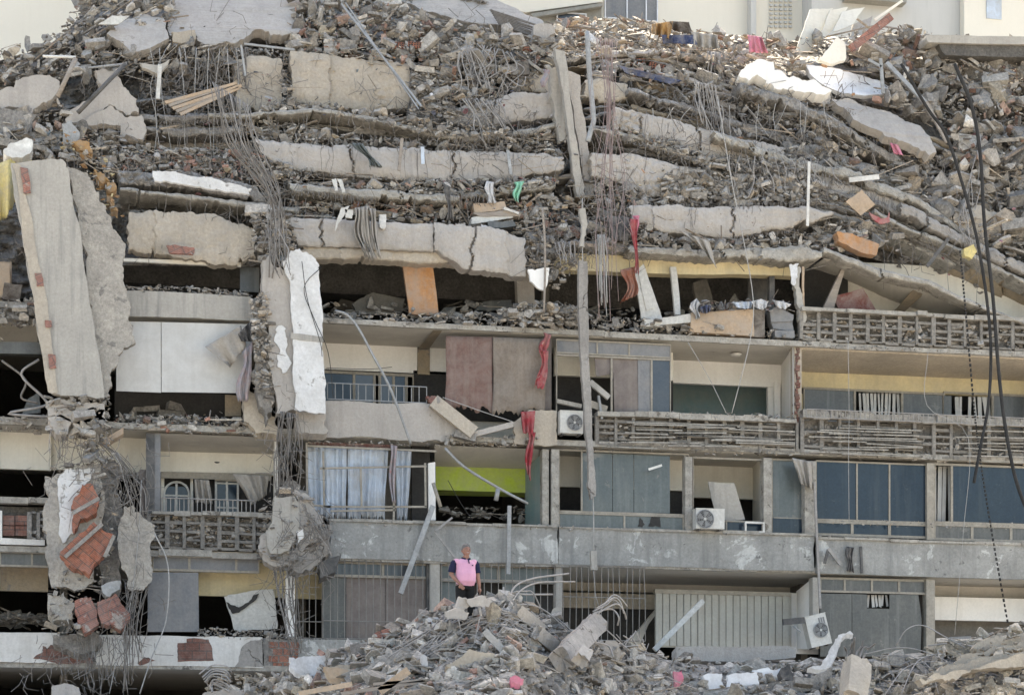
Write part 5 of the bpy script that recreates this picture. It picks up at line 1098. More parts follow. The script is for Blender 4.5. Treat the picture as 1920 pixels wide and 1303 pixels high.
rods(12, [(508, 1060), (560, 1066)], [(548, 1240), (566, 1220)], 'rod trailing below the hanging concrete clump', 'rods below the hanging clump', mids=[[(520, 1120), (556, 1120)]], jit=6, seed=15, y=-.9, loose=.3)
rods(14, [(170, 820), (225, 850)], [(228, 960), (290, 990)], 'bent rod of the bundle beside the hanging brickwork', 'bundle of rods beside the hanging brickwork', mids=[[(200, 850), (250, 880)], [(225, 900), (275, 930)]], jit=7, seed=16, y=-.95)
rods(12, [(232, 1090), (285, 1095)], [(226, 1290), (262, 1260)], 'rod falling past the white parapet at the lower left', 'rods over the white lower parapet', mids=[[(238, 1170), (262, 1170)]], jit=5, seed=17, y=-.95)
rods(9, [(96, 800), (180, 820)], [(88, 860), (160, 880)], 'thin rod splayed under the tall grey panel', 'thin rods under the tall grey panel', jit=6, seed=18, y=-1.0, r=.009)
rods(9, [(90, 780), (96, 860)], [(60, 870), (86, 900)], 'thin rod splayed left of the clump at the left', 'thin rods left of the hanging clump', jit=5, seed=19, y=-.9, r=.008) if False else None
rods(8, [(1036, 455), (1080, 452)], [(1045, 500), (1085, 490)], 'short rod sticking down from the crumbled corner', 'short rods in the crumbled corner', jit=3, seed=20, y=-.4, m='rebar_pale')
rods(9, [(1840, 250), (1800, 420)], [(1815, 470), (1825, 480)], 'drooping rod behind the black cables', 'rods behind the black cables', jit=8, seed=21, m='rebar_pale', dy=-.3)
rods(16, [(140, 1190), (230, 1196)], [(150, 1300), (240, 1300)], 'thin rod of the mesh hanging over the lowest ledge', 'mesh rods over the lowest ledge', jit=4, seed=22, y=-.85, r=.009)
rods(10, [(560, 940), (600, 960)], [(610, 1010), (625, 1050)], 'short rod bristling from the hanging clump', 'bristling rods of the hanging clump', jit=6, seed=23, y=-1.5, r=.010)
# countless stubs under the slab edges
def stubs(path, n, lo, hi, seed, y=-.75):
    q = random.Random(seed); mb = MB()
    for k in range(n):
        u = lerp(path[0][0], path[-1][0], (k + q.random()) / n); v = curve(path, u); yy = YU(u, v) + y + .15; l = q.uniform(lo, hi)
        mb.tube([P(u, v, yy), P(u + q.gauss(0, 2), v + l * .6, yy - .03), P(u + q.gauss(1, 3), v + l, yy + q.uniform(-.1, .1))], .008, 4)
    return mb
big = MB()
for a in (([(560, 354), (640, 366), (700, 370)], 34, 6, 16, 1), ([(845, 362), (930, 366)], 16, 10, 24, 2), ([(1240, 380), (1330, 386), (1520, 376)], 60, 8, 34, 3), ([(540, 268), (1040, 292)], 30, 3, 10, 4),
          ([(1600, 492), (1700, 524), (1760, 540)], 60, 5, 15, 5), ([(300, 228), (450, 224)], 40, 4, 10, 6), ([(1230, 445), (1330, 448), (1500, 430)], 60, 4, 12, 7), ([(500, 316), (600, 326), (950, 340)], 60, 3, 9, 8),
          ([(1130, 252), (1260, 284), (1330, 312)], 40, 3, 10, 9), ([(1400, 300), (1560, 330), (1720, 400)], 70, 6, 30, 10), ([(1580, 200), (1760, 290), (1860, 480)], 60, 6, 26, 11), ([(640, 250), (830, 264), (1000, 250)], 40, 3, 10, 12)):
    s_ = stubs(*a); big.add(s_.v, s_.f)
big.build('rod_stubs', 'rebar', label='short cut rod ends bristling under the broken slab edges', kind='stuff')
# tiny twigs of wire and dust rags scattered all over
q = random.Random(77); tw = MB()
for k in range(3600):
    u = q.uniform(0, 1920); v = q.uniform(20, 500)
    if k % 2:
        c_ = q.choice(((905, 150, 60, 55), (905, 235, 60, 45), (1365, 190, 50, 70), (1420, 330, 90, 50), (380, 140, 60, 45), (505, 330, 30, 80), (1270, 210, 60, 40), (1500, 240, 80, 50), (1060, 470, 40, 30), (1150, 380, 30, 60), (1840, 330, 60, 70)))
        u, v = q.gauss(c_[0], c_[2]), q.gauss(c_[1], c_[3])
    if v < curve(CREST, u) or v > curve(BOT, u) - 8: continue
    yy = YU(u, v) - (q.uniform(.1, .5) if k % 2 else q.uniform(-.3, .14)); l = q.choice((10, 22, 45)) * q.uniform(.6, 1.3); a = q.gauss(1.57, .6) if k % 3 else q.uniform(0, 6.28); b = q.gauss(0, .9)
    tw.tube([P(u, v, yy), P(u + l * .5 * math.cos(a), v + l * .5 * math.sin(a), yy - q.uniform(0, .2)), P(u + l * math.cos(a + b), v + l * math.sin(a + b), yy)], q.uniform(.005, .011), 4)
for k in range(520):      # the same scraps in the two hanging columns and the clump
    c_ = q.choice(((235, 900, 30, 40, -1.1), (245, 1160, 22, 60, -1.1), (150, 850, 40, 30, -1.0), (540, 850, 14, 60, -1.), (540, 1120, 18, 60, -1.), (575, 1000, 30, 35, -1.4), (130, 1240, 50, 40, -.9)))
    u, v = q.gauss(c_[0], c_[2]), q.gauss(c_[1], c_[3]); yy = c_[4] - q.uniform(0, .4); l = q.uniform(14, 60); a = q.gauss(1.57, .5); b = q.gauss(0, .7)
    tw.tube([P(u, v, yy), P(u + l * .5 * math.cos(a), v + l * .5 * math.sin(a), yy - q.uniform(0, .2)), P(u + l * math.cos(a + b), v + l * math.sin(a + b), yy)], q.uniform(.005, .010), 4)
for k in range(330):      # thin strands hanging from the slab edges
    u = q.uniform(90, 1840); kk = q.choice((1, 2, 2, 3, 3, 4)) + q.gauss(0, .08); v = flow(u, max(0, min(5, kk)))
    if v < 60: continue
    yy = YU(u, v) - q.uniform(.45, .9); l = q.choice((25, 45, 80)) * q.uniform(.6, 1.4); pts_ = [(u, v)]
    for i in range(4): pts_.append((pts_[-1][0] + q.gauss(0, 3.2), pts_[-1][1] + l / 4))
    tw.tube([P(a_, b_, yy + q.uniform(-.03, .03)) for a_, b_ in pts_], q.uniform(.005, .009), 4)
tw.build('wire_scraps', 'rebar', label='countless thin wire scraps caught in the ruin', kind='stuff')

# pipes and single wires
def pipe(name, uv, r, m, label, y=-1., cat='pipe', n=8, k=4): 
    mb = MB(); mb.tube(smooth_path([Q(p, y) for p in uv], k), r, n); return mb.build(name, m, smooth=True, label=label, cat=cat)
pipe('drain_pipe', [(1101, 60), (1104, 120), (1110, 190), (1113, 226), (1108, 244), (1102, 266)], .07, 'metal_grey', 'bent pale pipe hanging right of the leaning beams', y=.6)
pipe('iron_bar', [(146, 212), (235, 120)], .055, 'metal_dark', 'dark iron bar leaning across the shattered plate', y=.9)
pipe('wooden_pole', [(108, 182), (142, 110)], .06, 'wood_grey', 'pale wooden pole leaning left of the iron bar', y=.9)
pipe('metal_strip', [(80, 106), (142, 108)], .035, 'plastic_white', 'white metal strip lying at the top of the wooden pole', y=1.4)
pipe('metal_strip', [(165, 128), (232, 121)], .03, 'metal_grey', 'grey metal strip behind the top of the iron bar', y=1.2)
pipe('curved_pipe', [(628, 583), (650, 590), (672, 616), (700, 668), (728, 720), (748, 770), (770, 832)], .036, 'metal_grey', 'long curved grey pipe hanging before the left balcony railing', y=-.5)
pipe('metal_strut', [(834, 840), (870, 875), (935, 915), (990, 944)], .038, 'metal_grey', 'bent metal strut falling across the lime green wall', y=-.5)
pipe('metal_strut', [(934, 916), (930, 938)], .06, 'metal_grey', 'short stub under the bent strut', y=-.5)
pipe('metal_strut', [(812, 905, -.3), (826, 950, -.3)], .05, 'frame_metal', 'short bent frame piece beside the white door casing', y=-.3)
def flatbar(name, a, b, w, h, m, label, y=-.5, y2=None, cat='metal strip'):
    mb = MB(); mb.bar(P(*a, y), P(*b, y if y2 is None else y2), w, h); return mb.build(name, m, label=label, cat=cat)
flatbar('metal_strip', (812, 948), (751, 1112), .13, .06, 'metal_grey', 'broad metal strip leaning across the long parapet', y=-.35)
flatbar('metal_strip', (955, 948), (953, 1076), .10, .07, 'metal_grey', 'upright pale metal strip hanging before the long parapet', y=-.4)
flatbar('metal_strip', (848, 970), (815, 996), .05, .04, 'rebar_pale', 'upper arm of the bent thin strip behind the man', y=-.4)
flatbar('metal_strip', (815, 996), (853, 1045), .05, .04, 'rebar_pale', 'lower arm of the bent thin strip behind the man', y=-.4)
flatbar('metal_tube', (1227, 1218), (1318, 1126), .12, .12, 'door_white', 'pale round tube leaning against the folding shutter', y=-3.0)
flatbar('drain_strip', (1527, 905), (1538, 1140), .06, .05, 'rebar_pale', 'thin pale conduit running down the column by the blue windows', y=-.25)
flatbar('pale_strip', (1216, 880), (1241, 872), .06, .02, 'plastic_white', 'small white strip stuck on the teal glass', y=-.1)
flatbar('white_board', (1592, 338), (1648, 332), .13, .04, 'plastic_white', 'white plastic strip lying on the diagonal ledges', y=.7)
flatbar('iron_bar', (1738, 500), (1778, 448), .09, .06, 'metal_dark', 'dark bent bar poking out over the yellowed ceiling plate', y=-.3)
flatbar('iron_bar', (1662, 118), (1738, 196), .11, .07, 'metal_grey', 'upper piece of the long rail sliding down the right slope', y=1.2, y2=.9)
flatbar('iron_bar', (1736, 192), (1776, 268), .10, .07, 'wood_grey', 'middle piece of the long rail sliding down the right slope', y=.9, y2=.6)
flatbar('wooden_lath', (1640, 38), (1692, 2), .07, .04, 'cream_wall', 'pale lath sticking up beside the tilted boards', y=2.6)
flatbar('brick_beam', (1596, 92), (1670, 32), .22, .14, 'brick_pale', 'long red brick lintel lying on the slope beside the tilted boards', y=2.2, cat='lintel')
flatbar('metal_strip', (1651, 110), (1656, 176), .09, .05, 'metal_grey', 'upright grey angle iron before the white tiled wall', y=1.9)
flatbar('metal_strip', (1628, 112), (1652, 126), .07, .05, 'metal_grey', 'short slanting angle iron before the white tiled wall', y=1.9)
flatbar('metal_strip', (1517, 304), (1514, 424), .07, .04, 'plastic_white', 'upright pale metal strip above the room with the clothes', y=-.2)
flatbar('wood_board', (497, 1), (430, 40), .05, .05, 'wood_grey', 'thin pole stuck in the top left rubble', y=3.2) if False else None
flatbar('wooden_lath', (754, 260), (748, 320), .08, .05, 'wood_grey', 'white splintered post standing on the grey band', y=.6)
flatbar('curved_strip', (792, 276), (793, 308), .09, .03, 'cloth_blue', 'light blue plastic strip hanging over the grey band', y=.55)
flatbar('curved_strip', (952, 282), (958, 328), .08, .04, 'metal_grey', 'blue grey bent strip hanging over the grey band', y=.5)
flatbar('wooden_lath', (300, 122), (296, 186), .1, .05, 'door_white', 'white splintered plank hanging below the top left slabs', y=1.0)
flatbar('metal_strip', (452, 85), (460, 143), .05, .04, 'metal_grey', 'thin metal strip hanging before the narrow beige wall', y=1.2)
flatbar('metal_pole', (458, 83), (552, 94), .05, .05, 'metal_grey', 'horizontal metal pole above the narrow beige wall', y=1.3)
flatbar('wooden_lath', (1588, 58), (1590, 60), .05, .05, 'wood_grey', 'x') if False else None
for k, (a, b, w_) in enumerate((((640, 8), (790, 200), .05), ((648, 6), (785, 205), .03))):
    flatbar('guy_wire', a, b, w_, w_, 'metal_grey', ['thicker', 'thinner'][k] + ' of the two taut bars slanting across the wide beige wall', y=1.6, y2=.3, cat='metal bar')
# wooden plank with bark (striped board)
pk = thing('plank_panel', P(380, 200, .9), 'splintered pinkish plank panel hanging in the wires at the upper left', 'wooden panel')
for k in range(5):
    o_ = (k * 7, k * 5.5); mb = MB(); e = (6, -4, 8, 2, -3)[k]
    mb.poly([(308 + o_[0], 190 + o_[1]), (436 + e + o_[0] * .5, 154 + o_[1] * .4), (439 + e + o_[0] * .5, 158 + o_[1] * .4), (312 + o_[0], 195 + o_[1])], .9 + .01 * (k % 2), .06); mb.build('plank', 'wood_grey' if k % 2 else 'wood_tan', pk)
plate('wall_corner', [(262, 118), (300, 122), (318, 112), (312, 124), (300, 140), (266, 127)], 1.2, .1, 'concrete_panel', 'pale board corner under the six sided top slab', seed=4, jag=1, cat='board')

# dark nearby cables with their load
pipe('crane_cable', [(1690, 120), (1740, 205), (1772, 250), (1800, 330), (1830, 440), (1850, 560), (1858, 660), (1853, 760), (1838, 840), (1826, 905)], .04, 'cable_black', 'black cable curving down at the right, bowing to the left at its end', y=-2.5, k=6)
pipe('crane_cable', [(1790, 120), (1822, 200), (1838, 290), (1846, 420), (1862, 560), (1872, 690), (1885, 800), (1905, 900), (1935, 980)], .046, 'cable_black', 'thickest black cable curving down to the right edge', y=-2.6, k=6)
mb = MB(); P3 = smooth_path([Q(p, -2.2) for p in [(1800, 470), (1812, 600), (1826, 760), (1838, 860), (1860, 1000), (1890, 1170)]], 18)
ct = thing('chain', P(1826, 760, -2.2), 'thin black chain hanging beside the black cables', 'chain')
for i, p in enumerate(P3[:-1]):
    n_ = P3[i + 1]; mb = MB(); mb.bar(p, p + (n_ - p) * .62, .05 if i % 2 else .025, .025 if i % 2 else .05); mb.build('link', 'cable_black', ct)
wire('hanging_wire', [(1345, 180, -1.2), (1370, 330, -1.2), (1392, 440, -1.2), (1412, 560, -1.2), (1406, 640, -1.2), (1372, 775, -1.2)], .013, 'wire_pale', 'long pale wire falling to the top of the middle lattice', 'wire')
wire('hanging_wire', [(1290, 642, -.9), (1330, 710, -.9), (1362, 775, -.9)], .009, 'wire_pale', 'thin wire crossing the white room from upper left', 'wire')
wire('hanging_wire', [(1590, 640, -.8), (1592, 770, -.8), (1591, 860, -.8), (1592, 980, -.8)], .008, 'wire_pale', 'thin wire before the yellow wall and the blue window', 'wire')
wire('hanging_wire', [(1740, 660, -.8), (1738, 760, -.8), (1815, 820, -.8), (1806, 1000, -.8), (1790, 1190, -.8)], .008, 'wire_pale', 'thin wire falling past the right blue window', 'wire')
wire('hanging_wire', [(603, 500, -1.1), (570, 540, -1.1), (590, 600, -1.1), (615, 660, -1.1), (625, 745, -1.1)], .010, 'cable_black', 'dark wire wandering down the white plaster sheet', 'wire')
wire('hanging_wire', [(566, 490, -1.2), (576, 560, -1.2), (600, 640, -1.2), (604, 668, -1.2)], .010, 'cable_black', 'dark cable lying on the white plaster sheet', 'wire')
wire('hanging_wire', [(612, 690, -.4), (690, 692, -.4), (735, 688, -.4)], .008, 'cable_black', 'slack dark wire above the left balcony windows', 'wire')
wire('hanging_wire', [(830, 745, -.4), (900, 770, -.4), (960, 790, -.4)], .012, 'wire_pale', 'pale wire stretched below the brown blind', 'wire')
wire('hanging_wire', [(1017, 390, -.5), (1022, 470, -.5), (1020, 585, -.5)], .03, 'wood_grey', 'thin dusty tube standing at the crumbled corner', 'tube')
wire('looped_wire', [(290, 1000, -1.6), (315, 1060, -1.6), (312, 1160, -1.6), (285, 1230, -1.6), (262, 1300, -1.6)], .016, 'wire_pale', 'long pale hose curving down at the lower left', 'hose')
wire('hanging_wire', [(205, 1300, -1.3), (220, 1230, -1.3), (245, 1130, -1.3), (260, 1000, -1.3), (265, 900, -1.3)], .010, 'wire_pale', 'pale wire before the cream plaster piece', 'wire')
wire('hanging_wire', [(1113, 1070, -.9), (1116, 1110, -.9), (1122, 1135, -.9)], .008, 'wire_pale', 'frayed wire end below the dangling oblong block', 'wire')
wire('hanging_wire', [(840, 900, -.4), (862, 940, -.4), (886, 975, -.4)], .009, 'cable_black', 'dark wire in front of the dark room with the lime wall', 'wire')
wire('bent_bar', [(3, 676, -.2), (48, 712, -.2), (40, 745, -.2), (72, 756, -.2)], .03, 'rebar', 'bent rusty frame bar at the far left', 'metal bar')
wire('bent_bar', [(73, 674, -.3), (40, 702, -.3), (84, 748, -.3), (80, 762, -.3), (16, 775, -.3), (100, 782, -.3)], .035, 'rebar_pale', 'zigzag metal frame bar at the far left opening', 'metal bar')

# ------------------------------------------------------------------ air conditioners
def ac_unit(cx, cy, w_, h_, y, label, tilt=0., fan=-.35, panel=False):
    c = P(cx, cy, y); s_ = 1 / 72; W, H, D = w_ * s_, h_ * s_, .34
    t = thing('air_conditioner', (c.x, y, c.z - H / 2), label, 'air conditioner', 'outdoor air conditioner units')
    def L(mb, name, m):
        o = mb.build(name, m); loc = o.location.copy(); o.parent = t
        V = o.data.vertices
        for v in V: v.co = v.co + loc
        o.location = (0, 0, 0); return o
    # local coordinates about the base
    mb = MB(); mb.box((-W / 2, 0, .04), (W / 2, D, H)); mb.box((-W / 2 - .008, -.01, H), (W / 2 + .008, D + .01, H + .02)); casing = L(mb, 'casing', 'ac_white')
    for s2 in (-1, 1):
        mb = MB(); mb.box((s2 * W * .36 - .03, .02, 0), (s2 * W * .36 + .03, D, .04)); L(mb, 'foot', 'metal_dark')
    fx, fz, R_ = W * fan * .4, H * .52, min(H * .43, W * .33)
    mb = MB(); n = 24
    V = [(fx, .0 - .004, fz)] + [(fx + R_ * math.cos(2 * math.pi * i / n), -.004, fz + R_ * math.sin(2 * math.pi * i / n)) for i in range(n)]
    mb.add(V, [(0, i + 1, (i + 1) % n + 1) for i in range(n)]); L(mb, 'fan_opening', 'metal_dark')
    mb = MB()
    for k in range(5):
        a = 2 * math.pi * k / 5
        for j in range(1): 
            p = [(fx + R_ * .18 * math.cos(a), -.008, fz + R_ * .18 * math.sin(a)), (fx + R_ * .88 * math.cos(a - .25), -.016, fz + R_ * .88 * math.sin(a - .25)), (fx + R_ * .9 * math.cos(a + .5), -.008, fz + R_ * .9 * math.sin(a + .5)), (fx + R_ * .25 * math.cos(a + .6), -.008, fz + R_ * .25 * math.sin(a + .6))]
            mb.prism(p, (0, -.01, 0))
    L(mb, 'fan', 'metal_grey')
    mb = MB()
    for rr in (.25, .45, .65, .85, 1.0):
        mb.tube([(fx + R_ * rr * math.cos(2 * math.pi * i / 20), -.035, fz + R_ * rr * math.sin(2 * math.pi * i / 20)) for i in range(21)], .006 if rr < 1 else .014, 4)
    for k in range(8):
        a = math.pi * k / 4; mb.tube([(fx, -.035, fz), (fx + R_ * math.cos(a), -.035, fz + R_ * math.sin(a))], .005, 4)
    L(mb, 'fan_grille', 'metal_grey')
    mb = MB(); mb.tube([(fx, -.045, fz), (fx, -.03, fz)], R_ * .16, 12); L(mb, 'fan_hub', 'ac_white')
    if panel:
        mb = MB()
        for k in range(3): mb.box((W * .1 + k * W * .11, -.006, H * .66), (W * .1 + k * W * .11 + W * .08, .0, H * .9))
        L(mb, 'label_plate', 'panel_blue')
    mb = MB(); mb.box((W * .33, -.006, H * .15), (W * .44, 0, H * .45)); L(mb, 'service_cover', 'plastic_white')
    t.rotation_euler = (0, math.radians(tilt), 0)
    return t
ac_unit(1332, 974, 56, 40, -.45, 'white air conditioner unit standing on the parapet before the leaning board', fan=-.5)
ac_unit(1072, 793, 44, 44, -.35, 'dusty air conditioner unit behind the hanging concrete post', fan=.3)
ac_unit(1542, 1182, 42, 62, -.5, 'tilted air conditioner unit with a blue label hanging at the lower right', tilt=-14, fan=.25, panel=True)
# bracket and little boxes
flatbar('support_bracket', (1468, 1166), (1508, 1162), .16, .08, 'metal_dark', 'dark bracket left of the tilted air conditioner', y=-.5, cat='bracket')
flatbar('support_bracket', (1480, 1168), (1502, 1184), .03, .03, 'metal_grey', 'thin brace under the dark bracket', y=-.5, cat='bracket')
mb = MB(); a = (1397, 978, 1434, 998)
for (u0, u1, v0, v1) in ((1397, 1434, 978, 981), (1397, 1434, 995, 998), (1397, 1400, 981, 995), (1431, 1434, 981, 995)): mb.R(u0, u1, v0, v1, -.14, .1, vr=1415)
mb.build('small_window', 'plastic_white', label='small white window frame lying on the parapet right of the air conditioner', cat='frame')
mb = MB(); mb.R(1487, 1502, 963, 970, .3, .2); mb.R(1489, 1497, 964.5, 968.5, .295, .01); mb.build('wall_heater', 'plastic_white', label='small white box on the sill of the narrow window', cat='box')

# ------------------------------------------------------------------ boards, doors, furniture in the open storey
def board(name, pts, y, th, m, label, cat='board', jag=.6, seed=1): return plate(name, pts, y, th, m, label, jag, seed, cat, off=(0, th, 0))
board('wooden_board', [(755, 492), (811, 494), (823, 592), (768, 588)], .6, .12, 'wood_orange', 'upright orange wooden panel in the dark open storey')
board('leaning_door', [(1189, 512), (1207, 494), (1243, 600), (1204, 600)], .2, .08, 'door_white', 'pale door leaning in the dark open storey')
mb = MB(); mb.poly([(1197, 514), (1205, 508), (1228, 576), (1212, 582)], .17, .02); mb.build('raised_board', 'door_white', label='raised panel of the leaning pale door', cat='door panel')
board('white_post', [(1257, 500), (1268, 500), (1276, 590), (1266, 590)], .3, .12, 'door_white', 'narrow white post standing right of the leaning door')
board('fallen_cupboard', [(1208, 600), (1294, 588), (1296, 604), (1212, 612)], -.1, .4, 'door_white', 'white door leaf lying flat on the ledge', cat='door')
board('counter', [(1296, 586), (1412, 580), (1414, 630), (1294, 622)], -.12, .6, 'wood_tan', 'pale wooden counter heaped with clothes', cat='counter')
mb = MB(); mb.R(1412, 1434, 581, 632, -.08, .55); mb.build('cupboard', 'wood_dark', label='dark open cupboard beside the clothes counter', cat='cupboard')
board('wooden_board', [(1405, 500), (1443, 498), (1444, 590), (1400, 590)], 1.5, .1, 'metal_dark', 'dark cabinet back in the room with the clothes')
board('wooden_board', [(1443, 494), (1452, 494), (1451, 610), (1442, 610)], .6, .2, 'metal_dark', 'dark upright post in the room with the clothes')
board('drawer', [(1444, 582), (1455, 575), (1488, 590), (1486, 602), (1446, 604)], -.05, .3, 'panel_blue', 'grey drawer stacked crooked, top one', cat='drawer')
board('drawer', [(1446, 604), (1486, 602), (1488, 620), (1450, 616)], .0, .3, 'panel_blue', 'grey drawer in the middle of the crooked stack', cat='drawer')
board('drawer', [(1453, 619), (1490, 620), (1490, 633), (1454, 632)], -.1, .3, 'panel_blue', 'grey drawer lying lowest in the crooked stack', cat='drawer')
board('torn_paper', [(1480, 496), (1498, 494), (1496, 520), (1490, 536), (1484, 520)], -.15, .03, 'cloth_white', 'torn white sheet hanging by the right end of the dark storey', jag=2)
board('wall_edge', [(1494, 500), (1500, 500), (1504, 560), (1512, 600), (1506, 612), (1494, 560)], -.1, .2, 'concrete_panel', 'splintered wall end by the triangular room', jag=3, cat='wall end')
board('wooden_post', [(1504, 500), (1508, 500), (1509, 580), (1505, 580)], -.05, .06, 'wood_tan', 'thin yellowish stick beside the splintered wall end', cat='stick')
board('red_table', [(1562, 556), (1618, 540), (1650, 594), (1582, 592)], .5, .08, 'wood_red', 'dark red board leaning in the triangular room')
board('leaning_beam', [(1578, 504), (1584, 506), (1562, 586), (1540, 586)], .4, .12, 'wood_grey', 'grey plank leaning left of the dark red board', cat='plank')
board('leaning_board', [(1328, 903), (1376, 905), (1397, 974), (1344, 974)], .3, .04, 'concrete_panel', 'grey board leaning behind the white air conditioner')
board('askew_board', [(1447, 918), (1468, 896), (1484, 968), (1449, 968)], .6, .04, 'glass_grey', 'grey panel hanging askew in the narrow window')
board('orange_cupboard', [(1570, 434), (1598, 438), (1648, 458), (1644, 478), (1616, 474), (1572, 452)], -.2, .35, 'wood_orange', 'smashed orange cupboard wedged under the yellowed ceiling plate', jag=1.5, cat='cupboard')
board('square_board', [(1586, 378), (1616, 356), (1641, 384), (1614, 404)], .1, .04, 'wood_tan', 'square tan board standing on its corner on the diagonal ledges')
board('red_plastic_scrap', [(1630, 398), (1640, 404), (1652, 410), (1664, 408), (1668, 398), (1669, 416), (1650, 420), (1636, 410)], -.15, .06, 'cloth_red', 'red plastic frame piece under the square tan board', cat='plastic piece')
board('tan_box', [(1808, 466), (1826, 458), (1832, 472), (1822, 486), (1810, 480)], -.1, .2, 'cloth_yellow', 'yellowish foam lump by the black cables', cat='foam')
board('cupboard_part', [(0, 492), (19, 494), (19, 556), (0, 558)], .3, .3, 'wood_tan', 'tan cabinet side at the far left opening', cat='cabinet')
board('drawer', [(8, 530), (42, 534), (36, 566), (4, 560)], .2, .3, 'wood_dark', 'dark brown drawer lying at the far left opening', cat='drawer')
board('glass_sheet', [(52, 748), (74, 734), (76, 774), (42, 776)], .1, .02, 'glass_grey', 'tilted glass sheet at the far left opening', cat='glass sheet')
board('small_plate', [(184, 46), (210, 30), (243, 30), (222, 46)], 2.2, .05, 'door_white', 'small white board lying on the top left rubble')
board('blue_paper', [(280, 30), (288, 22), (296, 26), (294, 36)], 2.6, .03, 'cloth_navy', 'x') if False else None
board('wood_stack', [(888, 382), (946, 378), (950, 392), (890, 400)], .35, .4, 'wood_tan', 'tan board on top of the pile below the green cloth', jag=1)
board('wood_stack', [(884, 408), (960, 400), (962, 408), (884, 420)], .3, .4, 'door_white', 'pale board at the bottom of the pile below the green cloth', jag=1)
board('wood_stack', [(886, 400), (940, 395), (976, 400), (974, 405), (900, 406)], .28, .4, 'wood_grey', 'grey board in the middle of the pile below the green cloth', jag=1)
board('wood_stack', [(946, 388), (974, 398), (972, 402), (944, 393)], .2, .2, 'plastic_white', 'white strip poking from the pile below the green cloth', jag=.5)
board('mattress', [(914, 416), (960, 412), (966, 424), (918, 428)], .15, .4, 'glass_grey', 'grey blue cushion under the pile of boards', jag=1.5, cat='cushion')
board('white_box', [(711, 402), (724, 402), (724, 420), (711, 420)], -.15, .12, 'plastic_white', 'small cream box hanging over the parapet with the drapes', cat='box')
mb = MB(); c = P(718, 423, -.2); mb.tube([c, c + Vector((0, .12, 0))], .085, 16); mb.build('white_drum', 'plastic_white', label='round cream lid below the small cream box', cat='lid')
board('white_paper', [(902, 420), (914, 424), (918, 444), (912, 446), (904, 434)], .0, .02, 'cloth_white', 'upper torn white sheet stuck on the grey parapet block', jag=1.5, cat='paper sheet')
board('white_paper', [(894, 444), (908, 446), (912, 460), (922, 470), (918, 480), (904, 470), (896, 458)], .0, .02, 'cloth_white', 'lower torn white sheet stuck on the grey parapet block', jag=2, cat='paper sheet')
for k, pts in enumerate(([(622, 336), (630, 335), (634, 358), (628, 358)], [(632, 335), (640, 336), (648, 360), (642, 362)])):
    board('leaning_strip', pts, .2, .04, 'door_white', ['left', 'right'][k] + ' white slat leaning in the gap under the grey band', cat='slat')
for k, pts in enumerate(([(640, 390), (656, 386), (640, 412), (628, 434), (632, 412)], [(646, 392), (662, 394), (660, 410), (648, 408)])):
    board('torn_board', pts, -.5, .04, 'door_white', ['long', 'short'][k] + ' curled white sheet left of the grey drapes', jag=1)
board('white_door_edge', [(440, 200), (452, 198), (456, 220), (446, 224)], 1.5, .05, 'brick_pale', 'small pinkish plate in the wires', cat='plate') if False else None
board('crossed_panel', [(420, 1118), (432, 1114), (512, 1104), (516, 1130), (520, 1178), (440, 1182)], .35, .03, 'door_white', 'torn white panel hanging in the lower left room', jag=1.5)
board('tear_shade', [(424, 1128), (448, 1138), (472, 1122), (486, 1112), (480, 1124), (452, 1144), (436, 1150)], .31, .02, 'interior', 'shade painted as a tear in the torn white panel', jag=1.5, cat='tear')  # near-black sheet painting the unlit room behind the tear
# hollow bricks
def hollow(pts, y, label, rows=3, cols=7):
    t = plate('hollow_brick', pts, y, .2, 'brick', label, jag=.4, cat='hollow brick', off=(0, .2, 0)); mb = MB()
    a, b, c, d = pts
    for i in range(cols):
        for j in range(rows):
            f = lambda s_, t_: (lerp(lerp(a[0], b[0], s_), lerp(d[0], c[0], s_), t_), lerp(lerp(a[1], b[1], s_), lerp(d[1], c[1], s_), t_))
            mb.poly([f((i + .2) / cols, (j + .2) / rows), f((i + .8) / cols, (j + .2) / rows), f((i + .8) / cols, (j + .8) / rows), f((i + .2) / cols, (j + .8) / rows)], y - .012, .01)
    mb.build('brick_cells', 'interior', label='dark cells of the ' + label, cat='brick cells') if False else None
    o = MB(); o.add(mb.v, mb.f); w0 = o.build('cells', 'interior'); loc = w0.location - t.location; w0.parent = t; w0.location = loc  # flat dark plates: shade inside the hollow cells put into the colour
for k, (pts, l) in enumerate((([(1180, 110), (1210, 110), (1210, 122), (1179, 122)], 'middle hollow brick under the curved pale slab edge'), ([(1220, 116), (1250, 124), (1247, 136), (1218, 128)], 'right hollow brick under the curved pale slab edge'),
        ([(1140, 106), (1169, 107), (1168, 121), (1138, 120)], 'left hollow brick under the curved pale slab edge'), ([(728, 78), (758, 80), (757, 92), (727, 90)], 'left hollow brick in the crest rubble'), ([(766, 78), (796, 80), (795, 91), (765, 90)], 'right hollow brick in the crest rubble'),
        ([(1662, 240), (1690, 254), (1684, 266), (1656, 252)], 'hollow brick under the wide tilted slab'), ([(1438, 156), (1462, 162), (1460, 176), (1436, 170)], 'hollow brick under the sunlit plaster strip'), ([(1030, 335), (1042, 335), (1042, 344), (1030, 344)], 'small hollow brick beside the leaning beams'),
        ([(982, 86), (1002, 88), (1000, 94), (981, 93)], 'dark hollow brick under the torn top beam'))):
    vm = pts[0][1]; hollow(pts, YU(pts[0][0], vm) - .35, l, rows=2 if k > 6 else 3, cols=2 if k == 7 else 6)

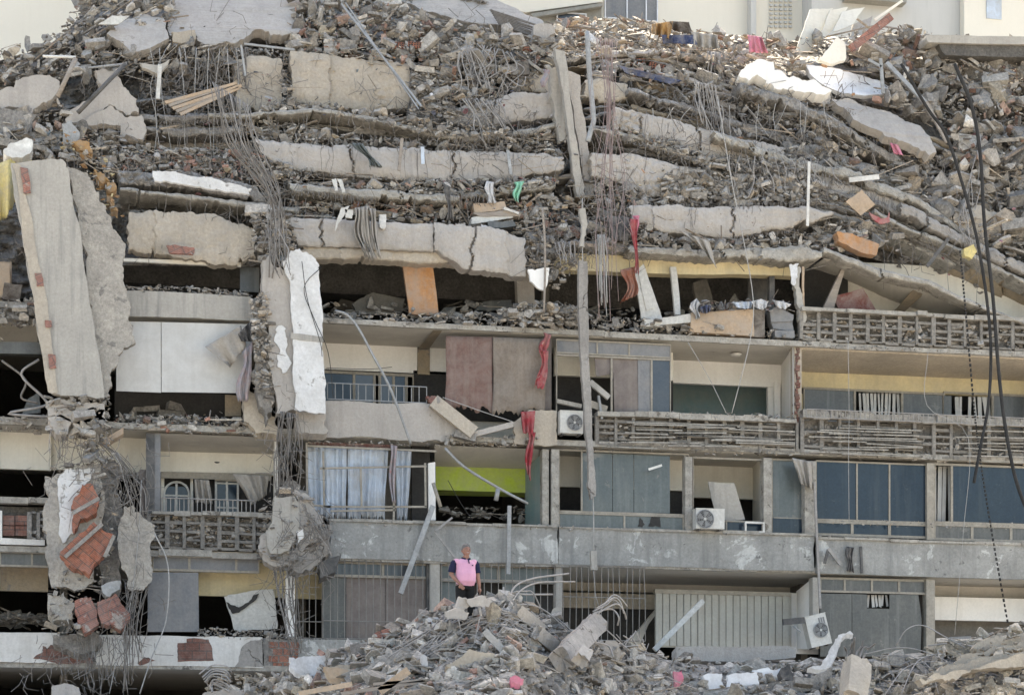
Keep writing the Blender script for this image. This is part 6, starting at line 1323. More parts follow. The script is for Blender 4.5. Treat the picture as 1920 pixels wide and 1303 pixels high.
# ------------------------------------------------------------------ cloth
hang_cloth('red_cloth', [(1017, 623), (1032, 628)], [(1010, 660), (1030, 662)], -.25, 'cloth_red', 'red cloth knotted at the top of the brown blind', folds=2, nj=8, seed=1)
hang_cloth('red_cloth', [(1012, 655), (1030, 658)], [(1004, 724), (1024, 730)], -.27, 'cloth_red', 'red cloth strip hanging along the brown blind', folds=2, nj=10, seed=2, amp=.05)
hang_cloth('red_cloth', [(976, 772), (1004, 770)], [(980, 812), (1000, 815)], -.35, 'cloth_red', 'red rag draped over the broken beige parapet', folds=3, nj=10, seed=3)
hang_cloth('red_cloth', [(988, 810), (1002, 810)], [(985, 890), (998, 900)], -.33, 'cloth_red', 'red rag trailing below the beige parapet before the lime wall', folds=2, nj=8, seed=4)
hang_cloth('red_cloth', [(1183, 410), (1198, 412)], [(1188, 506), (1196, 512)], -.5, 'cloth_red', 'long red scarf hanging from the crushed storey', folds=2, nj=8, seed=5)
hang_cloth('orange_cloth', [(1168, 506), (1196, 500)], [(1164, 568), (1196, 552)], -.2, 'cloth_rust', 'rust orange curtain hanging left of the leaning door', folds=3, seed=6)
hang_cloth('grey_curtain', [(660, 390), (688, 386)], [(674, 482), (712, 486)], -.42, 'cloth_dust', 'dusty grey drapes hanging over the parapet band', folds=5, seed=7, amp=.09, nj=40)
hang_cloth('grey_curtain', [(688, 390), (702, 392)], [(708, 478), (716, 482)], -.4, 'cloth_dust', 'narrow dusty drape right of the main grey drapes', folds=2, seed=8, amp=.07)
hang_cloth('blue_curtain', [(577, 834), (650, 838)], [(577, 970), (650, 972)], .15, 'cloth_blue', 'pale blue curtain in the left half of the broken window', waist=.05, folds=7, nj=70, seed=9, amp=.05)
hang_cloth('blue_curtain', [(652, 838), (728, 841)], [(650, 972), (722, 972)], .17, 'cloth_blue', 'pale blue curtain in the middle of the broken window', waist=.05, folds=6, nj=70, seed=10, amp=.05)
hang_cloth('blue_curtain', [(742, 841), (772, 843)], [(744, 972), (764, 974)], .17, 'cloth_blue', 'pale blue curtain at the right of the broken window', waist=.05, folds=3, nj=40, seed=11, amp=.05)
hang_cloth('curtain_valance', [(577, 828), (745, 834)], [(577, 834), (745, 842)], .1, 'wood_red', 'dark red valance above the pale blue curtains', folds=14, nj=90, seed=12, amp=.03)
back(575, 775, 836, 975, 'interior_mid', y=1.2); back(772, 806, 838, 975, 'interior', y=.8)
hang_cloth('patterned_cloth', [(730, 834), (743, 836)], [(732, 940), (744, 945)], -.25, 'cloth_pattern', 'patterned rag hanging before the pale blue curtains', folds=2, nj=10, seed=13)
hang_cloth('patterned_cloth', [(452, 660), (472, 640)], [(442, 750), (474, 752)], -.6, 'cloth_pattern', 'patterned cloth hanging right of the white shutter panels', folds=2, seed=14)
hang_cloth('silver_sheet', [(384, 650), (452, 610)], [(430, 690), (462, 648)], -.5, 'cloth_dust', 'crumpled silvery sheet stretched before the white shutter panels', folds=2, seed=15, amp=.08)
hang_cloth('dark_sheet', [(446, 626), (474, 598)], [(452, 640), (478, 640)], -.65, 'cloth_dark', 'dark cloth bunched at the crumbled edge of the pillar', folds=3, seed=16)
hang_cloth('white_cloth', [(912, 340), (926, 342)], [(908, 380), (932, 382)], .3, 'cloth_white', 'white cloth hanging left of the green cloth', folds=3, seed=17, nj=12)
hang_cloth('green_cloth', [(960, 342), (980, 340)], [(966, 378), (976, 380)], .3, 'cloth_green', 'mint green cloth hanging in the middle of the ruin', folds=2, seed=18, nj=12)
hang_cloth('dark_curtain', [(834, 345), (846, 350)], [(836, 412), (848, 415)], .15, 'cloth_dark', 'long dark rag hanging left of the pile of boards', folds=2, seed=19, nj=10)
hang_cloth('blue_bundle', [(1155, 122), (1280, 152)], [(1175, 138), (1265, 160)], YU(1200, 130) - .55, 'cloth_navy', 'dark blue fabric bundle stretched under the hollow bricks', folds=3, seed=20, amp=.12)
hang_cloth('golden_cloth', [(1222, 46), (1262, 40)], [(1222, 64), (1256, 74)], 2.0, 'cloth_gold', 'golden cloth thrown over the crest', folds=3, seed=21, amp=.15)
hang_cloth('brown_cloth', [(1256, 40), (1292, 42)], [(1262, 58), (1300, 66)], 2.1, 'wood_dark', 'brown blanket beside the golden cloth on the crest', folds=2, seed=22, amp=.12)
hang_cloth('navy_cloth', [(1238, 66), (1300, 66)], [(1244, 82), (1308, 84)], 1.9, 'cloth_navy', 'navy blue mattress cover under the golden cloth', folds=2, seed=23, amp=.12)
hang_cloth('pink_cloth', [(1402, 66), (1428, 70)], [(1405, 98), (1440, 100)], 2.1, 'cloth_pink', 'magenta rag on the crest right of the sheet bundle', folds=3, seed=24, amp=.1)
hang_cloth('pink_cloth', [(1668, 268), (1684, 272)], [(1676, 288), (1694, 292)], .7, 'cloth_pink', 'bright pink rag under the wide tilted slab', folds=2, seed=25, amp=.06, nj=10)
hang_cloth('pale_cloth', [(1295, 60), (1345, 66)], [(1300, 88), (1348, 92)], 2.1, 'cloth_dust', 'lumpy pale sheet bundle on the crest', folds=3, seed=26, amp=.2)
hang_cloth('teal_cloth', [(662, 268), (684, 270)], [(690, 312), (716, 314)], .45, 'glass_teal', 'dusty teal branch like cloth draped over the grey band', folds=4, seed=27, amp=.08)
hang_cloth('red_rag', [(1016, 130), (1030, 132)], [(1014, 165), (1028, 162)], .9, 'cloth_pattern', 'dark red padded rag hanging left of the leaning beams', folds=1, seed=28)
hang_cloth('white_sack', [(1098, 56), (1124, 76)], [(1100, 74), (1120, 86)], 2.0, 'cloth_white', 'white and red sack at the head of the bent pipe', folds=1, seed=29, amp=.1)
hang_cloth('grey_net', [(1262, 430), (1330, 452)], [(1300, 446), (1345, 504)], -.6, 'cloth_dust', 'twisted grey tarpaulin drooping over the room lintel', folds=4, seed=30, amp=.1)
hang_cloth('dark_curtain', [(1138, 405), (1180, 408)], [(1144, 448), (1178, 455)], .0, 'cloth_dark', 'black cloth behind the long wires', folds=3, seed=31)
hang_cloth('pink_cloth', [(1184, 405), (1198, 404)], [(1184, 432), (1200, 434)], -.3, 'cloth_pink', 'pale pink rag above the long red scarf', folds=1, seed=32, nj=8)
hang_cloth('dark_coat', [(1588, 1024), (1602, 1026)], [(1584, 1068), (1600, 1072)], -.25, 'cloth_dark', 'black coat hanging on the parapet under the blue window', folds=2, seed=33)
flatbar('broken_bracket', (1553, 1028), (1576, 1058), .09, .06, 'rebar_pale', 'pale broken tube left of the black coat', y=-.3)
flatbar('broken_bracket', (1553, 1030), (1546, 1056), .07, .05, 'metal_dark', 'dark bracket left of the black coat', y=-.3)
flatbar('rail_bar', (1614, 1024), (1616, 1074), .06, .05, 'metal_dark', 'dark upright bar right of the black coat', y=-.2)
hang_cloth('torn_awning', [(1485, 858), (1524, 866)], [(1500, 905), (1526, 918)], -.3, 'cloth_dust', 'torn dusty awning scrap at the column by the blue windows', folds=3, seed=34, amp=.1)
hang_cloth('torn_curtain', [(436, 888), (504, 892)], [(470, 945), (500, 930)], .8, 'cloth_dust', 'torn brown curtain at the right of the left balcony', folds=3, seed=35, amp=.1)
hang_cloth('torn_curtain', [(364, 898), (392, 900)], [(366, 940), (400, 945)], .9, 'cloth_dust', 'torn brown curtain between the two balcony windows', folds=3, seed=36, amp=.08)
# brown roller blinds
hang_cloth('roller_blind', [(836, 630), (924, 632)], [(834, 762), (926, 770)], .05, 'blind_red', 'reddish brown roller blind hanging in the middle storey', folds=1, seed=37, amp=.03, cat='roller blind')
hang_cloth('roller_blind', [(925, 632), (1030, 636)], [(922, 776), (1022, 770)], -.02, 'blind_tan', 'tan brown roller blind overlapping the reddish one', folds=1, seed=38, amp=.03, cat='roller blind')
strip('column', [(1022, 632), (1034, 632), (1034, 768), (1022, 768)], .2, .1, 'panel_brown')
# vertical blinds inside the grey and yellow windows
def vblinds(u0, u1, v0, v1, n, y, label, seed=1, gap=0.):
    q = random.Random(seed); t = thing('vertical_blind', P((u0 + u1) / 2, v1, y), label, 'vertical blind')
    for k in range(n):
        a = lerp(u0, u1, k / n); w_ = (u1 - u0) / n * q.uniform(.5, .9); s_ = q.uniform(-3, 3) + (5 if q.random() < .2 else 0)
        if q.random() < gap: continue
        mb = MB(); mb.poly([(a, v0), (a + w_, v0), (a + w_ + s_, v1 - q.uniform(0, 4)), (a + s_, v1 - q.uniform(0, 4))], y + q.uniform(-.03, .03), .006)
        mb.build('blind_slat', 'shutter', t)
vblinds(1610, 1688, 737, 782, 11, 1.95, 'slanted white vertical blind behind the left opening of the yellow wall', 1, .1)
vblinds(1782, 1858, 744, 796, 9, 1.95, 'slanted white vertical blind behind the right opening of the yellow wall', 2, .2)
vblinds(1750, 1786, 874, 982, 4, .4, 'white vertical blind between the two blue windows', 3)
vblinds(1627, 1666, 1115, 1139, 6, .3, 'white vertical blind behind the hole in the grey lower window', 4)
# window frame bars before the blue curtains
wf = thing('broken_window_frame', P(690, 975, -.1), 'broken white window frame in front of the pale blue curtains', 'window frame')
for (a, b) in (((575, 830), (576, 975)), ((576, 836), (818, 846)), ((600, 878), (800, 874)), ((606, 846), (608, 950)), ((608, 950), (800, 950)), ((676, 878), (678, 948)), ((740, 872), (738, 975)), ((797, 868), (798, 950)), ((575, 946), (620, 950)), ((620, 958), (742, 956))):
    mb = MB(); mb.bar(P(*a, -.08), P(*b, -.08), .05, .05); mb.build('frame_bar', 'frame_metal', wf)
# ceiling lamps
for (u, v, y, l) in ((1380, 664, 1.0, 'round white ceiling lamp in the white room'), (407, 866, 1.0, 'small dark ceiling lamp over the left balcony')):
    c = P(u, v, y); mb = MB(); R_ = .16 if u > 1000 else .07
    G = [[c + Vector((R_ * math.cos(a) * math.cos(b), R_ * math.sin(a) * math.cos(b), -R_ * .45 * math.sin(b))) for a in [2 * math.pi * i / 16 for i in range(17)]] for b in [math.pi / 2 * j / 5 for j in range(6)]]
    mb.grid(G); mb.build('ceiling_lamp', 'plastic_white' if u > 1000 else 'metal_dark', smooth=True, label=l, cat='lamp')
# yellow sheet and burst foam at the left
hang_cloth('yellow_sheet', [(-30, 330), (0, 306), (20, 298), (60, 300)], [(-30, 420), (0, 412), (14, 404), (28, 380)], -.2, 'cloth_yellow', 'yellow foam sheet curling behind the tall grey panel', folds=2, seed=40, amp=.18, nj=40)
plate('yellow_bucket', [(6, 282), (20, 268), (50, 258), (62, 268), (58, 286), (40, 296), (12, 292)], -.4, .4, 'plastic_white', 'dirty cream plastic canister lying on the ruin at the left', seed=1, jag=2, cat='canister')
for k, pts in enumerate(([(134, 268), (150, 262), (168, 274), (172, 288), (152, 284)], [(176, 318), (196, 326), (206, 340), (190, 344)], [(196, 340), (216, 344), (218, 356), (202, 358)], [(200, 366), (214, 376), (220, 396), (208, 392)])):
    plate('foam_lump', pts, -.5, .25, 'cloth_gold', ['topmost', 'second', 'third', 'lowest'][k] + ' lump of orange foam on the right shoulder of the fallen wall panel', seed=k, jag=4, cat='foam lump')
scatter([(110, 250), (160, 245), (215, 320), (232, 410), (205, 410), (170, 330), (120, 290)], 150, .03, .16, lambda u, v: -.35, 'of burst foam and rags on the shoulder of the wall panel', [(.4, .22, .06), (.5, .42, .22), (.3, .28, .25), (.36, .18, .05), (.2, .2, .19), (.5, .48, .44)], seed=97, yj=.3, kinds=('chip',) * 4 + ('rock', 'stick'), name='litter')
plate('crumpled_sack', [(116, 232), (134, 226), (148, 246), (146, 276), (126, 270)], -.3, .2, 'metal_grey', 'grey crumpled sack above the orange foam', seed=4, jag=3, cat='sack')
# clothes on the counter and small bright scraps
q = random.Random(5)
scr = [('cloth_white', 'white'), ('cloth_navy', 'navy'), ('cloth_dark', 'black'), ('cloth_blue', 'pale blue'), ('cloth_white', 'white')]
for k, (u, v, w_, h_) in enumerate(((1304, 566, 9, 30), (1322, 572, 12, 14), (1352, 570, 16, 11), (1392, 566, 20, 12), (1424, 562, 16, 18), (1466, 566, 18, 13))):
    m_, nm = scr[k % 5]
    hang_cloth('garment', [(u - w_, v + q.uniform(-5, 6)), (u + w_ * .2, v - q.uniform(0, 9)), (u + w_, v + q.uniform(-3, 6))], [(u - w_ * .6, v + h_ * q.uniform(.7, 1.1)), (u + w_ * .3, v + h_ * 1.1), (u + w_ * .8, v + h_ * q.uniform(.5, 1))], -.25, m_, nm + ' garment, number ' + ['one', 'two', 'three', 'four', 'five', 'six'][k] + ' from the left on the clothes counter', folds=3, seed=50 + k, amp=.12, nj=14, cat='garment', group='clothes on the counter')
scatter([(1294, 574), (1320, 566), (1440, 562), (1486, 566), (1486, 584), (1410, 582), (1294, 586)], 170, .03, .13, lambda u, v: -.05, 'among the clothes on the counter', [(.05, .06, .1), (.5, .5, .5), (.1, .1, .1), (.2, .22, .26), (.32, .3, .27), (.25, .1, .1)], kinds=('chip',) * 4 + ('stick',), seed=95, yj=.15)
# ------------------------------------------------------------------ rubble heap in front
HT = [(-60, 1330), (380, 1310), (520, 1262), (600, 1225), (680, 1200), (760, 1168), (830, 1140), (880, 1128), (960, 1120), (1010, 1150), (1080, 1180), (1150, 1205), (1220, 1225), (1330, 1240), (1480, 1235), (1600, 1232), (1680, 1222), (1740, 1222), (1800, 1205), (1860, 1186), (1990, 1150)]
PAL_HEAP = [tuple(x * 1.12 for x in c) for c in (PAL_CONC * 3 + PAL_MIX)] + [(.3, .31, .3), (.25, .26, .25)] * 4
def YH(u, v):
    """depth of the heap surface: its foot lies nearer to the viewer than its crown"""
    t = (v - curve(HT, u)) / 180
    far = curve([(0, -6), (500, -7), (700, -9.6), (950, -10.5), (1150, -8.5), (1300, -7), (1600, -7), (1990, -8)], u)
    return far - 4.5 * max(0, t)
mass('rubble_heap', 360, 1990, lambda u: curve(HT, u) + 7, lambda u: 1340, YH, 'concrete_rough', amp=.5, label='dense grey core of the rubble heap below the man', step=4, back=3.)
hp = lambda u, v: YH(u, v) - .05
B_ = [(1990, 1320), (380, 1320)]
scatter([(400, 1310)] + HT[2:9] + [(960, 1320)], 2000, .03, .24, hp, 'on the left half of the heap below the man', PAL_HEAP, seed=60, big=40, yj=.3, kinds=('rock',) * 6 + ('chip',) * 7 + ('block', 'block', 'block', 'brick'))
scatter([(900, 1128), (960, 1122), (1080, 1180), (1220, 1225), (1330, 1240), (1600, 1236), (1600, 1320), (900, 1320)], 2100, .03, .24, hp, 'on the right half of the heap below the man', PAL_HEAP, seed=61, big=40, yj=.3, kinds=('rock',) * 5 + ('chip',) * 6 + ('block', 'block', 'stick'))
scatter([(1560, 1236), (1740, 1222), (1860, 1186), (1990, 1150), (1990, 1320), (1560, 1320)], 900, .03, .26, hp, 'on the near mound at the lower right', [(.42, .37, .29), (.36, .32, .26), (.48, .42, .33), (.33, .3, .26), (.5, .46, .4)], seed=62, big=16, yj=.3)
scatter([(800, 1150), (880, 1128), (970, 1122), (1010, 1160), (900, 1170)], 260, .06, .34, hp, 'at the top of the heap by the man', PAL_HEAP, seed=63, big=26, yj=.3, kinds=('rock',) * 4 + ('chip',) * 4 + ('block',))
def hplate(name, pts, dy, th, m, label, seed=1, jag=2.5, cat='concrete slab', off=None):
    u, v = pts[0][0], pts[0][1]; yy = YH(sum(p[0] for p in pts) / len(pts), sum(p[1] for p in pts) / len(pts)) + dy
    return plate(name, [(p[0], p[1], yy + (p[2] if len(p) > 2 else 0)) for p in pts], yy, th, m, label, jag, seed, cat, off or (0, th, -.1))
# the fallen column lying across the heap
def fat_bar(name, a, b, w_, h_, y0, y1, m, label, cat, seed=1, n=10):
    A, B = P(*a, y0), P(*b, y1); d = (B - A).normalized(); r_ = d.cross(Vector((0, 1, 0))).normalized(); q_ = d.cross(r_); G = []
    for i in range(n + 1):
        c = A.lerp(B, i / n); row = []
        for k in range(17):
            a_ = 2 * math.pi * k / 16 + math.pi / 4; ca, sa = math.cos(a_), math.sin(a_); s_ = 1 / max(abs(ca), abs(sa)) ** .85
            f = 1 + .12 * noise.noise(c * 2 + Vector((ca, sa, seed))) + (.25 * noise.noise(Vector((k * .9, seed, i))) if i in (0, n) else 0)
            row.append(c + r_ * (w_ / 2 * ca * s_ * f) + q_ * (h_ / 2 * sa * s_ * f) + (d * (.15 * noise.noise(Vector((k * 1.1, seed * 3, i)))) if i in (0, n) else Vector((0, 0, 0))))
        row[-1] = row[0]; G.append(row)
    G.insert(0, [A + d * .1] * 17); G.append([B - d * .1] * 17)
    mb = MB(); mb.grid(G); return mb.build(name, m, label=label, cat=cat)
fat_bar('fallen_column', (1052, 1236), (1118, 1168), .46, .42, -12.4, -10.2, 'concrete', 'thick fallen column lying across the right of the heap', 'concrete column', 3)
fat_bar('column_stump', (1600, 1312), (1606, 1245), .52, .5, -11.4, -10.8, 'beige', 'upright column stump with frayed rods at the lower right', 'concrete column', 5)
fat_bar('fallen_column', (1088, 1238), (1096, 1222), .3, .3, -12.8, -12.6, 'concrete_smooth', 'round concrete lump in front of the thick fallen column', 'concrete lump', 6, n=4)
fat_bar('column_piece', (968, 1142), (1014, 1180), .26, .2, -11.6, -11.0, 'concrete_smooth', 'upper rounded slab piece left of the fallen column', 'concrete slab', 7)
fat_bar('column_piece', (1006, 1184), (1044, 1216), .3, .2, -11.8, -11.2, 'concrete_smooth', 'lower slab piece left of the fallen column', 'concrete slab', 8)
hplate(FS, [(1112, 1222), (1136, 1200), (1160, 1206), (1172, 1222), (1150, 1248), (1130, 1246)], -.3, .15, 'concrete_smooth', 'pale five sided plate right of the fallen column', 3)
hplate(FS, [(836, 1248), (880, 1216), (936, 1232), (932, 1246), (880, 1256)], -.4, .2, 'beige', 'tan slab lying flat in the middle of the heap', 4)
hplate(FS, [(610, 1254), (640, 1246), (700, 1240), (716, 1252), (690, 1268), (620, 1270)], -.3, .15, 'beige', 'tan plate beside the white sheet on the heap', 5)
hplate(FS, [(1268, 1212), (1480, 1210), (1494, 1216), (1492, 1232), (1380, 1240), (1268, 1236)], 1.2, .4, 'concrete_smooth', 'long straight slab under the folding shutter', 6, jag=1.5)
hplate(FS, [(1280, 1280), (1400, 1290), (1520, 1270), (1560, 1250), (1550, 1290), (1420, 1312), (1280, 1300)], -.2, .3, 'concrete_rough', 'curved dark slab edge at the bottom right', 7)
for k, pts in enumerate(([(1318, 1266), (1354, 1262), (1358, 1290), (1330, 1292)], [(1362, 1266), (1420, 1258), (1424, 1280), (1366, 1290)], [(1410, 1256), (1440, 1250), (1466, 1252), (1464, 1266), (1424, 1278)])):
    hplate('white_tile', pts, -.5, .05, 'tile_white', ['left', 'middle', 'right'][k] + ' one of the white plaster plates on the curved dark slab', 20 + k, jag=2, cat='plaster plate')
hplate('white_sheet', [(542, 1232), (580, 1230), (614, 1228), (608, 1240), (606, 1268), (590, 1282), (560, 1262), (544, 1250)], -.6, .06, 'cloth_white', 'crumpled white sheet at the left foot of the heap', 8, cat='sheet')
hplate('cardboard', [(606, 1250), (650, 1254), (680, 1272), (620, 1272)], -.8, .04, 'wood_tan', 'flat cardboard beside the crumpled white sheet', 9, cat='cardboard')
hplate('white_bag', [(798, 1160), (812, 1157), (832, 1164), (826, 1176), (800, 1172)], -.3, .1, 'cloth_white', 'white plastic bag below the man on the left', 10, cat='bag')
hplate('white_paper', [(788, 1232), (800, 1230), (802, 1250), (790, 1248)], -.6, .02, 'cloth_white', 'small white sheet standing in the heap', 11, cat='paper sheet')
hplate('concrete_block', [(1036, 1142), (1046, 1138), (1052, 1152), (1048, 1160), (1034, 1156)], -.2, .2, 'concrete_panel', 'small pale block under the thin column behind the heap', 12, cat='concrete block')
hplate('hollow_brick', [(700, 1188), (722, 1178), (746, 1178), (742, 1190), (704, 1196)], -.3, .15, 'brick_pale', 'orange hollow brick at the left shoulder of the heap', 13, jag=1, cat='hollow brick')
hplate('pink_rag', [(956, 1270), (968, 1266), (982, 1272), (972, 1282), (958, 1280)], -.8, .05, 'cloth_pink', 'small pink rag at the bottom of the heap', 14, cat='rag')
hplate('pink_rag', [(1262, 1258), (1278, 1254), (1282, 1270), (1270, 1282), (1264, 1272)], -.8, .05, 'cloth_pink', 'pink rag at the bottom right of the heap', 15, cat='rag')
hplate('blue_white_sack', [(1514, 1252), (1538, 1248), (1556, 1216), (1572, 1190), (1594, 1182), (1600, 1188), (1578, 1196), (1566, 1230), (1548, 1254)], -1.4, .06, 'cloth_white', 'white and blue sack flapping beside the column stump', 16, cat='sack')
hplate('dark_bag', [(1462, 1256), (1480, 1244), (1490, 1262), (1484, 1278), (1468, 1276)], -.6, .2, 'cloth_dark', 'black bag beside the white plaster plates', 17, cat='bag')
# rods on the heap
def heap_rods(lst, label, group, r=.02, m='rebar', dy=-.35, seed=1):
    q = random.Random(seed)
    for pts in lst:
        P3 = []
        for i, p in enumerate(pts):
            yy = YH(p[0], max(p[1], curve(HT, p[0]))) + dy + q.uniform(-.25, .1); P3.append(P(p[0], p[1], yy))
        mb = MB(); mb.tube(smooth_path(P3, 5), r * q.uniform(.8, 1.15), 6); mb.build('rebar_rod', m, smooth=True, label=label, cat='steel rod', group=group)
q = random.Random(8); L1 = []
for k in range(34):
    a = q.uniform(-.2, 1.); u0, v0 = 915 + q.uniform(-30, 40), 1140 + q.uniform(-8, 20); l = q.uniform(70, 190); s_ = -1 if k % 3 else 1
    L1.append([(u0, v0), (u0 + s_ * l * .35, v0 + l * .06 + q.uniform(-8, 12)), (u0 + s_ * l * .7, v0 + l * .25 + q.uniform(-8, 14)), (u0 + s_ * l, v0 + l * .5 + q.uniform(-10, 14))])
heap_rods(L1, 'grey rod fanning down from the top of the heap', 'rods fanning over the heap', r=.015, m='rebar_pale', seed=2)
heap_rods([[(950, 1135), (965, 1100), (1000, 1084), (1066, 1075)], [(955, 1138), (975, 1108), (1010, 1092), (1078, 1090)], [(945, 1136), (958, 1112), (985, 1108), (1000, 1112), (1018, 1150)], [(940, 1130), (950, 1112), (985, 1114), (1036, 1114)], [(944, 1100), (944, 1132)]],
          'thick rod arching to the right over the heap', 'rods arching over the top of the heap', r=.02, m='rebar_pale', dy=0., seed=3)
L2 = [[(1118, 1140), (1135, 1130), (1152, 1120), (1163, 1128), (1170, 1150)], [(1112, 1146), (1136, 1134), (1150, 1124), (1166, 1136)], [(1120, 1150), (1140, 1138), (1158, 1132), (1170, 1146), (1174, 1160)], [(1124, 1146), (1146, 1118), (1160, 1118), (1176, 1136)], [(1112, 1150), (1128, 1144), (1148, 1142), (1160, 1156), (1158, 1172)], [(1104, 1180), (1110, 1200), (1140, 1210), (1150, 1230)]]
heap_rods([[(p[0], p[1]) for p in l] for l in L2], 'pale rod bent back from the end of the fallen column', 'bent rods at the end of the fallen column', r=.018, m='rebar_pale', dy=-1.6, seed=4)
L3 = [[(1150 + q.uniform(-20, 60), 1180 + q.uniform(0, 30)), (1190 + q.uniform(-30, 30), 1215 + q.uniform(-10, 20)), (1240 + q.uniform(-30, 30), 1235 + q.uniform(-10, 20))] for k in range(10)]
heap_rods(L3, 'thin rod loosely curled right of the fallen column', 'loose rods right of the fallen column', r=.014, m='rebar_pale', seed=5)
L4 = [[(1590 + 3 * k, 1258), (1588 + 6 * k, 1225 + q.uniform(-10, 10)), (1586 + 9 * k + q.uniform(-4, 4), 1198 + q.uniform(-10, 18))] for k in range(7)]
heap_rods(L4, 'frayed rusty rod standing out of the column stump', 'frayed rods of the column stump', r=.025, m='rebar', dy=-1.0, seed=6)
L5 = [[(1680, 1210), (1700, 1180), (1730, 1172), (1770, 1192), (1810, 1214)], [(1660, 1300), (1700, 1250), (1760, 1240), (1850, 1258), (1920, 1290)], [(1740, 1210), (1800, 1206), (1870, 1230), (1930, 1264)], [(1760, 1300), (1742, 1250), (1700, 1228), (1640, 1230)], [(1690, 1300), (1720, 1240), (1770, 1222)], [(1900, 1180), (1912, 1240), (1905, 1300)], [(1620, 1226), (1680, 1214), (1730, 1220), (1800, 1250)]]
heap_rods(L5, 'long pale rod arching over the near mound', 'rods arching over the near mound', r=.016, m='rebar_pale', dy=-1.2, seed=7)
for k, (a, b, w_) in enumerate((((640, 1300), (940, 1256), .07), ((700, 1282), (860, 1270), .06), ((712, 1296), (766, 1256), .16), ((908, 1182), (962, 1240), .14), ((1780, 1196), (1820, 1194), .05), ((560, 1300), (660, 1282), .1))):
    flatbar('wooden_lath' if k != 3 else 'steel_channel', a, b, w_, .05, ['wood_grey', 'wood_grey', 'wood_tan', 'metal_grey', 'rebar_pale', 'wood_tan'][k], ['longest pale lath across the foot of the heap', 'second pale lath above the longest one', 'broad brown plank tilted on the heap foot', 'grey steel channel slanting in the middle of the heap', 'little wire rack on the near mound', 'tan plank at the left foot of the heap'][k], y=-13.2 if k != 4 else -8.5, cat='lath' if k != 3 else 'steel channel')
# brushwood clump at the lower left and crumpled coil
scatter([(380, 1300), (420, 1262), (540, 1270), (620, 1290), (560, 1320), (400, 1320)], 400, .03, .16, hp, 'at the dusty left foot of the heap', [(.32, .27, .2), (.26, .22, .17), (.38, .33, .25)], seed=64, big=8, yj=.3)
L6 = [[(376 + 3 * k, 1262 + 5 * k), (400, 1248 + 5 * k), (425, 1250 + 6 * k), (432, 1262 + 5 * k)] for k in range(8)]
heap_rods([[(p[0] + q.uniform(-3, 3), p[1] + q.uniform(-2, 2)) for p in l] for l in L6], 'coiled rod at the dusty left foot of the heap', 'coil of rods at the lower left', r=.02, m='rebar_pale', dy=-.8, seed=8)
hplate('hanging_fragment', [(380, 1300), (430, 1290), (470, 1296), (460, 1320), (370, 1320)], -.6, .3, 'concrete_smooth', 'smooth grey slab tip at the lower left corner of the heap', 18)
for (a, b, l) in (((96, 1300), (150, 1284), 'left'),): plate('concrete_chunk', [(97, 1320), (98, 1284), (120, 1280), (148, 1288), (158, 1320)], -1.6, .5, 'concrete_smooth', 'pale lump at the bottom edge below the white parapet', seed=9, jag=2, cat='concrete chunk')

q = random.Random(99); tw = MB()
for k in range(500):
    c_ = q.choice(((900, 1180, 90, 25), (960, 1160, 60, 25), (1180, 1215, 60, 18), (1700, 1240, 90, 25), (800, 1230, 140, 30), (1250, 1260, 120, 25)))
    u, v = q.gauss(c_[0], c_[2]), q.gauss(c_[1], c_[3])
    if v < curve(HT, u) + 4: continue
    yy = YH(u, v) - q.uniform(.2, .6); l = q.choice((16, 34, 60)) * q.uniform(.6, 1.3); a = q.choice((2.7, .45, 1.5, 3.0)) + q.gauss(0, .5); b = q.gauss(0, .7)
    tw.tube([P(u, v, yy), P(u + l * .5 * math.cos(a), v + l * .3 * math.sin(a), yy - q.uniform(0, .2)), P(u + l * math.cos(a + b), v + l * .6 * math.sin(a + b), yy)], q.uniform(.006, .013), 4)
tw.build('wire_scraps', 'rebar_pale', label='countless thin wire scraps tangled over the heap', kind='stuff')

scatter([(700, 1190), (900, 1140), (1060, 1180), (1200, 1225), (1500, 1250), (1500, 1310), (600, 1310)], 46, .16, .42, lambda u, v: hp(u, v) - .15, 'lying large on the heap below the man', [(.34, .33, .31), (.28, .27, .25), (.40, .385, .35)], seed=65, big=46, yj=.2, power=1.4, kinds=('rock', 'chip', 'chip', 'block'))
scatter([(1640, 1240), (1860, 1200), (1990, 1180), (1990, 1310), (1640, 1310)], 26, .16, .45, lambda u, v: hp(u, v) - .15, 'lying large on the near mound', [(.44, .40, .33), (.36, .33, .28)], seed=66, big=26, yj=.2, power=1.4, kinds=('rock', 'chip', 'block'))

for k, pts in enumerate(([(856, 1134), (862, 1118), (874, 1120), (880, 1136), (872, 1150), (858, 1150)], [(872, 1122), (900, 1117), (922, 1126), (916, 1138), (884, 1138)], [(836, 1146), (856, 1140), (880, 1148), (870, 1162), (840, 1160)])):
    plate('concrete_chunk', pts, -12.1 - .1 * k, .35, 'concrete_smooth', ['upright stone before the left leg of the man', 'flat stone before the right leg of the man', 'stone at the feet of the man, lowest of three'][k], seed=30 + k, jag=2.5, cat='concrete chunk', off=(.03, .35, .04))
for k in range(6):
    v0 = 1186 + k * 15; u0 = 1852 - k * 26
    plate('tan_slab', [(u0, v0 + 12), (u0 + 60, v0 - 2), (1990, v0 - 18 - 4 * k), (1990, v0 - 2 - 4 * k), (u0 + 70, v0 + 14), (u0 + 8, v0 + 22)], -9.6 - .45 * k, .25, 'beige', ORD[k - 1].capitalize() * 0 + ['topmost', 'second', 'third', 'fourth', 'fifth', 'lowest'][k] + ' tan slab of the layered near mound at the right corner', seed=60 + k, jag=7, cat='slab', off=(0, .25, -.05))

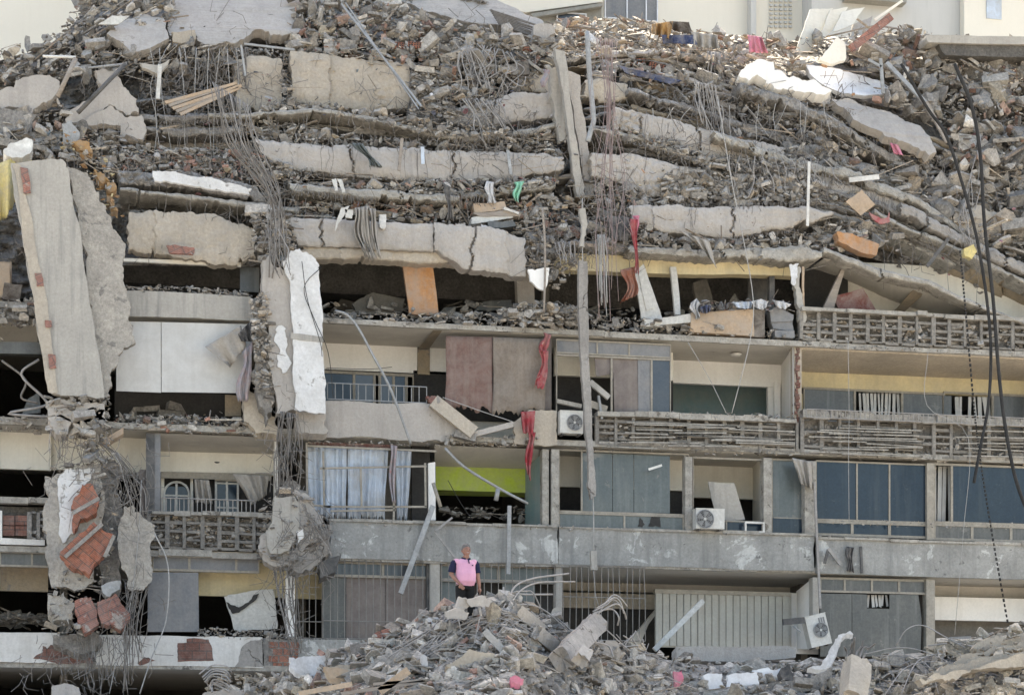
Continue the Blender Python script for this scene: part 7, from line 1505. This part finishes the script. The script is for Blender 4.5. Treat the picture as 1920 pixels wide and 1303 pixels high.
scatter([(1780, 1200), (1990, 1160), (1990, 1310), (1700, 1310)], 500, .03, .2, lambda u, v: hp(u, v) - 1.6, 'over the tan slabs of the near mound', [(.44, .39, .31), (.5, .45, .37), (.36, .32, .26)], seed=67, yj=.4)
# ------------------------------------------------------------------ the man on the heap
def make_man(u_head, v_head, y):
    top = P(u_head, v_head, y); H = 1.80; base = Vector((top.x, y, top.z - H))
    person = thing('person', base, 'man in pink polo shirt with navy sleeves and black trousers, hand on hip', 'person')
    def capsule(bm, pts, seg=14):
        """chain of (point, rx, ry) rings"""
        P_ = [Vector(p[0]) for p in pts]; rings = []
        for i, (c, rx, ry) in enumerate([(Vector(p[0]), p[1], p[2]) for p in pts]):
            d = (P_[min(i + 1, len(P_) - 1)] - P_[max(i - 1, 0)]).normalized()
            a = Vector((1, 0, 0)) - d * d.x
            if a.length < .3: a = Vector((0, 0, 1)) - d * d.z
            a.normalize(); b = d.cross(a)
            rings.append([bm.verts.new(c + a * rx * math.cos(t) + b * ry * math.sin(t)) for t in [2 * math.pi * k / seg for k in range(seg)]])
        for r0, r1 in zip(rings, rings[1:]):
            for k in range(seg): bm.faces.new((r0[k], r0[(k + 1) % seg], r1[(k + 1) % seg], r1[k]))
        bm.faces.new(rings[0][::-1]); bm.faces.new(rings[-1])
    def ball(bm, c, r_, s=(1, 1, 1)):
        m = Matrix.Translation(c) @ Matrix.Diagonal((r_ * s[0], r_ * s[1], r_ * s[2], 1)); bmesh.ops.create_uvsphere(bm, u_segments=16, v_segments=10, radius=1, matrix=m)
    def fuse(bm, name, m, vox, sm=4):
        bmesh.ops.recalc_face_normals(bm, faces=bm.faces)
        me = bpy.data.meshes.new(name); bm.to_mesh(me); bm.free(); me.materials.append(M(m))
        o = bpy.data.objects.new(name, me); S.collection.objects.link(o); o.parent = person
        md = o.modifiers.new('fuse', 'REMESH'); md.mode = 'VOXEL'; md.voxel_size = vox; md.use_smooth_shade = True
        s_ = o.modifiers.new('soften', 'SMOOTH'); s_.iterations = sm; s_.factor = .5
        return o
    # x to the right of the picture, -y towards the viewer. Viewer's left arm has its hand at the hip pocket.
    sh = 1.475
    bm = bmesh.new()
    # head, neck, ears, nose
    capsule(bm, [((0.02, -.01, 1.44), .066, .07), ((.015, -.02, 1.50), .06, .065), ((.01, -.03, 1.56), .062, .068)])
    ball(bm, (.012, -.028, 1.675), .098, (.80, .98, 1.18)); ball(bm, (.016, -.062, 1.62), .062, (.95, .9, 1.05)); ball(bm, (.016, -.092, 1.588), .027, (1.1, .9, .8))
    ball(bm, (-.068, -.01, 1.662), .024, (.5, .9, 1.4)); ball(bm, (.092, -.01, 1.662), .024, (.5, .9, 1.4))
    capsule(bm, [((.02, -.118, 1.682), .009, .009), ((.022, -.142, 1.652), .014, .013), ((.02, -.125, 1.642), .015, .01)])
    ball(bm, (-.014, -.108, 1.69), .014, (1.5, .7, .6)); ball(bm, (.052, -.108, 1.69), .014, (1.5, .7, .6))
    # torso core, legs
    capsule(bm, [((0, 0, .92), .15, .11), ((0, -.02, 1.1), .165, .13), ((0, -.01, 1.3), .165, .12), ((0, 0, 1.42), .13, .09)])
    for s_, hx, kx, fx, fy in ((-1, -.09, -.11, -.13, .02), (1, .09, .11, .12, -.06)):
        capsule(bm, [((hx, 0, .94), .085, .09), ((kx, -.02, .5), .055, .06), ((fx, fy, .09), .038, .045)])
    # arms: left of the picture bends to the hip, right of the picture hangs
    capsule(bm, [((-.18, 0, sh - .03), .058, .058), ((-.235, .01, 1.30), .05, .05), ((-.26, .02, 1.16), .043, .043), ((-.215, -.06, 1.06), .04, .038), ((-.15, -.13, .955), .028, .024)])
    capsule(bm, [((.18, 0, sh - .03), .058, .058), ((.225, .01, 1.30), .05, .05), ((.245, .0, 1.15), .042, .042), ((.26, -.03, 1.0), .036, .034), ((.262, -.05, .895), .028, .022)])
    # hands
    def hand(w_, d, side, n_out):
        d = d.normalized(); side = side.normalized()
        ball(bm, w_ + d * .045, .042, (.95, .6, 1.15))
        for k, l in enumerate((.062, .074, .07, .055)):
            a = w_ + d * .075 + side * (.021 * (k - 1.5)); b = a + d * l * .5 + n_out * .006; c = b + d * l * .42 + n_out * -.014
            capsule(bm, [(a, .0105, .0105), (b, .0095, .0095), (c, .008, .008)], 8)
        a = w_ + d * .03 + side * -.036; capsule(bm, [(w_ + d * .02 + side * -.02, .013, .013), (a + side * -.012 + d * .012, .012, .012), (a + side * -.018 + d * .045, .009, .009)], 8)
    hand(Vector((-.148, -.135, .945)), Vector((.55, -.1, -.8)), Vector((.8, 0, .55)), Vector((0, -1, 0)))
    hand(Vector((.262, -.052, .885)), Vector((.02, -.12, -1)), Vector((.25, 1, 0)), Vector((1, 0, 0)))
    fuse(bm, 'body', 'skin', .0085, 3)
    # shirt
    bm = bmesh.new()
    capsule(bm, [((0, -.0, .95), .170, .135), ((0.005, -.035, 1.04), .186, .168), ((.005, -.035, 1.15), .19, .172), ((0, -.02, 1.28), .188, .15), ((0, -.005, 1.38), .198, .135), ((0, .0, 1.445), .165, .105), ((.008, -.004, 1.485), .075, .078)], 20)
    ball(bm, (-.168, 0, 1.418), .074); ball(bm, (.168, 0, 1.418), .074)
    fuse(bm, 'polo_shirt', 'shirt_pink', .011, 5)
    for s_ in (-1, 1):
        bm = bmesh.new()
        if s_ < 0: capsule(bm, [((-.20, 0, 1.45), .045, .05), ((-.216, 0, 1.40), .064, .07), ((-.238, .01, 1.29), .072, .072), ((-.258, .018, 1.20), .07, .068)])
        else: capsule(bm, [((.20, 0, 1.45), .045, .05), ((.212, 0, 1.40), .064, .07), ((.228, .01, 1.29), .068, .07), ((.244, .005, 1.20), .066, .066)])
        fuse(bm, 'sleeve', 'shirt_navy', .011, 3)
    bm = bmesh.new(); n = 16
    pts = [Vector((.012 + .078 * math.cos(a), -.012 + .082 * math.sin(a), 1.50 + .022 * math.sin(a))) for a in [math.radians(-70 + 320 * i / n) for i in range(n + 1)]]
    capsule(bm, [(p, .014, .022) for p in pts], 8); fuse(bm, 'collar', 'shirt_navy', .006, 2)
    mb = MB(); mb.bar((.02, -.115, 1.49), (.03, -.155, 1.38), .018, .012)
    o = mb.build('placket', 'shirt_navy'); l = o.location.copy(); o.parent = person; o.location = l
    mb = MB(); mb.box((.085, -.168, 1.33), (.105, -.15, 1.355)); o = mb.build('shirt_emblem', 'shirt_navy'); l = o.location.copy(); o.parent = person; o.location = l
    # trousers, belt, shoes
    bm = bmesh.new()
    capsule(bm, [((0, 0, .985), .162, .128), ((0, 0, .90), .172, .135), ((0, 0, .84), .165, .13)], 20)
    for hx, kx, fx, fy in ((-.088, -.105, -.13, .02), (.088, .108, .12, -.06)):
        capsule(bm, [((hx, 0, .92), .098, .115), ((hx, -.005, .75), .095, .1), ((kx, -.02, .5), .075, .078), ((fx, fy + .01, .2), .066, .068), ((fx, fy, .06), .064, .07)])
    fuse(bm, 'trousers', 'trouser_black', .012, 4)
    bm = bmesh.new(); capsule(bm, [((0, 0, .955), .168, .135), ((0, 0, .99), .168, .135)], 20); fuse(bm, 'belt', 'metal_dark', .01, 1)
    for fx, fy in ((-.13, .02), (.12, -.06)):
        bm = bmesh.new(); capsule(bm, [((fx, fy + .05, .045), .045, .04), ((fx, fy - .05, .045), .05, .045), ((fx + .01, fy - .16, .035), .045, .032)]); fuse(bm, 'shoe', 'metal_dark', .01, 2)
    # hair: short grey, receding
    bm = bmesh.new()
    ball(bm, (.012, -.014, 1.716), .100, (.84, .98, 1.0)); ball(bm, (-.058, -.012, 1.682), .03, (.7, 1.3, 1.4)); ball(bm, (.082, -.012, 1.682), .03, (.7, 1.3, 1.4))
    fuse(bm, 'hair', 'hair_grey', .008, 2)
    for x in (-.014, .05):
        bm = bmesh.new(); ball(bm, (x, -.116, 1.672), .011, (1.1, .5, .7)); fuse(bm, 'eye', 'cloth_dark', .004, 0)
        bm = bmesh.new(); capsule(bm, [((x - .018, -.117, 1.694), .005, .004), ((x + .002, -.122, 1.699), .006, .005), ((x + .02, -.116, 1.694), .005, .004)], 6); fuse(bm, 'eyebrow', 'hair_grey', .003, 0)
    bm = bmesh.new(); capsule(bm, [((-.008, -.116, 1.615), .005, .005), ((.018, -.122, 1.612), .007, .006), ((.042, -.116, 1.615), .005, .005)], 6); fuse(bm, 'mouth', 'cloth_pattern', .003, 0)
    person.rotation_euler = (0, 0, math.radians(8)); person.scale = (1.14, 1.1, 1)
    return person
man = make_man(872, 1020, -11.2)
